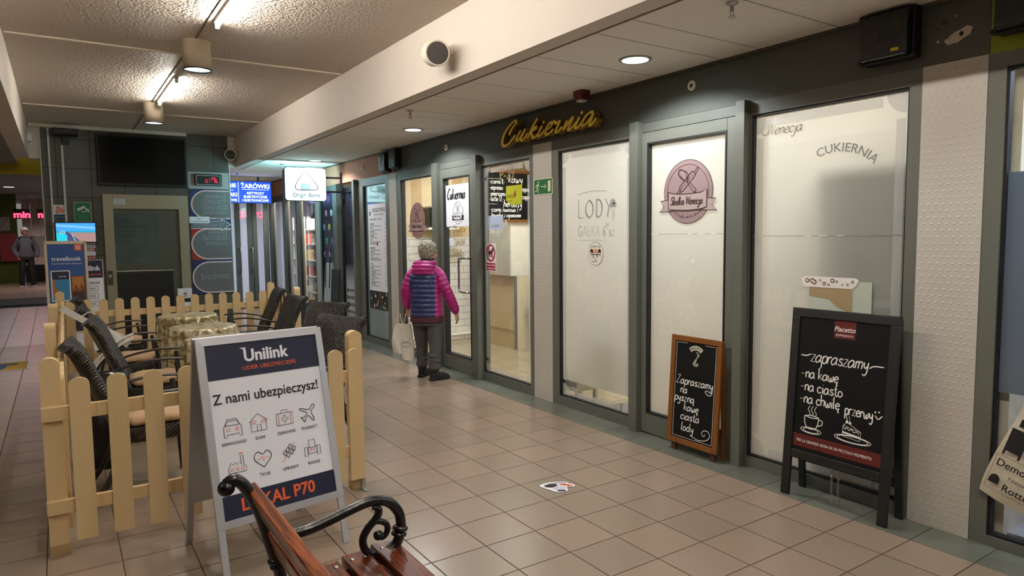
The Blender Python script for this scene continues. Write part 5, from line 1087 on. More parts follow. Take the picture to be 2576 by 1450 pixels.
b.rect(0.04, 0.085, 0.035, 0.045, .001).rect(0.077, 0.087, -0.03, 0.04, .001).rect(0.04, 0.05, 0.005, 0.04, .001).rect(0.10, 0.108, -0.03, 0.03, .001).rect(0.10, 0.135, -0.035, -0.026, .001)
b.build('digits', [M_WHITE, glow('red_led', '#ff1030', 2.5)], r)
# service panel (clocks, batteries, bulbs)
r = thing('service_panel', 'tall grey advertising panel for clocks, batteries and bulbs on the lift wall edge', 'sign', (2.09, LY, 1.5)); F = on_front(0, 0, 0)
SLG = mat('mid_grey_print', '#6c6d70', 0.5); NB = mat('navy_blue_print', '#1c2a5c', 0.5); RD = mat('brick_red_print', '#a5261e', 0.5)
MB().at(F).box(-0.30, 0.305, -0.83, 0.87, 0.0, 0.012).build('board', NB, r)
b = MB().at(F @ T(0, 0, 0.0125)); b.mat(0).rect(-0.30, 0.305, -0.27, 0.24)
b.mat(0).rect(-0.30, 0.305, -0.24, 0.245, .0005)
for z0, z1 in ((0.39, 0.86), (-0.27, 0.24), (-0.82, -0.30)):
    zc, rr = (z0 + z1) / 2, (z1 - z0) / 2; n = 20
    for k, (mi, g) in enumerate(((2, 0.0), (3, 0.012), (1, 0.026))):
        b.mat(mi).quad(*[(-0.05 + (rr - g) * math.cos(PI / 2 + PI * i / n), zc + (rr - g) * math.sin(PI / 2 + PI * i / n), 0.001 + 0.0006 * k) for i in range(n + 1)], (0.305, zc - rr + g, 0.001 + 0.0006 * k), (0.305, zc + rr - g, 0.001 + 0.0006 * k))
b.mat(2).quad((-0.30, 0.235, .004), (0.16, 0.235, .004), (0.16, 0.195, .004), (0.315, 0.30, .004), (0.16, 0.405, .004), (0.16, 0.365, .004), (-0.30, 0.365, .004)); b.mat(1).quad((-0.30, 0.245, .0045), (0.172, 0.245, .0045), (0.172, 0.215, .0045), (0.298, 0.30, .0045), (0.172, 0.385, .0045), (0.172, 0.355, .0045), (-0.30, 0.355, .0045))
def outl(t, x, z, s, m=2, z0=0.0035): b.mat(m).text(t, x, z, s, z0, 'R', 0.032); b.mat(4).text(t, x, z, s, z0 + .0006, 'R', -0.012)
outl('SPRZEDAŻ', 0.24, 0.735, 0.068); outl('ZEGARY', 0.24, 0.645, 0.093); outl('ZEGARKI', 0.24, 0.55, 0.093); outl('NAPRAWA', 0.24, 0.475, 0.07)
outl('TERMOMETRY', 0.24, 0.43, 0.038, 3); outl('DALMIERZE', 0.24, 0.40 - 0.005, 0.03, 3); outl('PAWILON 27', 0.20, 0.268, 0.078, 2, 0.005)
outl('SPRZEDAŻ', 0.24, 0.15, 0.06); outl('BATERIE', 0.24, 0.05, 0.10); outl('WYMIANA', 0.24, -0.03, 0.068); outl('BATERYJEK', 0.24, -0.12, 0.042, 3); outl('W ZEGARKACH', 0.24, -0.17, 0.042, 3)
outl('ARTYKUŁY', 0.24, -0.385, 0.048, 3); outl('ELEKTRYCZNE', 0.24, -0.435, 0.042, 3); outl('ŻARÓWKI', 0.24, -0.59, 0.095); outl('OSPRZĘT', 0.24, -0.69, 0.046, 3); outl('RTV', 0.24, -0.74, 0.046, 3)
b.mat(5).rect(-0.32, -0.02, 0.325, 0.43, 0.006); b.mat(4).text('LUPY', -0.17, 0.385, 0.035, 0.0065, 'C').text('PODŚWIETLANE', -0.17, 0.34, 0.033, 0.0065, 'C')
b.build('lettering', [RD, SLG, mat('white_outline', '#e9e6e6', 0.5), mat('salmon_outline', '#d49a92', 0.5), mat('dark_lettering', '#23232b', 0.5), PAPER], r)
# things standing before the lift wall
r = thing('travel_poster_stand', 'cream framed blue travel guide poster stand before the dark lift wall', 'sign', (0.07, 10.05, 0)); F = frame_of((0, -0.2, 0), (1, 0, 0), (0, math.sin(0.12), math.cos(0.12)), (0, -math.cos(0.12), math.sin(0.12)))
q = MB().at(F)
hw = 0.222; q.box(-hw, -hw + .03, 0, 1.57, -0.02, 0).box(hw - .03, hw, 0, 1.57, -0.02, 0).box(-hw, hw, 1.535, 1.575, -0.02, 0.0).box(-hw, hw, 0.42, 0.45, -0.02, 0); q.build('stand_frame', mat('cream_painted_wood', '#cdbfa3', 0.5), r, bevel=0.003)
MB().box(-hw, -hw + .03, 0.17, 0.20, 0, 1.5).build('rear_leg', mat('cream_painted_wood', '#cdbfa3', 0.5), r); MB().box(hw - .03, hw, 0.17, 0.20, 0, 1.5).build('rear_leg', mat('cream_painted_wood', '#cdbfa3', 0.5), r)
MB().box(-hw, hw, 0.0, 0.2, 1.48, 1.5).build('top_hinge', mat('cream_painted_wood', '#cdbfa3', 0.5), r)
b = MB().at(F @ T(0, 0, -0.006)); b.mat(0).rect(-hw + .03, hw - .03, 0.45, 1.535); b.mat(1).rect(0.09, 0.165, 1.455, 1.535, .001); b.mat(2).ring(0.128, 1.495, 0.016, 0.016, 0.008, .002)
b.text('travelbook', 0.0, 1.33, 0.072, .001, 'C', 0.02, 0.96).text('Przewodniki ludzi ciekawych', 0, 1.285, 0.028, .001, 'C', 0, 0.98)
for x0, x1, z0, z1, sm in ((-0.17, 0.03, 0.83, 1.21, 0), (0.035, 0.18, 0.77, 1.14, 1)):
    b.mat(2 if not sm else 7).rect(x0, x1, z0, z1, .001); b.mat(3 if not sm else 5).rect(x0 + .012, x1 - .012, z0 + .012, z1 - .012, .002)
    if not sm:
        b.mat(8).rect(x0 + .012, x1 - .012, z1 - 0.11, z1 - .012, .003); b.mat(4).quad((x0 + .012, z0 + .06, .003), (x0 + .10, z0 + .012, .003), (x0 + .09, z0 + .11, .003), (x0 + .05, z0 + .17, .003), (x0 + .035, z0 + .28, .003), (x0 + .012, z0 + .30, .003)); b.mat(2).text('Korfu', (x0 + x1) / 2 + 0.02, z1 - 0.085, 0.032, .004, 'C')
    else:
        b.mat(6).rect(x0 + .012, x1 - .012, z0 + .012, z0 + .17, .003)
        for k in range(6): b.rect(x0 + .02 + .02 * k, x0 + .032 + .02 * k, z0 + .15, z0 + .20 + .03 * ((k * 5) % 3), .003)
for z in (0.72, 0.62): b.mat(2).rect(-hw + .03, hw - .03, z, z + 0.012, .002)
b.mat(8).rect(-hw + .03, hw - .03, 0.45, 0.70, .001)
b.build('poster', [mat('travel_blue', '#1f4b8e', 0.5), ORANGE, PAPER, mat('lagoon_blue', '#2f83b5', 0.5), mat('cliff_tan', '#a87148', 0.6), mat('sunset_orange', '#b5762f', 0.5), mat('skyline_maroon', '#3c1710', 0.5), mat('sunset_brown', '#6a3420', 0.5), NAVY], r)
r = thing('insurance_board', 'white and navy insurance board half hidden behind the travel poster stand', 'sign', (0.29, 11.0, 0)); F = frame_of((0, -0.1, 0), (1, 0, 0), (0, 0.05, 1), (0, -1, 0.05))
MB().at(F).box(-0.21, 0.21, 0.0, 1.30, -0.03, 0).build('board', M_ALU, r)
b = MB().at(F @ T(0, 0, .001)); b.mat(0).rect(-0.2, 0.2, 0.05, 1.29).mat(1).rect(-0.2, 0.2, 1.05, 1.29, .001); b.mat(0).text('Unilink', 0.17, 1.15, 0.10, .002, 'R', 0.03, 0.9); b.mat(2).text('LIDER UBEZPIECZEŃ', 0.18, 1.085, 0.032, .002, 'R', 0.01, 1.0)
b.mat(3).text('UBEZPIECZENIA', 0.16, 0.965, 0.042, .002, 'R', 0.02)
for z, t in ((0.87, 'ŻYCIOWE'), (0.77, 'KOMUNIKACYJNE'), (0.66, 'MAJĄTKOWE')):
    b.text(t, 0.10, z + .018, 0.035, .002, 'R', 0.01)
    for p in ([(-0.15, z), (0.13, z)], [(0.13, z), (0.13, z + .065)], [(0.13, z + .065), (-0.15, z + .065)]): b.stroke(p, 0.004, .002, taper=False)
b.build('poster', [PAPER, NAVY, ORANGE, INK], r)
b = MB().at(onlift(0.30, 1.40, 0.004)); b.mat(0).rect(-0.22, 0.16, -0.12, 0.125); b.mat(1).rect(-0.22, 0.16, 0.0, 0.05, .001).rect(-0.22, 0.16, -0.12, -0.065, .001)
b.mat(2).text('TELEFONY KOMÓRKOWE', 0.15, 0.085, 0.033, .002, 'R', 0.02).text('SERWIS', 0.145, 0.055, 0.03, .002, 'R', 0.015); b.mat(0).text('GSM', 0.14, 0.008, 0.05, .002, 'R', 0.03).text('PAWILON A-19', 0.15, -0.108, 0.04, .002, 'R', 0.02)
flat('repair_notice', b, [PAPER, mat('dark_red_print', '#9c1f2a', 0.5), INK], 'white and red phone repair notice under the wall monitor', 'notice')
r = thing('paper_dispenser', 'small white printed box on a stand before the lift door', 'box', (1.60, 11.62, 0))
MB().box(-0.015, 0.015, -0.015, 0.015, 0.012, 0.5).build('stand', M_DARKMETAL, r); MB().lathe([(0, 0), (0.12, 0), (0.12, 0.012), (0, 0.014)], 20).build('base', M_DARKMETAL, r)
MB().box(-0.10, 0.10, -0.06, 0.06, 0.5, 0.80).build('box_body', PAPER, r, bevel=0.003)
b = MB().at(on_front(0, 0.65, -0.061)); b.mat(0).rect(-0.10, 0.10, -0.06, 0.0, .001).stroke([(-0.04, 0.07), (0, 0.11), (0.04, 0.07)], 0.006, .001); b.rect(-0.02, 0.02, 0.06, 0.08, .001).rect(-0.03, 0.03, 0.03, 0.04, .001); b.build('print', INK, r)
tag(MB().at(on_front(-0.27, 3.05, 11.98)).box(-0.03, 0.03, -0.07, 0.05, 0, 0.12).build('security_camera', M_WHITE, bevel=0.01), 'small white security camera on the far end of the left beam', 'camera')

# ------------------------------------------------------------------ shops beyond: bento shop, lamp and battery shop
window(7, 10.90, 11.70, 10.93, 11.66, 0.05, 2.33, mat('black_window_film', '#121218', 0.25))
cols = [mat('badge_' + n_, c) for n_, c in (('green', '#3fae7c'), ('yellow', '#dcc63c'), ('pink', '#d58aa0'), ('mauve', '#8f6a96'), ('blue', '#7f9fd0'), ('white', '#d8dde4'))] + [INK]
random.seed(11)
b = MB().at(frame_of((3.831, 0, 0), (0, -1, 0), (0, 0, 1), (-1, 0, 0)))
for i in range(8):
    for j in range(3):
        y, z = 11.55 - 0.26 * j - (0.12 if i % 2 else 0), 2.22 - 0.235 * i
        if y < 10.98 or z < 0.7: continue
        b.mat((i * 2 + j * 3) % 6).disc(-y, z, 0.055, 0, n=20); b.mat(6).quad((-y - .02, z - .015, .001), (-y + .02, z - .015, .001), (-y, z + .025, .001)).rect(-y - .03, -y + .03, z - .03, z - .024, .001)
bdg = b.build('badge_print', cols, bpy.data.objects['window_7'])
post(15, 10.70, 10.90, 3.76, 2.42)
post(16, 9.87, 9.95, 3.74, 2.44)
# bento shop door, half open inwards
r = struct('door_3', MB().box(3.84, 3.90, 9.95, 10.02, 0.02, 2.36).box(3.84, 3.90, 10.63, 10.70, 0.02, 2.36).box(3.84, 3.90, 10.02, 10.63, 0.02, 0.2).box(3.84, 3.90, 10.02, 10.63, 2.28, 2.36), M_GASKET)
def gradfilm():
    m, nt, N, L, p = nodes('silver_grey_door_film'); tc = N.new('ShaderNodeTexCoord'); sp = N.new('ShaderNodeSeparateXYZ'); L.new(tc.outputs['Object'], sp.inputs[0])
    mr = N.new('ShaderNodeMapRange'); mr.inputs['From Min'].default_value = 0.75; mr.inputs['From Max'].default_value = 1.15; L.new(sp.outputs[2], mr.inputs['Value'])
    mx = N.new('ShaderNodeMix'); mx.data_type = 'RGBA'; mx.inputs[6].default_value = srgb('#c4c8cc'); mx.inputs[7].default_value = srgb('#22242c'); L.new(mr.outputs[0], mx.inputs[0]); L.new(mx.outputs[2], p.inputs['Base Color']); p.inputs['Roughness'].default_value = 0.25; return m
MB().box(3.862, 3.87, 10.02, 10.63, 0.2, 2.28).build('pane', gradfilm(), r)
b = MB().at(frame_of((3.859, 0, 0), (0, -1, 0), (0, 0, 1), (-1, 0, 0)))
for i, t in enumerate(('+48 788 401', 'ONIGIRI.PL', 'FACEBOOK', 'INSTAGRAM')): b.mat(0).disc(-10.55, 0.72 - 0.115 * i, 0.03).text(t, -10.49, 0.705 - 0.115 * i, 0.062, 0, 'L', 0.01)
b.text('Onigiri', -10.57, 1.70, 0.12, 0, 'L'); b.ring(-10.35, 1.98, 0.13, 0.15, 0.03); b.build('lettering', INK, r)
# blue film pane with the menu
MB().box(3.8395, 3.841, 8.83, 9.645, 0.1, 2.325).build('frosted_film', M_FROST_BLUE, bpy.data.objects['window_6'])
b = MB().at(on_shop(9.21, 1.285, 0, 3.831)); b.mat(0).rect(-0.335, 0.335, -0.765, 0.765); b.mat(1).text('ONIGIRI MENU', 0.06, 0.645, 0.085, .001, 'C', 0.0, 0.85).text('PRAWDZIWY SMAK JAPONII', 0.06, 0.60, 0.028, .001, 'C'); b.quad((-0.28, 0.66, .001), (-0.24, 0.66, .001), (-0.24, 0.60, .001), (-0.28, 0.60, .001)).stroke([(-0.29, 0.68), (-0.26, 0.74), (-0.23, 0.68)], 0.006, .001)
random.seed(2); z = 0.53
for sec in range(3):
    b.mat(1).text(('ONIGIRI RYBNE – TUŃCZYK', 'ONIGIRI MIĘSNE', 'ONIGIRI WEGE – VEGAN')[sec], -0.28, z, 0.036, .001, 'L', 0.006); z -= 0.065
    for k in range((5, 3, 6)[sec]):
        b.text(('TUŃCZYK', 'ŁOSOŚ', 'KREWETKA', 'KURCZAK', 'TOFU', 'KIMCHI', 'AWOKADO')[(k + sec * 2) % 7], -0.27, z, 0.033, .001, 'L', 0.02).text(('12,-', '14,-', '15,-')[k % 3], 0.30, z, 0.030, .001, 'R', 0.01)
        b.mat(2).rect(-0.27, 0.0 + random.uniform(0, 0.15), z - 0.022, z - 0.014, .001); b.mat(1); z -= 0.057
b.mat(3).disc(0.0, 0.185, 0.02, .001, 0.03)
b.mat(4).rect(-0.335, 0.335, -0.765, -0.50, .001)
random.seed(9)
for k in range(60): b.mat(5 + k % 4).disc(random.uniform(-.31, .31), random.uniform(-.74, -.53), random.uniform(.012, .035), .0015 + k * 2e-5, random.uniform(.01, .025), 8)
flat('menu_poster', b, [PAPER, INK, GREYLINE, REDPRINT, mat('food_dark', '#241a18'), mat('food_white', '#d8d2c8'), mat('food_brown', '#7c4a30'), mat('food_teal', '#39635c'), mat('food_black', '#0f0d0d')], 'tall white price list with food photo on the pale blue window', 'poster')
b = MB().at(on_shop(9.01, 2.17, 0, 3.831)).text('P-28', 0, 0, 0.11, 0, 'C', 0.0); flat('unit_number', b, [mat('slate_blue_lettering', '#5d7684', 0.5)], 'grey unit number P-28 on the pale blue window', 'lettering')
# lit round-cornered sign
r = thing('light_box_sign', 'white glowing rounded sign with rice triangle drawing hanging across the passage', 'sign', (3.215, 10.5, 2.395)); F = on_front(0, 0, 0)
def rrect(hw_, hh_, r_, n=6):
    o = []
    for cx, cy, a0 in ((hw_ - r_, hh_ - r_, 0), (-hw_ + r_, hh_ - r_, PI / 2), (-hw_ + r_, -hh_ + r_, PI), (hw_ - r_, -hh_ + r_, 1.5 * PI)): o += [(cx + r_ * math.cos(a0 + PI / 2 * i / n), cy + r_ * math.sin(a0 + PI / 2 * i / n)) for i in range(n + 1)]
    return o
MB().at(F).prism(rrect(0.322, 0.258, 0.05), -0.10, -0.003).build('casing', M_BLACK, r)
MB().at(F).prism(rrect(0.314, 0.250, 0.045), -0.003, 0.0).build('lit_face', mat('cyan_white_lit_face', '#eafcff', 0.4, emit=(0.48, 0.93, 1.0, 1), estr=1.35), r)
b = MB().at(F @ T(0, 0, 0.0015)); b.mat(0)
b.stroke(smooth_path([(-0.02, 0.19), (-0.07, 0.12), (-0.13, 0.03), (-0.16, -0.03), (-0.15, -0.075), (-0.10, -0.09), (0.10, -0.085), (0.17, -0.075), (0.185, -0.04), (0.15, 0.02), (0.08, 0.11), (0.02, 0.17), (-0.02, 0.19)], 4), 0.013, 0, taper=False)
b.mat(1).rect(-0.07, 0.07, -0.085, 0.01, 0); b.mat(0); [b.stroke(p, 0.008, .001) for p in ([(-0.07, -0.085), (-0.07, 0.01)], [(-0.07, 0.01), (0.07, 0.008)], [(0.07, 0.008), (0.085, -0.085)])]
b.text('Onigiri Bento', 0.01, -0.195, 0.088, 0, 'C', 0.02, 0.88); b.build('print', [INK, mat('seaweed_grey', '#6f9598', 0.5)], r)
MB().at(F).box(0.322, 0.58, 0.10, 0.13, -0.06, -0.03).box(0.322, 0.58, -0.12, -0.09, -0.06, -0.03).box(0.572, 0.584, -0.2, 0.2, -0.08, -0.01).build('bracket', M_BLACK, r)
MB().at(F).prism(rrect(0.314, 0.250, 0.045), -0.104, -0.1).build('lit_face', mat('rear_ceiling_glow', '#eafcff', 0.4, emit=(0.4, 0.9, 1.0, 1), estr=14.0), r)  # unseen rear face added, glowing harder than the front to light the ceiling
# blue lit sign of the lamp shop
r = thing('light_box_sign', 'blue lit sign with white lettering for bulbs and electrical goods', 'sign', (2.75, 13.6, 2.45)); F = on_front(0, 0, 0)
MB().at(F).box(-0.80, 0.74, -0.21, 0.205, -0.12, -0.003).build('casing', mat('deep_blue_plastic', '#123a9a', 0.4), r)
MB().at(F).box(-0.79, 0.73, -0.20, 0.195, -0.003, 0.0).build('lit_face', mat('blue_lit_face', '#08257c', 0.4, emit=(0.004, 0.055, 0.78, 1), estr=1.0), r)
b = MB().at(F @ T(0, 0, 0.0015)); WH = glow('white_lit_letters', '#dfe9ff', 1.4)
b.text('ŻARÓWKI', 0.44, 0.075, 0.115, 0, 'C', 0.035, 1.0).text('ARTYKUŁY', 0.44, -0.04, 0.066, 0, 'C', 0.03).text('ELEKTRYCZNE', 0.44, -0.11, 0.066, 0, 'C', 0.03).text('I ELEKTRONICZNE', 0.44, -0.175, 0.058, 0, 'C', 0.03)
b.rect(0.128, 0.136, -0.19, 0.185).rect(0.19, 0.69, 0.045, 0.052); b.text('BATERIE', 0.09, 0.085, 0.10, 0, 'R', 0.035).text('ZEGARKI', 0.105, -0.085, 0.095, 0, 'R', 0.035).text('SERWIS', 0.10, -0.175, 0.06, 0, 'R', 0.03).rect(-0.4, 0.05, 0.03, 0.037)
b.build('lettering', WH, r)
MB().box(-0.6, -0.57, 0.05, 0.08, 0.2, 0.30).box(0.5, 0.53, 0.05, 0.08, 0.2, 0.30).build('hanger', M_BLACK, r)
# lamp shop front: three panes along the passage, two doors across its end
panel(4, 11.705, 11.92)
window(8, 11.925, 12.945, 11.97, 12.92, 0.06, 2.33, M_GLASS); post(17, 12.95, 13.06, 3.78)
window(9, 13.07, 13.83, 13.1, 13.80, 0.06, 2.33, M_GLASS); post(18, 13.84, 13.95, 3.78)
window(10, 13.955, 14.90, 13.99, 14.87, 0.06, 2.33, M_GLASS); post(19, 14.905, 15.02, 3.78)
GREYF = mat('dark_grey_frame', '#4d5452', 0.4)
b = MB()
for x in (1.0, 1.95, 2.85, 3.08, 3.33, 3.42, 3.66): b.box(x, x + 0.10, 14.98, 15.06, 0, 2.35)
b.box(1.0, 3.8, 14.98, 15.06, 2.33, 2.75).box(1.0, 3.8, 14.98, 15.06, 0, 0.12); root = struct('window_11', b, GREYF)
MB().box(1.0, 3.76, 15.01, 15.018, 0.12, 2.33).build('pane', M_GLASS, root)
MB().tube(smooth_path([(3.16, 14.98, 1.35), (3.16, 14.92, 1.34), (3.16, 14.92, 0.9), (3.16, 14.98, 0.89)], 4), 0.013, 8).build('handle', M_STEEL, root); MB().tube(smooth_path([(3.40, 14.98, 1.35), (3.40, 14.92, 1.34), (3.40, 14.92, 0.9), (3.40, 14.98, 0.89)], 4), 0.013, 8).build('handle', M_STEEL, root)
struct('wall_far', MB().box(0.5, 6.5, 18.4, 18.5, 0, 2.8), mat('pale_lilac_wall', '#b9bfdc', 0.7)); struct('ceiling_far', MB().box(0.5, 6.6, 15.06, 18.4, 2.76, 2.8), M_CEILTILE); struct('floor_far', MB().box(0.5, 6.6, 15.06, 18.4, -0.05, 0.001), M_FLOOR)
struct('wall_corner_shop', MB().box(5.9, 6.0, 9.05, 18.4, 0, 2.8), M_ROOMW); struct('ceiling_corner_shop', MB().box(3.9, 6.6, 9.05, 15.06, 2.76, 2.8), M_ROOMW)
struct('wall_shops_divider', MB().box(3.9, 5.9, 11.60, 11.68, 0, 2.76), M_ROOMW)
NEON = glow('red_neon', '#ff3048', 4.0)
b = MB(); b.at(on_front(4.15, 2.10, 18.395)); b.text('ksero', 0, 0, 0.32, 0, 'C', 0.02); tag(b.build('neon_sign', NEON), 'blurred red neon lettering behind the glass doors under the blue sign', 'sign')
# shelving with goods seen through the lamp shop glass
M_SHELF = mat('white_shelf', '#ddd8cc', 0.5); random.seed(31)
for si, (y, lab) in enumerate(((12.25, 'white shelf unit behind the lamp shop pane nearest the black dotted window'), (13.25, 'white glass shelf unit with small goods, behind the middle lamp shop pane'), (14.3, 'white shelf unit behind the lamp shop pane by the corner'))):
    r = thing('display_shelf', lab, 'shelf', (4.35, y, 0), 0, 'display shelves in the lamp shop')
    for s_ in (-1, 1): [MB().box(x_ - .012, x_ + .012, s_ * 0.40 - 0.012, s_ * 0.40 + 0.012, 0, 2.0).build('post', M_SHELF, r) for x_ in (-0.148, 0.148)]
    zs_ = (0.12, 0.46, 0.78, 1.10, 1.42, 1.72)
    for z in zs_: MB().box(-0.16, 0.16, -0.388, 0.388, z, z + 0.015).build('shelf_board', M_SHELF, r)
    MB().box(0.16, 0.17, -0.41, 0.41, 0, 2.0).build('back_panel', M_ROOMW, r)
    for z in zs_[:-1]:
        yy = -0.36
        while yy < 0.30:
            w_ = random.uniform(0.05, 0.13); h = random.uniform(0.07, 0.22)
            c_ = random.choice(('#e8e4da', '#c9c2b4', '#3c3f46', '#8fa3b3', '#b54a3c', '#d9d9d4', '#55606a', '#d2b25a', '#efe9dc'))
            o = MB().at(T(4.31, y, 0)).box(-0.08, 0.08, yy, yy + w_, z + 0.016, z + 0.016 + h).build('goods_box', mat('goods_' + c_[1:], c_, 0.5), bevel=0.004)
            tag(o, 'small carton of goods on the lamp shop shelves', 'box', 'cartons on the lamp shop shelves'); yy += w_ + random.uniform(0.01, 0.07)
r = thing('wall_clock', 'round wall clock with wooden rim behind the lamp shop pane', 'clock', (3.90, 12.36, 2.10)); Fm = frame_of((0, 0, 0), (0, -1, 0), (0, 0, 1), (-1, 0, 0))
MB().at(Fm).box(-0.16, 0.16, -0.18, 0.16, -0.02, 0.0).build('back_board', mat('clock_wood', '#8f7250', 0.5), r)
MB().at(Fm).lathe([(0.125, 0), (0.15, 0.005), (0.15, 0.02), (0.125, 0.028)], 32, True, False).build('rim', mat('clock_rim', '#6b4a2c', 0.4), r); MB().at(Fm).disc(0, 0, 0.128, 0.012).build('dial', PAPER, r)
b = MB().at(Fm @ T(0, 0, 0.014)); b.stroke([(0, 0), (0.05, 0.06)], 0.01).stroke([(0, 0), (-0.02, 0.095)], 0.007); b.build('hands', INK, r)
b = MB().at(on_shop(12.36, 2.13, 0, 3.831)).text('P-27', 0, 0, 0.09, 0, 'C'); flat('unit_number', b, [INK], 'black unit number P-27 written on the lamp shop glass over the clock', 'lettering')
r = thing('advert_box', 'dark grey box with faint lettering on the floor by the lamp shop window', 'box', (3.60, 12.3, 0))
MB().box(-0.10, 0.10, -0.36, 0.36, 0, 0.42).build('box_body', mat('dark_grey_card', '#3c3d40', 0.5), r, bevel=0.004); MB().at(frame_of((-0.102, 0, 0.26), (0, -1, 0), (0, 0, 1), (-1, 0, 0))).text('PHILIPS', 0, 0, 0.11, 0, 'C', 0.02).build('lettering', mat('faded_lettering', '#8a8a8a', 0.5), r)
for i, (y, hh, lab, c_) in enumerate(((11.12, 1.15, 'white folded board leaning beside the black dotted window', '#c9ccd0'), (10.78, 1.05, 'thin dark board leaning behind the white folded board', '#26262a'))):
    r = thing('leaning_board', lab, 'board', (3.70, y, 0)); a = 0.06
    MB().at(R(a, 'Y')).box(-0.03, 0.0, -0.17, 0.17, 0.0, hh).build('board', mat('board_' + c_[1:], c_, 0.5), r, bevel=0.003)
    if not i:
        q = MB().at(R(a, 'Y')); [q.tube(smooth_path([(-0.035, s_ * 0.10, hh - 0.42), (-0.04, s_ * 0.11, hh), (-0.035, s_ * 0.11, hh + 0.20), (-0.02, s_ * 0.09, hh + 0.24)], 4), 0.008, 6) for s_ in (-1, 1)]; q.build('straps', M_DARKMETAL, r)

# ------------------------------------------------------------------ inside the confectionery
r = thing('menu_board', 'black menu board with wooden strips behind the window marked P-29', 'menu', (5.25, 7.62, 2.1)); F = on_front(0, 0, 0)
MB().at(F).box(-0.68, 0.62, -0.32, 0.32, -0.02, 0).build('slate', SLATE, r); MB().at(F).box(-0.70, 0.64, 0.31, 0.345, -0.025, 0.012).build('wood_strip', M_OAK, r); MB().at(F).box(-0.70, 0.64, -0.345, -0.31, -0.025, 0.012).build('wood_strip', M_OAK, r)
for x in (-0.5, 0.45): MB().at(F).tube([(x, 0.33, -0.01), (x, 0.60, -0.01)], 0.004, 6).build('cord', M_BLACK, r)
b = MB().at(F @ T(0, 0, 0.0015))
pen(b, 'kawy', -0.20, 0.185, 0.055, 0.011, 0, slant=0.3, sx=0.85)
for t, z in (('-czarna 8,-', 0.165), ('-espresso', 0.085), ('-americano', 0.005), ('-latte 12,-', -0.065)): pen(b, t, -0.50, z, 0.034, 0.0075, 0, gap=1.2, sx=0.72)
pen(b, 'cappuccino', 0.0, 0.075, 0.034, 0.0075, 0, gap=1.2, sx=0.72); pen(b, '2x cappucc', -0.04, -0.03, 0.034, 0.0075, 0, gap=1.2, sx=0.72); pen(b, 'herbaty', -0.28, -0.14, 0.048, 0.010, 0, slant=0.2, sx=0.8)
pen(b, '-czarna /owocowa 7,-', -0.49, -0.205, 0.033, 0.0075, 0, gap=1.2, sx=0.72); pen(b, '-bawarka z cynamonem', -0.49, -0.28, 0.033, 0.0075, 0, gap=1.1, sx=0.70); b.stroke([(-0.64, -0.105), (-0.38, -0.108)], 0.006).stroke([(-0.64, 0.225), (-0.30, 0.23)], 0.006)
b.build('chalk_writing', CHALK, r)
r = thing('counter', 'beige shop counter with grey corner strip on the tiled shop floor', 'counter', (5.5, 8.06, 0))
MB().box(-0.32, 0.5, -0.4, 0.4, 0.0, 0.26).build('plinth', mat('beige_laminate', '#c9b28a', 0.45), r); MB().box(-0.335, 0.5, -0.4, 0.4, 0.262, 1.02).build('front_panel', mat('beige_laminate', '#c9b28a', 0.45), r, bevel=0.003)
MB().box(-0.345, -0.30, -0.41, -0.4, 0, 1.02).build('corner_strip', mat('grey_corner_strip', '#85868a', 0.4, 0.4), r); MB().box(-0.30, 0.5, -0.408, -0.402, 0.0, 1.02).build('side_panel', mat('cream_laminate', '#ded0b2', 0.45), r)
r = thing('wall_cabinet', 'pale grey and white cabinet standing on the counter below the menu board', 'cabinet', (5.5, 8.06, 1.022))
MB().box(-0.40, 0.5, -0.38, 0.38, 0.0, 0.72).build('cabinet_body', mat('pale_grey_laminate', '#b9b4a6', 0.45), r); MB().box(-0.39, 0.5, -0.40, -0.382, 0.0, 0.72).build('door', mat('white_laminate', '#e8e2d4', 0.4), r)
b = MB().at(on_front(0.0, 0.42, -0.401)); 
for i in range(4): b.mat(i % 2).rect(0.02, 0.09, 0.16 - 0.07 * i, 0.215 - 0.07 * i); b.mat(0).rect(0.03, 0.08, 0.175 - 0.07 * i, 0.19 - 0.07 * i, .001)
b.build('stickers', [INK, PAPER], r)
r = thing('display_case', 'dark curved glass cake display case beside the counter', 'display case', (5.30, 6.95, 0))
MB().at(frame_of((0, 0, 0), (1, 0, 0), (0, 0, 1), (0, -1, 0))).prism([(0.45, 0), (0.3, 0), (0.22, 0.35), (-0.02, 0.55), (0.45, 0.55)], -0.5, 0.5).build('base', mat('dark_case_body', '#1c1a19', 0.3), r)
MB().at(frame_of((0, 0, 0), (1, 0, 0), (0, 0, 1), (0, -1, 0))).prism([(-0.02, 0.55), (-0.03, 0.62), (-0.0, 0.68), (0.45, 0.68), (0.45, 0.55)], -0.5, 0.5).build('counter_band', mat('dark_wood_band', '#3a2c22', 0.35), r, bevel=0.01)
MB().at(frame_of((0, 0, 0), (1, 0, 0), (0, 0, 1), (0, -1, 0))).prism([(0.0, 0.685), (0.12, 1.15), (0.16, 1.15), (0.02, 0.685)], -0.5, 0.5).build('glass_front', M_GLASS, r)
MB().at(frame_of((0, 0, 0), (1, 0, 0), (0, 0, 1), (0, -1, 0))).box(0.12, 0.45, 1.15, 1.17, -0.5, 0.5).box(0.40, 0.45, 0.68, 1.15, -0.5, 0.5).build('top', M_STEEL, r)
tag(MB().tube([(4.0, 8.9, 0.09), (5.3, 8.9, 0.09)], 0.022, 10).tube([(4.62, 8.9, 0.09), (4.68, 8.9, 0.09)], 0.03, 10).build('heating_pipe', M_WHITE), 'white pipe along the foot of the white tiled wall', 'pipe')
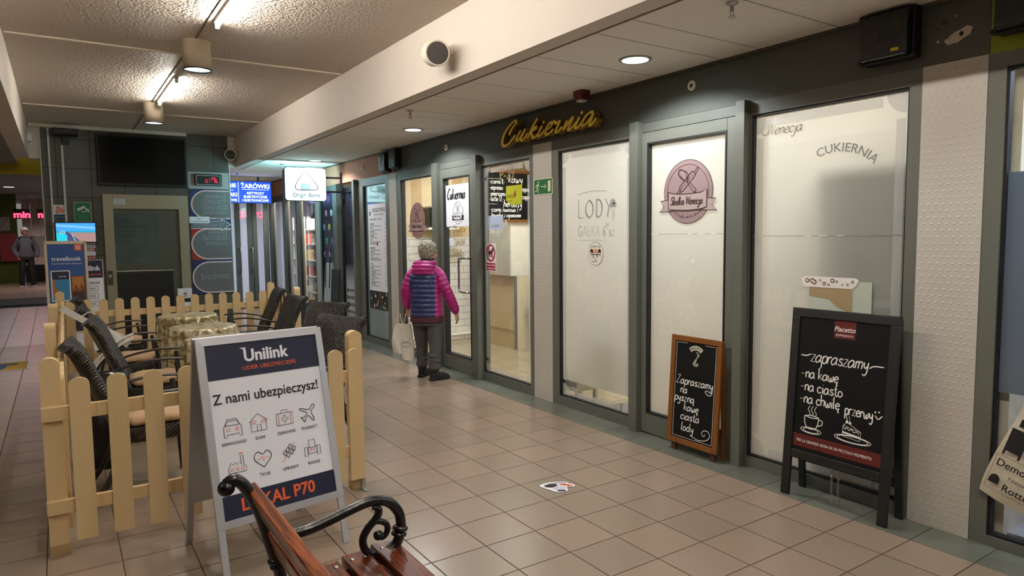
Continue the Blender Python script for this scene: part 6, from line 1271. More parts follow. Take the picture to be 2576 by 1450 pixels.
b = MB().at(on_front(4.94, 1.28, 8.945)).mat(0).rect(-0.13, 0.13, -0.10, 0.10, 0.004); b.mat(1).stroke([(-0.06, 0.10), (0.0, 0.30), (0.06, 0.10)], 0.004, .004); pen(b, 'zamknięte', -0.10, -0.02, 0.03, 0.006, .006, sx=0.7)
flat('hanging_plaque', b, [mat('beige_plaque', '#d3c9b4', 0.6), GREYLINE], 'small beige plaque hanging on the white tiled wall', 'plaque')
r = thing('wall_shelf', 'white wall shelf with black oven front on the back tiled wall', 'shelf', (4.63, 8.95, 1.70)); F = on_front(0, 0, 0)
MB().at(F).box(-0.25, 0.25, -0.03, 0.0, 0, 0.28).build('shelf_board', M_WHITE, r); MB().at(F).box(-0.22, 0.22, 0.0, 0.28, 0.02, 0.26).build('oven', mat('black_oven_front', '#1b1c20', 0.25), r); MB().at(F).box(-0.22, 0.22, 0.28, 0.30, 0.02, 0.27).build('oven_top', M_STEEL, r)
r = thing('bistro_table', 'bistro table on a round grey foot, seen below the frosted film', 'table', (4.18, 4.33, 0))
MB().lathe([(0, 0), (0.26, 0), (0.26, 0.012), (0.03, 0.025), (0, 0.025)], 36).build('base', mat('grey_steel_foot', '#77736c', 0.35, 0.6), r); MB().lathe([(0, 0.025), (0.035, 0.025), (0.035, 0.72), (0, 0.72)], 16).build('column', M_STEEL, r); MB().lathe([(0, 0.72), (0.28, 0.72), (0.28, 0.75), (0, 0.75)], 36).build('tabletop', mat('grey_tabletop', '#8d8579', 0.4), r)
r = thing('low_stool', 'low white box stool behind the frosted ice cream window', 'stool', (4.05, 4.93, 0)); MB().box(-0.14, 0.14, -0.14, 0.14, 0.12, 0.30).build('seat', M_WHITE, r, bevel=0.01)
for sx in (-1, 1):
    for sy in (-1, 1): MB().box(sx * 0.11 - .015, sx * 0.11 + .015, sy * 0.11 - .015, sy * 0.11 + .015, 0, 0.12).build('leg', M_STEEL, r)
r = thing('refrigerator', 'tall grey cabinet showing as a shadow through the big frosted window', 'refrigerator', (4.24, 2.03, 0))
MB().box(-0.30, 0.30, -0.42, 0.36, 0.0, 2.02).build('cabinet_body', mat('mid_grey_enamel', '#6d7076', 0.4), r, bevel=0.01); MB().box(-0.325, -0.302, -0.41, 0.35, 0.05, 2.0).build('door', mat('mid_grey_enamel', '#6d7076', 0.4), r, bevel=0.006); MB().box(-0.35, -0.325, 0.28, 0.30, 0.8, 1.3).build('handle', M_STEEL, r)

for y0, y1, z, x, par in ((3.06, 3.765, 1.576, 3.8155, 'door_1'), (1.87, 2.846, 1.558, 3.8305, 'window_2')):
    b = MB().at(on_shop(0, z, 0, x)); random.seed(8); u = -y1
    while u < -y0 - 0.02: w_ = random.uniform(0.02, 0.12); b.mat(0 if random.random() < 0.7 else 1).rect(u, min(u + w_, -y0), -0.0015, 0.0015); u += w_
    if par == 'door_1':
        for k, (y, zz, r_) in enumerate(((3.40, -0.17, .008), (3.345, -0.195, .017), (3.41, 0.04, .006), (3.38, -0.04, .006), (3.42, -0.1, .005))): b.mat(1).quad((-y - r_, zz - r_, 0), (-y + r_, zz - r_, 0), (-y + r_ * .6, zz + r_, 0), (-y - r_ * .2, zz + r_ * .6, 0))
    b.build('film_seam', [GREYLINE, mat('bright_film_tear', '#f6f3ea', 0.5)], bpy.data.objects[par])
# ------------------------------------------------------------------ neighbouring shop at the right edge
MB().box(3.8395, 3.841, 0.31, 1.41, 0.78, 1.86).build('frosted_film', frosted('speckled_blue_film', '#9aa3b4', 0.5), bpy.data.objects['window_1'])
def tote():
    r = thing('tote_bag', 'cream cotton tote bag with black record shop print hanging in the neighbouring window', 'bag', (3.80, 1.20, 0.46), 0)
    F = frame_of((0, 0, 0), (0, -1, 0), (0, 0, 1), (-1, 0, 0)) @ R(-0.30, 'Z')
    n, q = 14, MB()
    def sheet(s_):
        rows = []
        for j in range(n + 1):
            v = j / n; row = []
            for i in range(n + 1):
                u = i / n; x = (u - 0.5) * (0.36 - 0.05 * v ** 2 + 0.012 * math.sin(6 * v)); y = -0.23 + 0.52 * v + 0.015 * math.sin(3 * u + 1) * v - 0.012 * math.sin(PI * u) * (1 - v)
                bulge = 0.035 * math.sin(PI * u) * math.sin(PI * min(1, v * 1.1 + .05)) + 0.006 * math.sin(9 * u + 4 * v) + 0.004 * math.sin(14 * v)
                row.append((x, y, s_ * bulge + (0.04 if s_ > 0 else 0.02)))
            rows.append(row)
        return rows
    for s_ in (1, -0.3):
        rows = sheet(s_); q.at(F).add([p for r_ in rows for p in r_], [(j * (n + 1) + i, j * (n + 1) + i + 1, (j + 1) * (n + 1) + i + 1, (j + 1) * (n + 1) + i) for j in range(n) for i in range(n)], True)
    q.build('bag_body', mat('cream_cotton', '#d6cbb4', 0.85, 0, 0.08, 20, 0.4, 180), r)
    for s_ in (-1, 1): MB().at(F).tube(smooth_path([(s_ * 0.09, 0.27, 0.04), (s_ * 0.085, 0.42, 0.03), (s_ * 0.03, 0.56, 0.02), (0.0, 0.60, 0.02)], 4), 0.012, 6, flat=0.3).build('strap', mat('cream_cotton', '#d6cbb4', 0.85), r)
    b = MB().at(F @ T(0, 0, 0.083)); b.text('Demonfuzz', -0.15, -0.055, 0.052, 0, 'L', 0.015, 0.95).text('Nieuwe Binnenweg', -0.08, -0.105, 0.030, 0, 'L', 0.005).text('Rotterdam', -0.09, -0.165, 0.050, 0, 'L', 0.015)
    b.quad(*[(-0.13 + 0.022 * math.cos(a), -0.13 + 0.028 * math.sin(a), 0) for a in [PI * k / 10 for k in range(11)]], (-0.152, -0.15, 0), (-0.108, -0.15, 0))
    for L_ in ([(-0.158, -0.18), (0.15, -0.18)], [(-0.158, -0.18), (-0.16, 0.0)], [(-0.16, 0.0), (0.15, 0.0)]): b.stroke(L_, 0.003)
    b.rect(-0.145, -0.07, 0.03, 0.15).rect(-0.145, -0.135, 0.008, 0.03).rect(-0.08, -0.07, 0.008, 0.03); b.rect(-0.125, -0.08, 0.165, 0.205); b.quad((-0.02, 0.01, 0), (0.02, 0.02, 0), (0.05, 0.09, 0), (0.06, 0.16, 0), (0.02, 0.20, 0), (-0.01, 0.17, 0), (0.0, 0.10, 0)); b.disc(0.02, 0.225, 0.025, 0, 0.028)
    for k in range(4): b.stroke([(-0.06 + .008 * k, 0.03 + .02 * k), (-0.03 + .006 * k, 0.06 + .02 * k)], 0.003)
    b.stroke([(-0.07, 0.10), (-0.03, 0.115), (0.01, 0.15)], 0.012); b.build('print', INK, r)
    return r
tote()
b = MB().ball((4.05, 1.10, 0.152), (0.09, 0.09, 0.11), 20, 12); tag(b.build('plush_ball', mat('glowing_violet_plush', '#7a5ad0', 0.9, 0, 0.3, 25, 0.5, 90, emit='#5a3ad0', estr=0.15)), 'violet fluffy ball in the neighbouring shop window under the tote bag', 'ball')  # a faint violet glow is put into the plush colour
tag(MB().box(3.95, 4.35, 0.35, 1.40, 0.0, 0.04).build('display_plinth', mat('mottled_silver_cloth', '#a9a6ac', 0.5, 0, 0.4, 30, 0.5, 40)), 'mottled grey display plinth in the neighbouring shop window', 'plinth')
tag(MB().box(4.36, 4.40, 0.3, 1.40, 0.0, 0.80).build('window_backing', mat('black_backing_cloth', '#17171c', 0.8)), 'black backing board behind the tote bag in the neighbouring window', 'board')

# ------------------------------------------------------------------ small things on the floor
b = MB().at(T(2.52, 3.275, 0.0) @ R(-0.55, 'Z')); z = 0.003
def blob(m, L_, zz): b.mat(m).quad(*[(x, y, zz) for x, y in [tuple(p[:2]) for p in smooth_path(L_, 4, True)]])
blob(0, [(-0.11, 0.035), (-0.06, 0.075), (0.0, 0.09), (0.06, 0.085), (0.075, 0.06), (0.11, 0.03), (0.10, 0.0), (0.06, 0.0), (0.055, -0.06), (0.02, -0.09), (-0.02, -0.08), (-0.05, -0.05), (-0.10, 0.0)], z)
blob(1, [(-0.085, 0.01), (-0.05, 0.05), (-0.01, 0.05), (0.0, 0.02), (-0.04, -0.01)], z + .0005); blob(2, [(0.01, 0.045), (0.05, 0.05), (0.095, 0.025), (0.085, 0.008), (0.04, 0.02)], z + .0005)
b.mat(3).quad((-0.015, -0.05, z + .001), (0.04, -0.05, z + .001), (0.045, -0.075, z + .001), (0.0, -0.08, z + .001)); blob(4, [(-0.03, -0.01), (0.0, 0.015), (0.045, 0.0), (0.045, -0.035), (0.0, -0.045), (-0.03, -0.035)], z + .0007)
for k in range(7): b.mat(1).ring(-0.075 + 0.021 * k, 0.045 + 0.006 * k - 0.0018 * (k - 3) ** 2, 0.008, 0.010, 0.004, z + .001, n=10)
for k in range(3): b.mat(1).rect(0.022 + .022 * k, 0.03 + .022 * k, 0.03 - .004 * k, 0.042 - .004 * k, z + .001)
flat('floor_sticker', b, [PAPER, INK, ORANGE, mat('purple_print', '#2e2352', 0.5), mat('lilac_white_print', '#cfc8d4', 0.5)], 'small cut-out sticker in white, black and orange on a floor tile', 'sticker')
b = MB().at(T(-0.62, 10.47, 0.0)); b.mat(0).rect(-0.36, 0.24, -0.36, 0.36, .003); b.mat(1).rect(-0.34, 0.215, -0.33, 0.33, .0035); b.mat(2); blob(2, [(-0.3, -0.2), (-0.25, 0.1), (-0.1, 0.2), (0.0, 0.05), (-0.03, -0.2), (-0.15, -0.3)], .004); b.mat(3).quad((-0.2, 0.15, .0045), (0.1, 0.05, .0045), (0.12, 0.2, .0045), (-0.18, 0.27, .0045))
flat('floor_advert', b, [PAPER, mat('mustard_print', '#c49a34', 0.6), mat('slate_blue_print', '#3b5f94', 0.6), mat('steel_grey_print', '#5b6270', 0.6)], 'mustard and blue advertising decal on the dark corridor floor', 'sticker')
# white folded airer and black bin behind the left fence
r = thing('folded_airer', 'white folded airer leaning inside the left fence behind the armchairs', 'airer', (0.16, 6.65, 0))
MB().bar((-0.17, 0, 1.02), (0.30, 0.05, 0.66), 0.05, 0.016, (0, 1, 0)).build('rail', M_WHITE, r)
q = MB(); [q.tube([(-0.10 + .03 * k, 0.03, 0.98 - .023 * k), (0.30 + .01 * k, 0.12, 0.72 - .02 * k)], 0.004, 5) for k in range(4)]; q.tube(smooth_path([(-0.04, 0.0, 0.93), (0.02, 0.02, 0.97), (0.06, 0.05, 0.95)], 4), 0.004, 5); q.build('wires', M_WHITE, r)
for k in range(2): MB().tube(smooth_path([(-0.06 + .04 * k, 0.02, 0.0), (-0.05 + .04 * k, 0.02, 0.30), (0.03 + .03 * k, 0.02, 0.52), (0.20 + .02 * k, 0.02, 0.69 - .03 * k), (0.34, 0.02, 0.76 - .04 * k)], 5), 0.011, 8).build('curved_leg', M_WHITE, r)
r = thing('waste_bin', 'black rounded waste bin with lid in the front left fence corner', 'bin', (0.22, 5.45, 0)); MB().lathe([(0, 0), (0.12, 0), (0.135, 0.55), (0, 0.55)], 28).build('bin_body', M_BLACK, r); MB().lathe([(0.14, 0.55), (0.145, 0.58), (0.12, 0.64), (0.04, 0.66), (0, 0.66)], 28).build('lid', mat('glossy_black_plastic', '#121212', 0.2), r)

# ------------------------------------------------------------------ dark corridor on the left
struct('ceiling_left', MB().box(-4, -0.46, -5, 13.0, 2.752, 2.8), mat('grey_ceiling_tile', '#8a857c', 0.8, 0, 0.06, 20))
struct('wall_left_lintel', MB().box(-4, -0.16, 13.0, 13.12, 2.60, 3.3), mat('yellow_lintel_paint', '#c9b41c', 0.6))
struct('ceiling_left_far', MB().box(-4, -0.16, 13.12, 19.0, 2.62, 2.7), mat('grey_ceiling_tile', '#8a857c', 0.8, 0, 0.06, 20))
struct('ceiling_left_end', MB().box(-4, 1.5, 19.0, 34, 3.05, 3.1), mat('grey_ceiling_tile', '#8a857c', 0.8, 0, 0.06, 20))
struct('wall_left', MB().box(-4.1, -4, -5, 34, 0, 3.2), mat('grey_green_wall_paint', '#6d7066', 0.7))
struct('wall_green', MB().box(-4, -1.08, 27.0, 27.3, 0.2, 3.05), mat('olive_green_wall_paint', '#4c5f16', 0.7))
struct('wall_clothes_shop', MB().box(-1.08, 1.5, 31, 31.1, 0.2, 3.05), mat('pale_pink_shop_wall', '#c9b4ac', 0.7))
struct('wall_clothes_shop_side', MB().box(0.6, 0.7, 19, 31, 0.2, 3.05), mat('pale_pink_shop_wall', '#c9b4ac', 0.7))
struct('floor_end', MB().box(-4, 1.5, 27, 34, 0.15, 0.201), mat('shop_grey_floor', '#8d8a86', 0.4))
struct('wall_behind', MB().box(-4.1, 7.5, -5.1, -5, 0, 3.4), mat('grey_green_wall_paint', '#6d7066', 0.7))
r = thing('display_rack', 'tall white display rack of small goods at the left picture edge', 'rack', (-1.72, 22.2, 0.2))
MB().box(-0.30, 0.30, -0.02, 0.02, 0.55, 2.1).build('back_panel', M_WHITE, r); MB().box(-0.3, 0.3, -0.25, 0.2, 0, 0.5).build('base', M_DARKMETAL, r)
b = MB().at(on_front(0, 0, -0.022))
for i in range(8):
    for j in range(7): b.quad((-0.26 + .08 * j, 0.68 + .175 * i, 0), (-0.21 + .08 * j, 0.68 + .175 * i, 0), (-0.215 + .08 * j, 0.72 + .175 * i, 0), (-0.235 + .08 * j, 0.76 + .175 * i, 0), (-0.255 + .08 * j, 0.72 + .175 * i, 0))
b.build('goods', M_DARKMETAL, r)
tag(MB().at(on_front(-1.33, 1.35, 26.95)).box(-0.22, 0.22, -0.45, 0.45, 0, 0.15).build('hydrant_cabinet', mat('hydrant_red', '#8a1a1e', 0.5), bevel=0.01), 'dark red hydrant cabinet on the green wall', 'cabinet')
b = MB().at(on_front(-1.40, 2.1, 26.98)); b.mat(0).rect(-0.18, 0.14, -0.22, 0.22); b.mat(1).stroke([(-0.15, -0.2), (0.1, 0.2)], 0.02, .001); flat('paper_notice', b, [mat('grey_notice_paper', '#9d9c94', 0.6), INK], 'grey notice sheet on the green wall left of the man', 'notice')
for x, t, lab in ((-0.34, 'nic', 'red neon letters hanging before the clothes shop beside the lift wall'), (-0.93, 'min', 'red neon letters just above the capped man')):
    r = thing('neon_sign', lab, 'sign', (x, 27.0, 2.3)); MB().at(on_front(0, 0, 0)).text(t, 0.0, 0, 0.30, 0, 'C', 0.04, depth=0.02).build('neon_letters', NEON, r)
    MB().box(-0.2, 0.2, 0.0, 0.02, -0.04, 0.28).box(-0.15, -0.14, 0.0, 0.02, 0.28, 0.752).box(0.14, 0.15, 0.0, 0.02, 0.28, 0.752).build('backing', M_BLACK, r)
for i, (x, y, c_, lab) in enumerate(((-0.45, 27.6, '#d8d6d2', 'white T-shirt hanging in the clothes shop beside the man'), (-0.22, 27.8, '#26262c', 'dark T-shirt hanging in the clothes shop beside the lift wall'), (-0.75, 28.3, '#a9a6a2', 'grey T-shirt hanging farther inside the clothes shop'))):
    r = thing('hanging_shirt', lab, 'shirt', (x, y, 1.0), 0, 'shirts in the clothes shop')
    MB().at(on_front(0, 0, 0)).prism([(-0.2, 0), (0.2, 0), (0.2, 0.45), (0.32, 0.38), (0.36, 0.5), (0.2, 0.68), (0.07, 0.72), (-0.07, 0.72), (-0.2, 0.68), (-0.36, 0.5), (-0.32, 0.38), (-0.2, 0.45)], -0.05, 0.05).build('shirt_body', mat('shirt_' + c_[1:], c_, 0.8), r, bevel=0.02)
    MB().tube([(0, 0, 0.70), (0, 0, 2.0)], 0.012, 6).build('hanger', M_STEEL, r)
tag(MB().box(-0.95, 0.0, 27.4, 27.9, 0.201, 0.75).build('stock_box', mat('black_carton', '#16161a', 0.6), bevel=0.01), 'black stock carton on the clothes shop floor', 'box')
d1 = None
for i, (x, y, z) in enumerate(((-0.75, 16.5, 2.62), (-0.65, 24.0, 3.05), (-0.5, 26.0, 3.05))):
    lab = ('lit downlight in the dark corridor ceiling behind the yellow lintel', 'lit downlight above the man in the cap', 'lit downlight before the clothes shop')[i]
    copy_thing(d0, (x, y, z), 0, lab)
spot('corridor_downlight', (-0.2, 28.5, 3.0), 60, (1, 0.9, 0.9), 2.6); spot('corridor_downlight', (-0.65, 24.0, 3.0), 14, (1, 0.95, 0.95), 2.4); spot('corridor_downlight', (-0.75, 16.5, 2.58), 8, COOL, 2.4)

# ------------------------------------------------------------------ people
M_SKIN = mat('skin', '#d6a58a', 0.5, 0, 0.05, 30)
def remesh(o, vox, it=4, fac=0.5):
    m = o.modifiers.new('remesh', 'REMESH'); m.mode = 'VOXEL'; m.voxel_size = vox; m.use_smooth_shade = True
    s_ = o.modifiers.new('smooth', 'SMOOTH'); s_.factor = fac; s_.iterations = it; return o
def limb(q, pts, rad, n=14, seg=6, puff=0.0, per=0.055):
    p = smooth_path(pts, seg); m = len(p); rs = []; d = 0
    for i in range(m):
        t = i / (m - 1) * (len(rad) - 1); k = min(int(t), len(rad) - 2); rs.append(rad[k] + (rad[k + 1] - rad[k]) * (t - k))
    if puff:                                            # resample finely and add quilted bulges
        L_ = [0]
        for i in range(1, m): L_.append(L_[-1] + (p[i] - p[i - 1]).length)
        N_ = int(L_[-1] / 0.0055); pp, rr = [], []
        for k in range(N_ + 1):
            s_ = L_[-1] * k / N_; i = max(j for j in range(m) if L_[j] <= s_ + 1e-9); i = min(i, m - 2); t = (s_ - L_[i]) / max(1e-9, L_[i + 1] - L_[i])
            pp.append(p[i].lerp(p[i + 1], t)); rr.append(rs[i] + (rs[i + 1] - rs[i]) * t + puff * (abs(math.sin(PI * s_ / per)) ** 0.6 - 0.6))
        p, rs = pp, rr
    q.tube(p, rs, n); q.ball(p[0], rs[0] * 0.98, 12, 8); q.ball(p[-1], rs[-1] * 0.98, 12, 8)
def hand(q, wrist, down, palm_n, thumb_dir, curl=0.5, s=1.0):
    """palm, four unequal bent fingers and a thumb; down = finger direction, palm_n = out of the palm"""
    w_ = Vector(wrist); d = Vector(down).normalized(); nn = Vector(palm_n); nn = (nn - d * nn.dot(d)).normalized(); sd = d.cross(nn)
    if sd.dot(Vector(thumb_dir)) < 0: sd = -sd           # sd points to the thumb side
    q.tube([w_ - d * 0.03 * s, w_ + d * 0.01 * s], [0.024 * s, 0.026 * s], 10)
    for k in range(4): q.tube([w_ + sd * (0.024 - 0.016 * k) * s, w_ + d * 0.075 * s + sd * (0.030 - 0.019 * k) * s], [0.015 * s, 0.0125 * s], 8); q.ball(w_ + d * 0.075 * s + sd * (0.030 - 0.019 * k) * s, 0.0125 * s, 8, 6)
    for k, L_ in enumerate((0.066, 0.075, 0.070, 0.054)):
        a = w_ + d * 0.075 * s + sd * (0.031 - 0.0195 * k) * s; b_ = a + (d * math.cos(curl * .7) + nn * math.sin(curl * .7)) * L_ * 0.5 * s; c = b_ + (d * math.cos(curl * 1.7) + nn * math.sin(curl * 1.7)) * L_ * 0.5 * s
        q.tube([a, b_, c], [0.0095 * s, 0.0088 * s, 0.0075 * s], 8); [q.ball(p_, 0.0088 * s, 8, 6) for p_ in (b_, c)]
    a = w_ + d * 0.018 * s + sd * 0.024 * s; b_ = a + (d * 0.7 + sd * 0.6 + nn * 0.35).normalized() * 0.042 * s; c = b_ + (d * 0.9 + sd * 0.1 + nn * 0.45).normalized() * 0.03 * s
    q.tube([a, b_, c], [0.0125 * s, 0.0105 * s, 0.0085 * s], 8); [q.ball(p_, 0.0095 * s, 8, 6) for p_ in (b_, c)]
def head(q, M_, s=1.0):
    """head in a frame with +y the face direction, origin at the skull centre"""
    k = q.M; q.M = k @ M_ @ Matrix.Scale(s, 4)
    q.ball((0, -0.012, 0.02), (0.072, 0.092, 0.092), 20, 14); q.ball((0, 0.018, -0.045), (0.056, 0.066, 0.066), 18, 12); q.ball((0, 0.052, -0.088), (0.026, 0.024, 0.02), 12, 8)
    q.tube([(0, 0.082, 0.012), (0, 0.098, -0.012), (0, 0.106, -0.03)], [0.009, 0.011, 0.013], 8); q.ball((0, 0.098, -0.032), (0.017, 0.014, 0.010), 10, 8)
    q.ball((0, 0.082, -0.062), (0.024, 0.010, 0.009), 10, 8)
    for sx in (-1, 1): q.ball((sx * 0.034, 0.062, -0.025), (0.024, 0.018, 0.022), 10, 8); q.ball((sx * 0.032, 0.072, 0.032), (0.024, 0.012, 0.008), 10, 6); q.ball((sx * 0.074, -0.008, -0.008), (0.010, 0.018, 0.030), 10, 8)
    q.M = k
def face_bits(root, M_, s=1.0):
    for sx in (-1, 1):
        q = MB().at(M_ @ Matrix.Scale(s, 4)); q.mat(0).ball((sx * 0.031, 0.0725, 0.008), (0.014, 0.010, 0.009), 12, 8); q.mat(1).ball((sx * 0.031, 0.0805, 0.008), (0.006, 0.003, 0.006), 10, 6); q.build('eye', [mat('eye_white', '#e8e2da', 0.3), mat('dark_iris', '#2c2018', 0.2)], root)
    MB().at(M_ @ Matrix.Scale(s, 4)).ball((0, 0.090, -0.062), (0.020, 0.004, 0.006), 12, 6).build('mouth', mat('lips', '#a8604f', 0.5), root)
def ring_sup(cx, cy, z, a, b_, n=40, p=0.8, tilt=0.0):
    o = []
    for k in range(n):
        t = 2 * PI * k / n; c, s_ = math.cos(t), math.sin(t)
        o.append((cx + a * (abs(c) ** p) * (1 if c > 0 else -1), cy + b_ * (abs(s_) ** p) * (1 if s_ > 0 else -1), z + tilt * s_))
    return o

# --- woman in the pink and blue quilted jacket (local +y is where she faces, x to her right)
wom = thing('person', 'woman with grey hair in magenta and navy quilted jacket looking into the shop', 'person', (3.335, 6.68, 0.002), math.radians(-46))
HM = T(0.030, 0.040, 1.395) @ R(math.radians(-34), 'Z') @ R(math.radians(-8), 'X')
rf, lf = (0.105, -0.075), (-0.095, 0.085)
q = MB(); head(q, HM, 0.97)
limb(q, [(0, -0.005, 1.18), (0.008, 0.0, 1.26), (0.02, 0.025, 1.35)], [0.06, 0.05, 0.052]); limb(q, [(0, 0, 0.80), (0, 0, 0.86), (0, -0.01, 1.0), (0, -0.015, 1.18)], [0.10, 0.105, 0.105, 0.085])
RA = [(0.125, -0.015, 1.165), (0.20, -0.03, 1.05), (0.255, 0.0, 0.93), (0.305, 0.085, 0.745)]; LA = [(-0.125, -0.015, 1.165), (-0.195, -0.05, 1.04), (-0.222, -0.05, 0.95), (-0.232, 0.02, 0.80)]
for A in (RA, LA): limb(q, A, [0.036, 0.036, 0.035, 0.027])
hand(q, (0.307, 0.092, 0.725), (0.12, 0.30, -0.95), (-0.9, 0.1, 0), (0.1, 1, 0), 0.35, 0.92); hand(q, (-0.234, 0.028, 0.775), (0.0, 0.12, -1), (0.9, 0.0, 0), (0, 1, 0), 1.25, 0.92)
for (fx, fy), sx in ((rf, 1), (lf, -1)): limb(q, [(sx * 0.075, 0, 0.70), (fx, fy * 0.6 + 0.02, 0.40), (fx, fy, 0.09)], [0.085, 0.055, 0.04])
remesh(q.build('body', M_SKIN, wom), 0.0055, 3)
face_bits(wom, HM, 0.97)
# hair: short, grey, swept in thick locks
q = MB().at(HM @ Matrix.Scale(0.97, 4)); random.seed(4)
q.ball((0, -0.030, 0.032), (0.094, 0.100, 0.100), 20, 14); q.ball((0, -0.055, -0.02), (0.085, 0.070, 0.075), 16, 12)
for i in range(190):
    th = random.uniform(0, 2 * PI); ph = random.uniform(-0.75, 1.45); d = Vector((math.cos(ph) * math.cos(th), math.cos(ph) * math.sin(th), math.sin(ph)))
    if d.y > 0.45 and d.z < 0.5: continue
    p0 = Vector((0, -0.03, 0.03)) + Vector((d.x * 0.088, d.y * 0.096, d.z * 0.096)); dn = Vector((0.5 * d.x + random.uniform(-.5, .5), -0.6 + random.uniform(-.4, .4), -0.8)); dn = (dn - d * dn.dot(d)).normalized()
    q.tube(smooth_path([p0, p0 + dn * 0.022 + d * 0.010, p0 + dn * 0.045 + d * 0.002], 3), [0.010, 0.011, 0.010, 0.009, 0.008, 0.006, 0.003], 6)
hairm = mat('grey_hair', '#98907f', 0.5, 0, 0.55, 70, 0.7, 140, stretch=(1, 1, 0.35))
remesh(q.build('hair', hairm, wom), 0.0045, 1, 0.3)
q = MB().at(HM @ Matrix.Scale(0.97, 4))
for sx in (-1, 1): q.tube([(sx * 0.032 + 0.024 * math.cos(a), 0.098, 0.006 + 0.018 * math.sin(a)) for a in [2 * PI * k / 16 for k in range(16)]], 0.0018, 6, closed=True); q.tube([(sx * 0.056, 0.097, 0.01), (sx * 0.074, 0.05, 0.012), (sx * 0.078, -0.02, 0.008)], 0.0018, 6)
q.tube([(-0.009, 0.1, 0.008), (0, 0.103, 0.011), (0.009, 0.1, 0.008)], 0.0018, 6); q.build('glasses', M_DARKMETAL, wom)
# trousers
q = MB(); rr = [ring_sup(0, 0, z, a, b_, 28) for z, a, b_ in ((0.60, 0.165, 0.125), (0.66, 0.168, 0.13), (0.74, 0.16, 0.125), (0.80, 0.15, 0.115))]; q.loft(rr)
for (fx, fy), sx in ((rf, 1), (lf, -1)):
    limb(q, [(sx * 0.08, 0.0, 0.66), (sx * 0.09, fy * 0.4 + 0.012, 0.48), (fx * 0.98, fy * 0.75 + 0.015, 0.36), (fx, fy, 0.22), (fx, fy - 0.005, 0.145)], [0.092, 0.084, 0.072, 0.066, 0.062, 0.062])
    q.tube([(fx, fy - 0.004, 0.175), (fx, fy - 0.005, 0.13)], [0.066, 0.068], 16)
    for z, r_, ox in ((0.215, 0.063, 0.010), (0.275, 0.064, -0.008)): q.ball((fx + ox, fy - 0.008, z), (r_, r_ * 0.98, 0.022), 14, 6)
remesh(q.build('trousers', mat('washed_black_denim', '#4b4846', 0.85, 0, 0.22, 9, 0.3, 70), wom), 0.007, 3)
for (fx, fy), ra in ((rf, -0.75), (lf, -0.15)):
    q = MB().at(T(fx, fy, 0) @ R(ra, 'Z')); q.tube([(0, -0.005, 0.17), (0, -0.005, 0.09)], [0.05, 0.05], 14); q.ball((0, -0.012, 0.062), (0.042, 0.052, 0.055), 14, 10); q.tube(smooth_path([(0, -0.03, 0.045), (0, 0.06, 0.05), (0, 0.125, 0.036), (0, 0.165, 0.03)], 4), [0.042, 0.042, 0.042, 0.041, 0.041, 0.042, 0.041, 0.039, 0.036, 0.034, 0.032, 0.03, 0.024], 12, flat=0.95)
    q.prism([(-0.036, -0.058), (0.036, -0.058), (0.040, 0.03), (0.042, 0.12), (0.026, 0.175), (0.0, 0.185), (-0.026, 0.175), (-0.042, 0.12), (-0.040, 0.03)], 0.0, 0.028)
    remesh(q.build('ankle_boot', mat('black_suede', '#17171a', 0.8, 0, 0.1, 60), wom), 0.006, 2)
# tunic hem under the jacket
q = MB(); q.loft([ring_sup(0, -0.005, z, a, b_, 44, 0.85) for z, a, b_ in ((0.640, 0.185, 0.14), (0.66, 0.186, 0.142), (0.72, 0.18, 0.135), (0.76, 0.15, 0.11))]); q.build('tunic', mat('dark_red_floral_fabric', '#4a2028', 0.8, 0, 0.9, 45), wom)
def jacket_mat():
    m, nt, N, L, p = nodes('magenta_navy_quilted_nylon'); tc = N.new('ShaderNodeTexCoord'); sp = N.new('ShaderNodeSeparateXYZ'); L.new(tc.outputs['Object'], sp.inputs[0])
    n = N.new('ShaderNodeTexNoise'); n.inputs['Scale'].default_value = 35; n.inputs['Detail'].default_value = 4; L.new(tc.outputs['Object'], n.inputs['Vector'])
    ins = math_node(N, L, 'MULTIPLY', math_node(N, L, 'LESS_THAN', math_node(N, L, 'ABSOLUTE', math_node(N, L, 'ADD', sp.outputs[0], 0.014)), 0.146), math_node(N, L, 'LESS_THAN', sp.outputs[2], 1.165))
    mx = N.new('ShaderNodeMix'); mx.data_type = 'RGBA'; mx.inputs[6].default_value = srgb('#a81c74'); mx.inputs[7].default_value = srgb('#26305f'); L.new(ins, mx.inputs[0]); L.new(mx.outputs[2], p.inputs['Base Color'])
    b = N.new('ShaderNodeBump'); b.inputs['Strength'].default_value = 0.5; b.inputs['Distance'].default_value = 0.012; L.new(n.outputs[0], b.inputs['Height']); L.new(b.outputs[0], p.inputs['Normal'])
    p.inputs['Roughness'].default_value = 0.36; p.inputs['Sheen Weight'].default_value = 0.1; return m
q = MB(); rings = []; zz = 0.695
prof = [(0.69, 0.176, 0.138), (0.73, 0.180, 0.142), (0.85, 0.174, 0.138), (1.0, 0.166, 0.130), (1.10, 0.160, 0.125), (1.18, 0.148, 0.115), (1.235, 0.115, 0.10), (1.27, 0.080, 0.085), (1.31, 0.068, 0.075)]
while zz < 1.305:
    k = max(i for i in range(len(prof)) if prof[i][0] <= zz + 1e-9); k = min(k, len(prof) - 2); t = (zz - prof[k][0]) / (prof[k + 1][0] - prof[k][0]); t = t
    pf = 0.010 * (abs(math.sin(PI * (zz - 0.69) / 0.052)) ** 0.6 - 0.5) if zz < 1.17 else 0
    rings.append(ring_sup(0, -0.008 + (0.012 if zz > 1.27 else 0), zz, prof[k][1] + (prof[k + 1][1] - prof[k][1]) * t + pf, prof[k][2] + (prof[k + 1][2] - prof[k][2]) * t + pf, 48, 0.86)); zz += 0.0052
q.loft(rings)
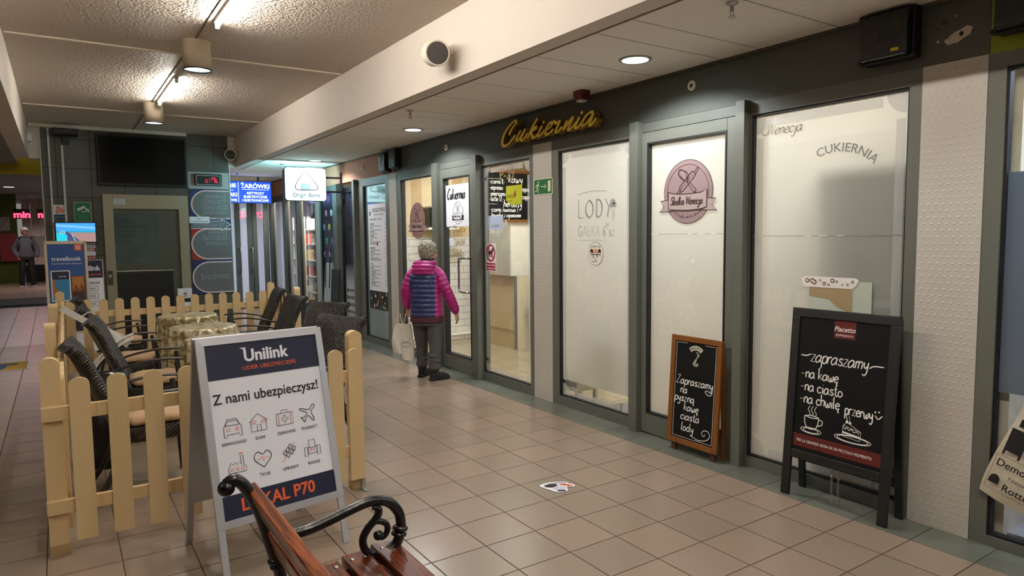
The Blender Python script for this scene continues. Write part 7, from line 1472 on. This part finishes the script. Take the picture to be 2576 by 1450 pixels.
limb(q, [(0.115, -0.012, 1.195), (0.165, -0.02, 1.14), (0.21, -0.03, 1.04), (0.255, 0.0, 0.93), (0.298, 0.07, 0.775), (0.303, 0.08, 0.75)], [0.058, 0.064, 0.061, 0.058, 0.052, 0.042], 20, 6, 0.006, 0.05)
limb(q, [(-0.115, -0.012, 1.195), (-0.16, -0.03, 1.14), (-0.20, -0.05, 1.04), (-0.222, -0.045, 0.95), (-0.233, 0.015, 0.82), (-0.234, 0.02, 0.80)], [0.058, 0.064, 0.061, 0.058, 0.052, 0.042], 20, 6, 0.006, 0.05)
for sx in (-1, 1): q.ball((sx * 0.095, -0.010, 1.185), (0.085, 0.082, 0.072), 18, 12)
# hood lying on the shoulders
for a in range(-8, 9):
    t = a / 8 * 2.1 - PI / 2; q.ball((0.01 + 0.082 * math.cos(t), 0.0 + 0.082 * math.sin(t), 1.285 + 0.010 * math.sin(t)), (0.033, 0.033, 0.036), 12, 8)
for z_, y_, a_, b_ in ((1.285, -0.085, 0.125, 0.045), (1.252, -0.105, 0.137, 0.048), (1.216, -0.118, 0.130, 0.045), (1.182, -0.122, 0.108, 0.036)): q.ball((0, y_, z_), (a_ * 0.97, b_, 0.031), 24, 10)
remesh(q.build('jacket', jacket_mat(), wom), 0.0055, 2, 0.4)
q = MB().tube([(0.018 + 0.062 * math.cos(t), 0.014 + 0.062 * math.sin(t), 1.315 + 0.010 * math.sin(t)) for t in [2 * PI * k / 24 for k in range(24)]], 0.022, 10, closed=True); q.build('collar', mat('dark_navy_lining', '#1a1c30', 0.7), wom)
# the two cloth bags she carries
bpy.context.view_layer.update()
HL = wom.matrix_world @ Vector((-0.256, 0.04, 0.70)) if False else Matrix.Translation((3.335, 6.68, 0.002)) @ R(math.radians(-46), 'Z') @ Vector((-0.234, 0.045, 0.70))
def cloth_bag(off, w_, h, rz, label, mt, prn):
    r = thing('cloth_bag', label, 'bag', (HL.x + off[0], HL.y + off[1], HL.z - 0.10 - h), rz, 'bags in the woman\'s hand')
    q = MB(); rr = []
    for j in range(15):
        v = j / 14; rr.append([(w_ / 2 * (0.86 + 0.14 * math.sin(PI * (1 - v) * 0.9)) * (1 - 0.35 * v ** 3) * (abs(math.cos(t)) ** 0.7) * (1 if math.cos(t) > 0 else -1) + 0.006 * math.sin(5 * v + 2), (0.030 * (1 - v) + 0.012) * (1 + 0.3 * math.sin(3 * t + 5 * v)) * math.sin(t), h * v + 0.012 * math.sin(2 * t) * (1 - v)) for t in [2 * PI * k / 28 for k in range(28)]])
    q.loft(rr); q.build('bag_body', mt, r)
    for s_ in (-1, 1): MB().tube(smooth_path([(s_ * w_ * 0.22, 0, h - 0.01), (s_ * w_ * 0.10, 0.0, h + 0.07), (s_ * 0.010, 0.0, h + 0.12)], 4), 0.006, 6).build('strap', mt, r)
    if prn: b = MB().at(frame_of((0, -0.045, h * 0.45), (1, 0, 0), (0, 0.03, 1), (0, -1, 0))); b.ring(0, 0, 0.05, 0.03, 0.006, 0.0).stroke(smooth_path([(-0.06, 0.05), (0.0, 0.02), (0.05, 0.07)], 4), 0.005, 0); b.build('print', GREYLINE, r)
    return r
M_COTTON = mat('off_white_cotton', '#d8d0c2', 0.85, 0, 0.08, 16, 0.4, 60)
cloth_bag((-0.085, 0.06, 0), 0.17, 0.33, -0.35, 'pale cloth bag hanging from the woman\'s hand, the outer plain one', M_COTTON, False); cloth_bag((-0.025, -0.005, 0), 0.16, 0.40, -0.6, 'longer pale cloth bag with faint grey print nearest the woman\'s leg', mat('warm_white_cotton', '#e0d8ca', 0.85, 0, 0.08, 16, 0.4, 60), True)

# --- man in cap and grey hoodie at the end of the dark corridor
man = thing('person', 'man in pale cap, grey hoodie and black trousers standing in the dark corridor', 'person', (-0.82, 24.9, 0.201), math.radians(182))
HM2 = T(0, 0.03, 1.63) @ R(math.radians(22), 'Z')
q = MB(); head(q, HM2, 1.05); limb(q, [(0, 0, 1.36), (0, 0.005, 1.46), (0, 0.02, 1.57)], [0.07, 0.055, 0.058]); limb(q, [(0, 0, 0.90), (0, 0, 1.0), (0, -0.01, 1.2), (0, -0.01, 1.36)], [0.11, 0.11, 0.12, 0.10])
RA2 = [(0.15, -0.01, 1.35), (0.26, -0.05, 1.18), (0.28, -0.03, 1.08), (0.22, 0.13, 0.93)]; LA2 = [(-0.15, -0.01, 1.35), (-0.25, -0.02, 1.18), (-0.27, 0.0, 1.08), (-0.27, 0.08, 0.88)]
for A in (RA2, LA2): limb(q, A, [0.045, 0.045, 0.042, 0.03])
hand(q, (0.205, 0.13, 0.90), (-0.25, -0.15, -0.95), (-0.8, 0.3, 0), (0, 1, 0), 0.6); hand(q, (-0.27, 0.09, 0.84), (0, 0.15, -1), (0.9, 0.2, 0), (0, 1, 0), 0.6)
for sx in (-1, 1): limb(q, [(sx * 0.09, 0, 0.86), (sx * 0.12, 0.02, 0.48), (sx * 0.14, 0, 0.08)], [0.09, 0.06, 0.045])
remesh(q.build('body', mat('tan_skin', '#a8765a', 0.5), man), 0.008, 3); face_bits(man, HM2, 1.05)
q = MB().at(HM2 @ Matrix.Scale(1.05, 4)); q.ball((0, -0.03, 0.02), (0.083, 0.085, 0.085), 16, 12); q.ball((0, -0.05, -0.03), (0.075, 0.055, 0.06), 14, 10); q.build('hair', mat('dark_hair', '#1c1512', 0.6, 0, 0.3, 60), man)
q = MB().at(HM2 @ Matrix.Scale(1.05, 4)); q.ball((0, -0.012, 0.06), (0.088, 0.102, 0.075), 20, 12); q.prism([(-0.07, 0.06), (0.07, 0.06), (0.065, 0.13), (0.03, 0.165), (-0.03, 0.165), (-0.065, 0.13)], 0.045, 0.055); q.build('cap', mat('pale_grey_cap', '#b4b0a8', 0.7), man)
q = MB(); q.loft([ring_sup(0, -0.005, z, a, b_, 32, 0.85) for z, a, b_ in ((0.86, 0.20, 0.15), (0.90, 0.215, 0.16), (1.05, 0.225, 0.165), (1.2, 0.23, 0.16), (1.35, 0.22, 0.14), (1.42, 0.15, 0.11), (1.50, 0.085, 0.085))])
limb(q, [(0.15, -0.01, 1.38)] + RA2[1:3] + [(0.222, 0.12, 0.92)], [0.08, 0.072, 0.066, 0.055]); limb(q, [(-0.15, -0.01, 1.38)] + LA2[1:3] + [(-0.27, 0.075, 0.90)], [0.08, 0.072, 0.066, 0.055]); q.ball((0, -0.10, 1.44), (0.14, 0.07, 0.08), 16, 10)
for a in range(12): q.ball((0.09 * math.cos(a * PI / 6), 0.005 + 0.085 * math.sin(a * PI / 6), 1.475), 0.038, 10, 6)
remesh(q.build('hoodie', mat('heather_grey_fleece', '#4c4e53', 0.9, 0, 0.1, 40, 0.3, 60), man), 0.010, 3)
q = MB(); q.loft([ring_sup(0, 0, z, a, b_, 24) for z, a, b_ in ((0.78, 0.17, 0.13), (0.90, 0.18, 0.14), (0.98, 0.17, 0.13))])
for sx in (-1, 1): limb(q, [(sx * 0.09, 0, 0.84), (sx * 0.12, 0.02, 0.48), (sx * 0.14, 0.0, 0.06)], [0.105, 0.082, 0.07])
remesh(q.build('trousers', mat('black_trousers', '#16161a', 0.8), man), 0.010, 3)
for sx in (-1, 1):
    q = MB().at(T(sx * 0.14, 0, 0) @ R(-sx * 0.15, 'Z')); q.mat(1).prism([(-0.042, -0.07), (0.042, -0.07), (0.05, 0.12), (0.03, 0.20), (-0.03, 0.20), (-0.05, 0.12)], 0, 0.025); q.mat(0).ball((0, 0.0, 0.05), (0.045, 0.07, 0.05), 14, 8); q.ball((0, 0.10, 0.04), (0.042, 0.09, 0.032), 14, 8); q.build('shoe', [mat('black_shoe', '#131316', 0.5), mat('white_shoe_sole', '#c9c7c2', 0.6)], man)
for sx in (-1, 1): MB().tube(smooth_path([(sx * 0.13, -0.12, 1.44), (sx * 0.145, 0.02, 1.46), (sx * 0.15, 0.14, 1.33), (sx * 0.17, 0.155, 1.15), (sx * 0.20, 0.06, 1.0)], 4), 0.022, 8, flat=0.4).build('backpack_strap', M_BLACK, man)
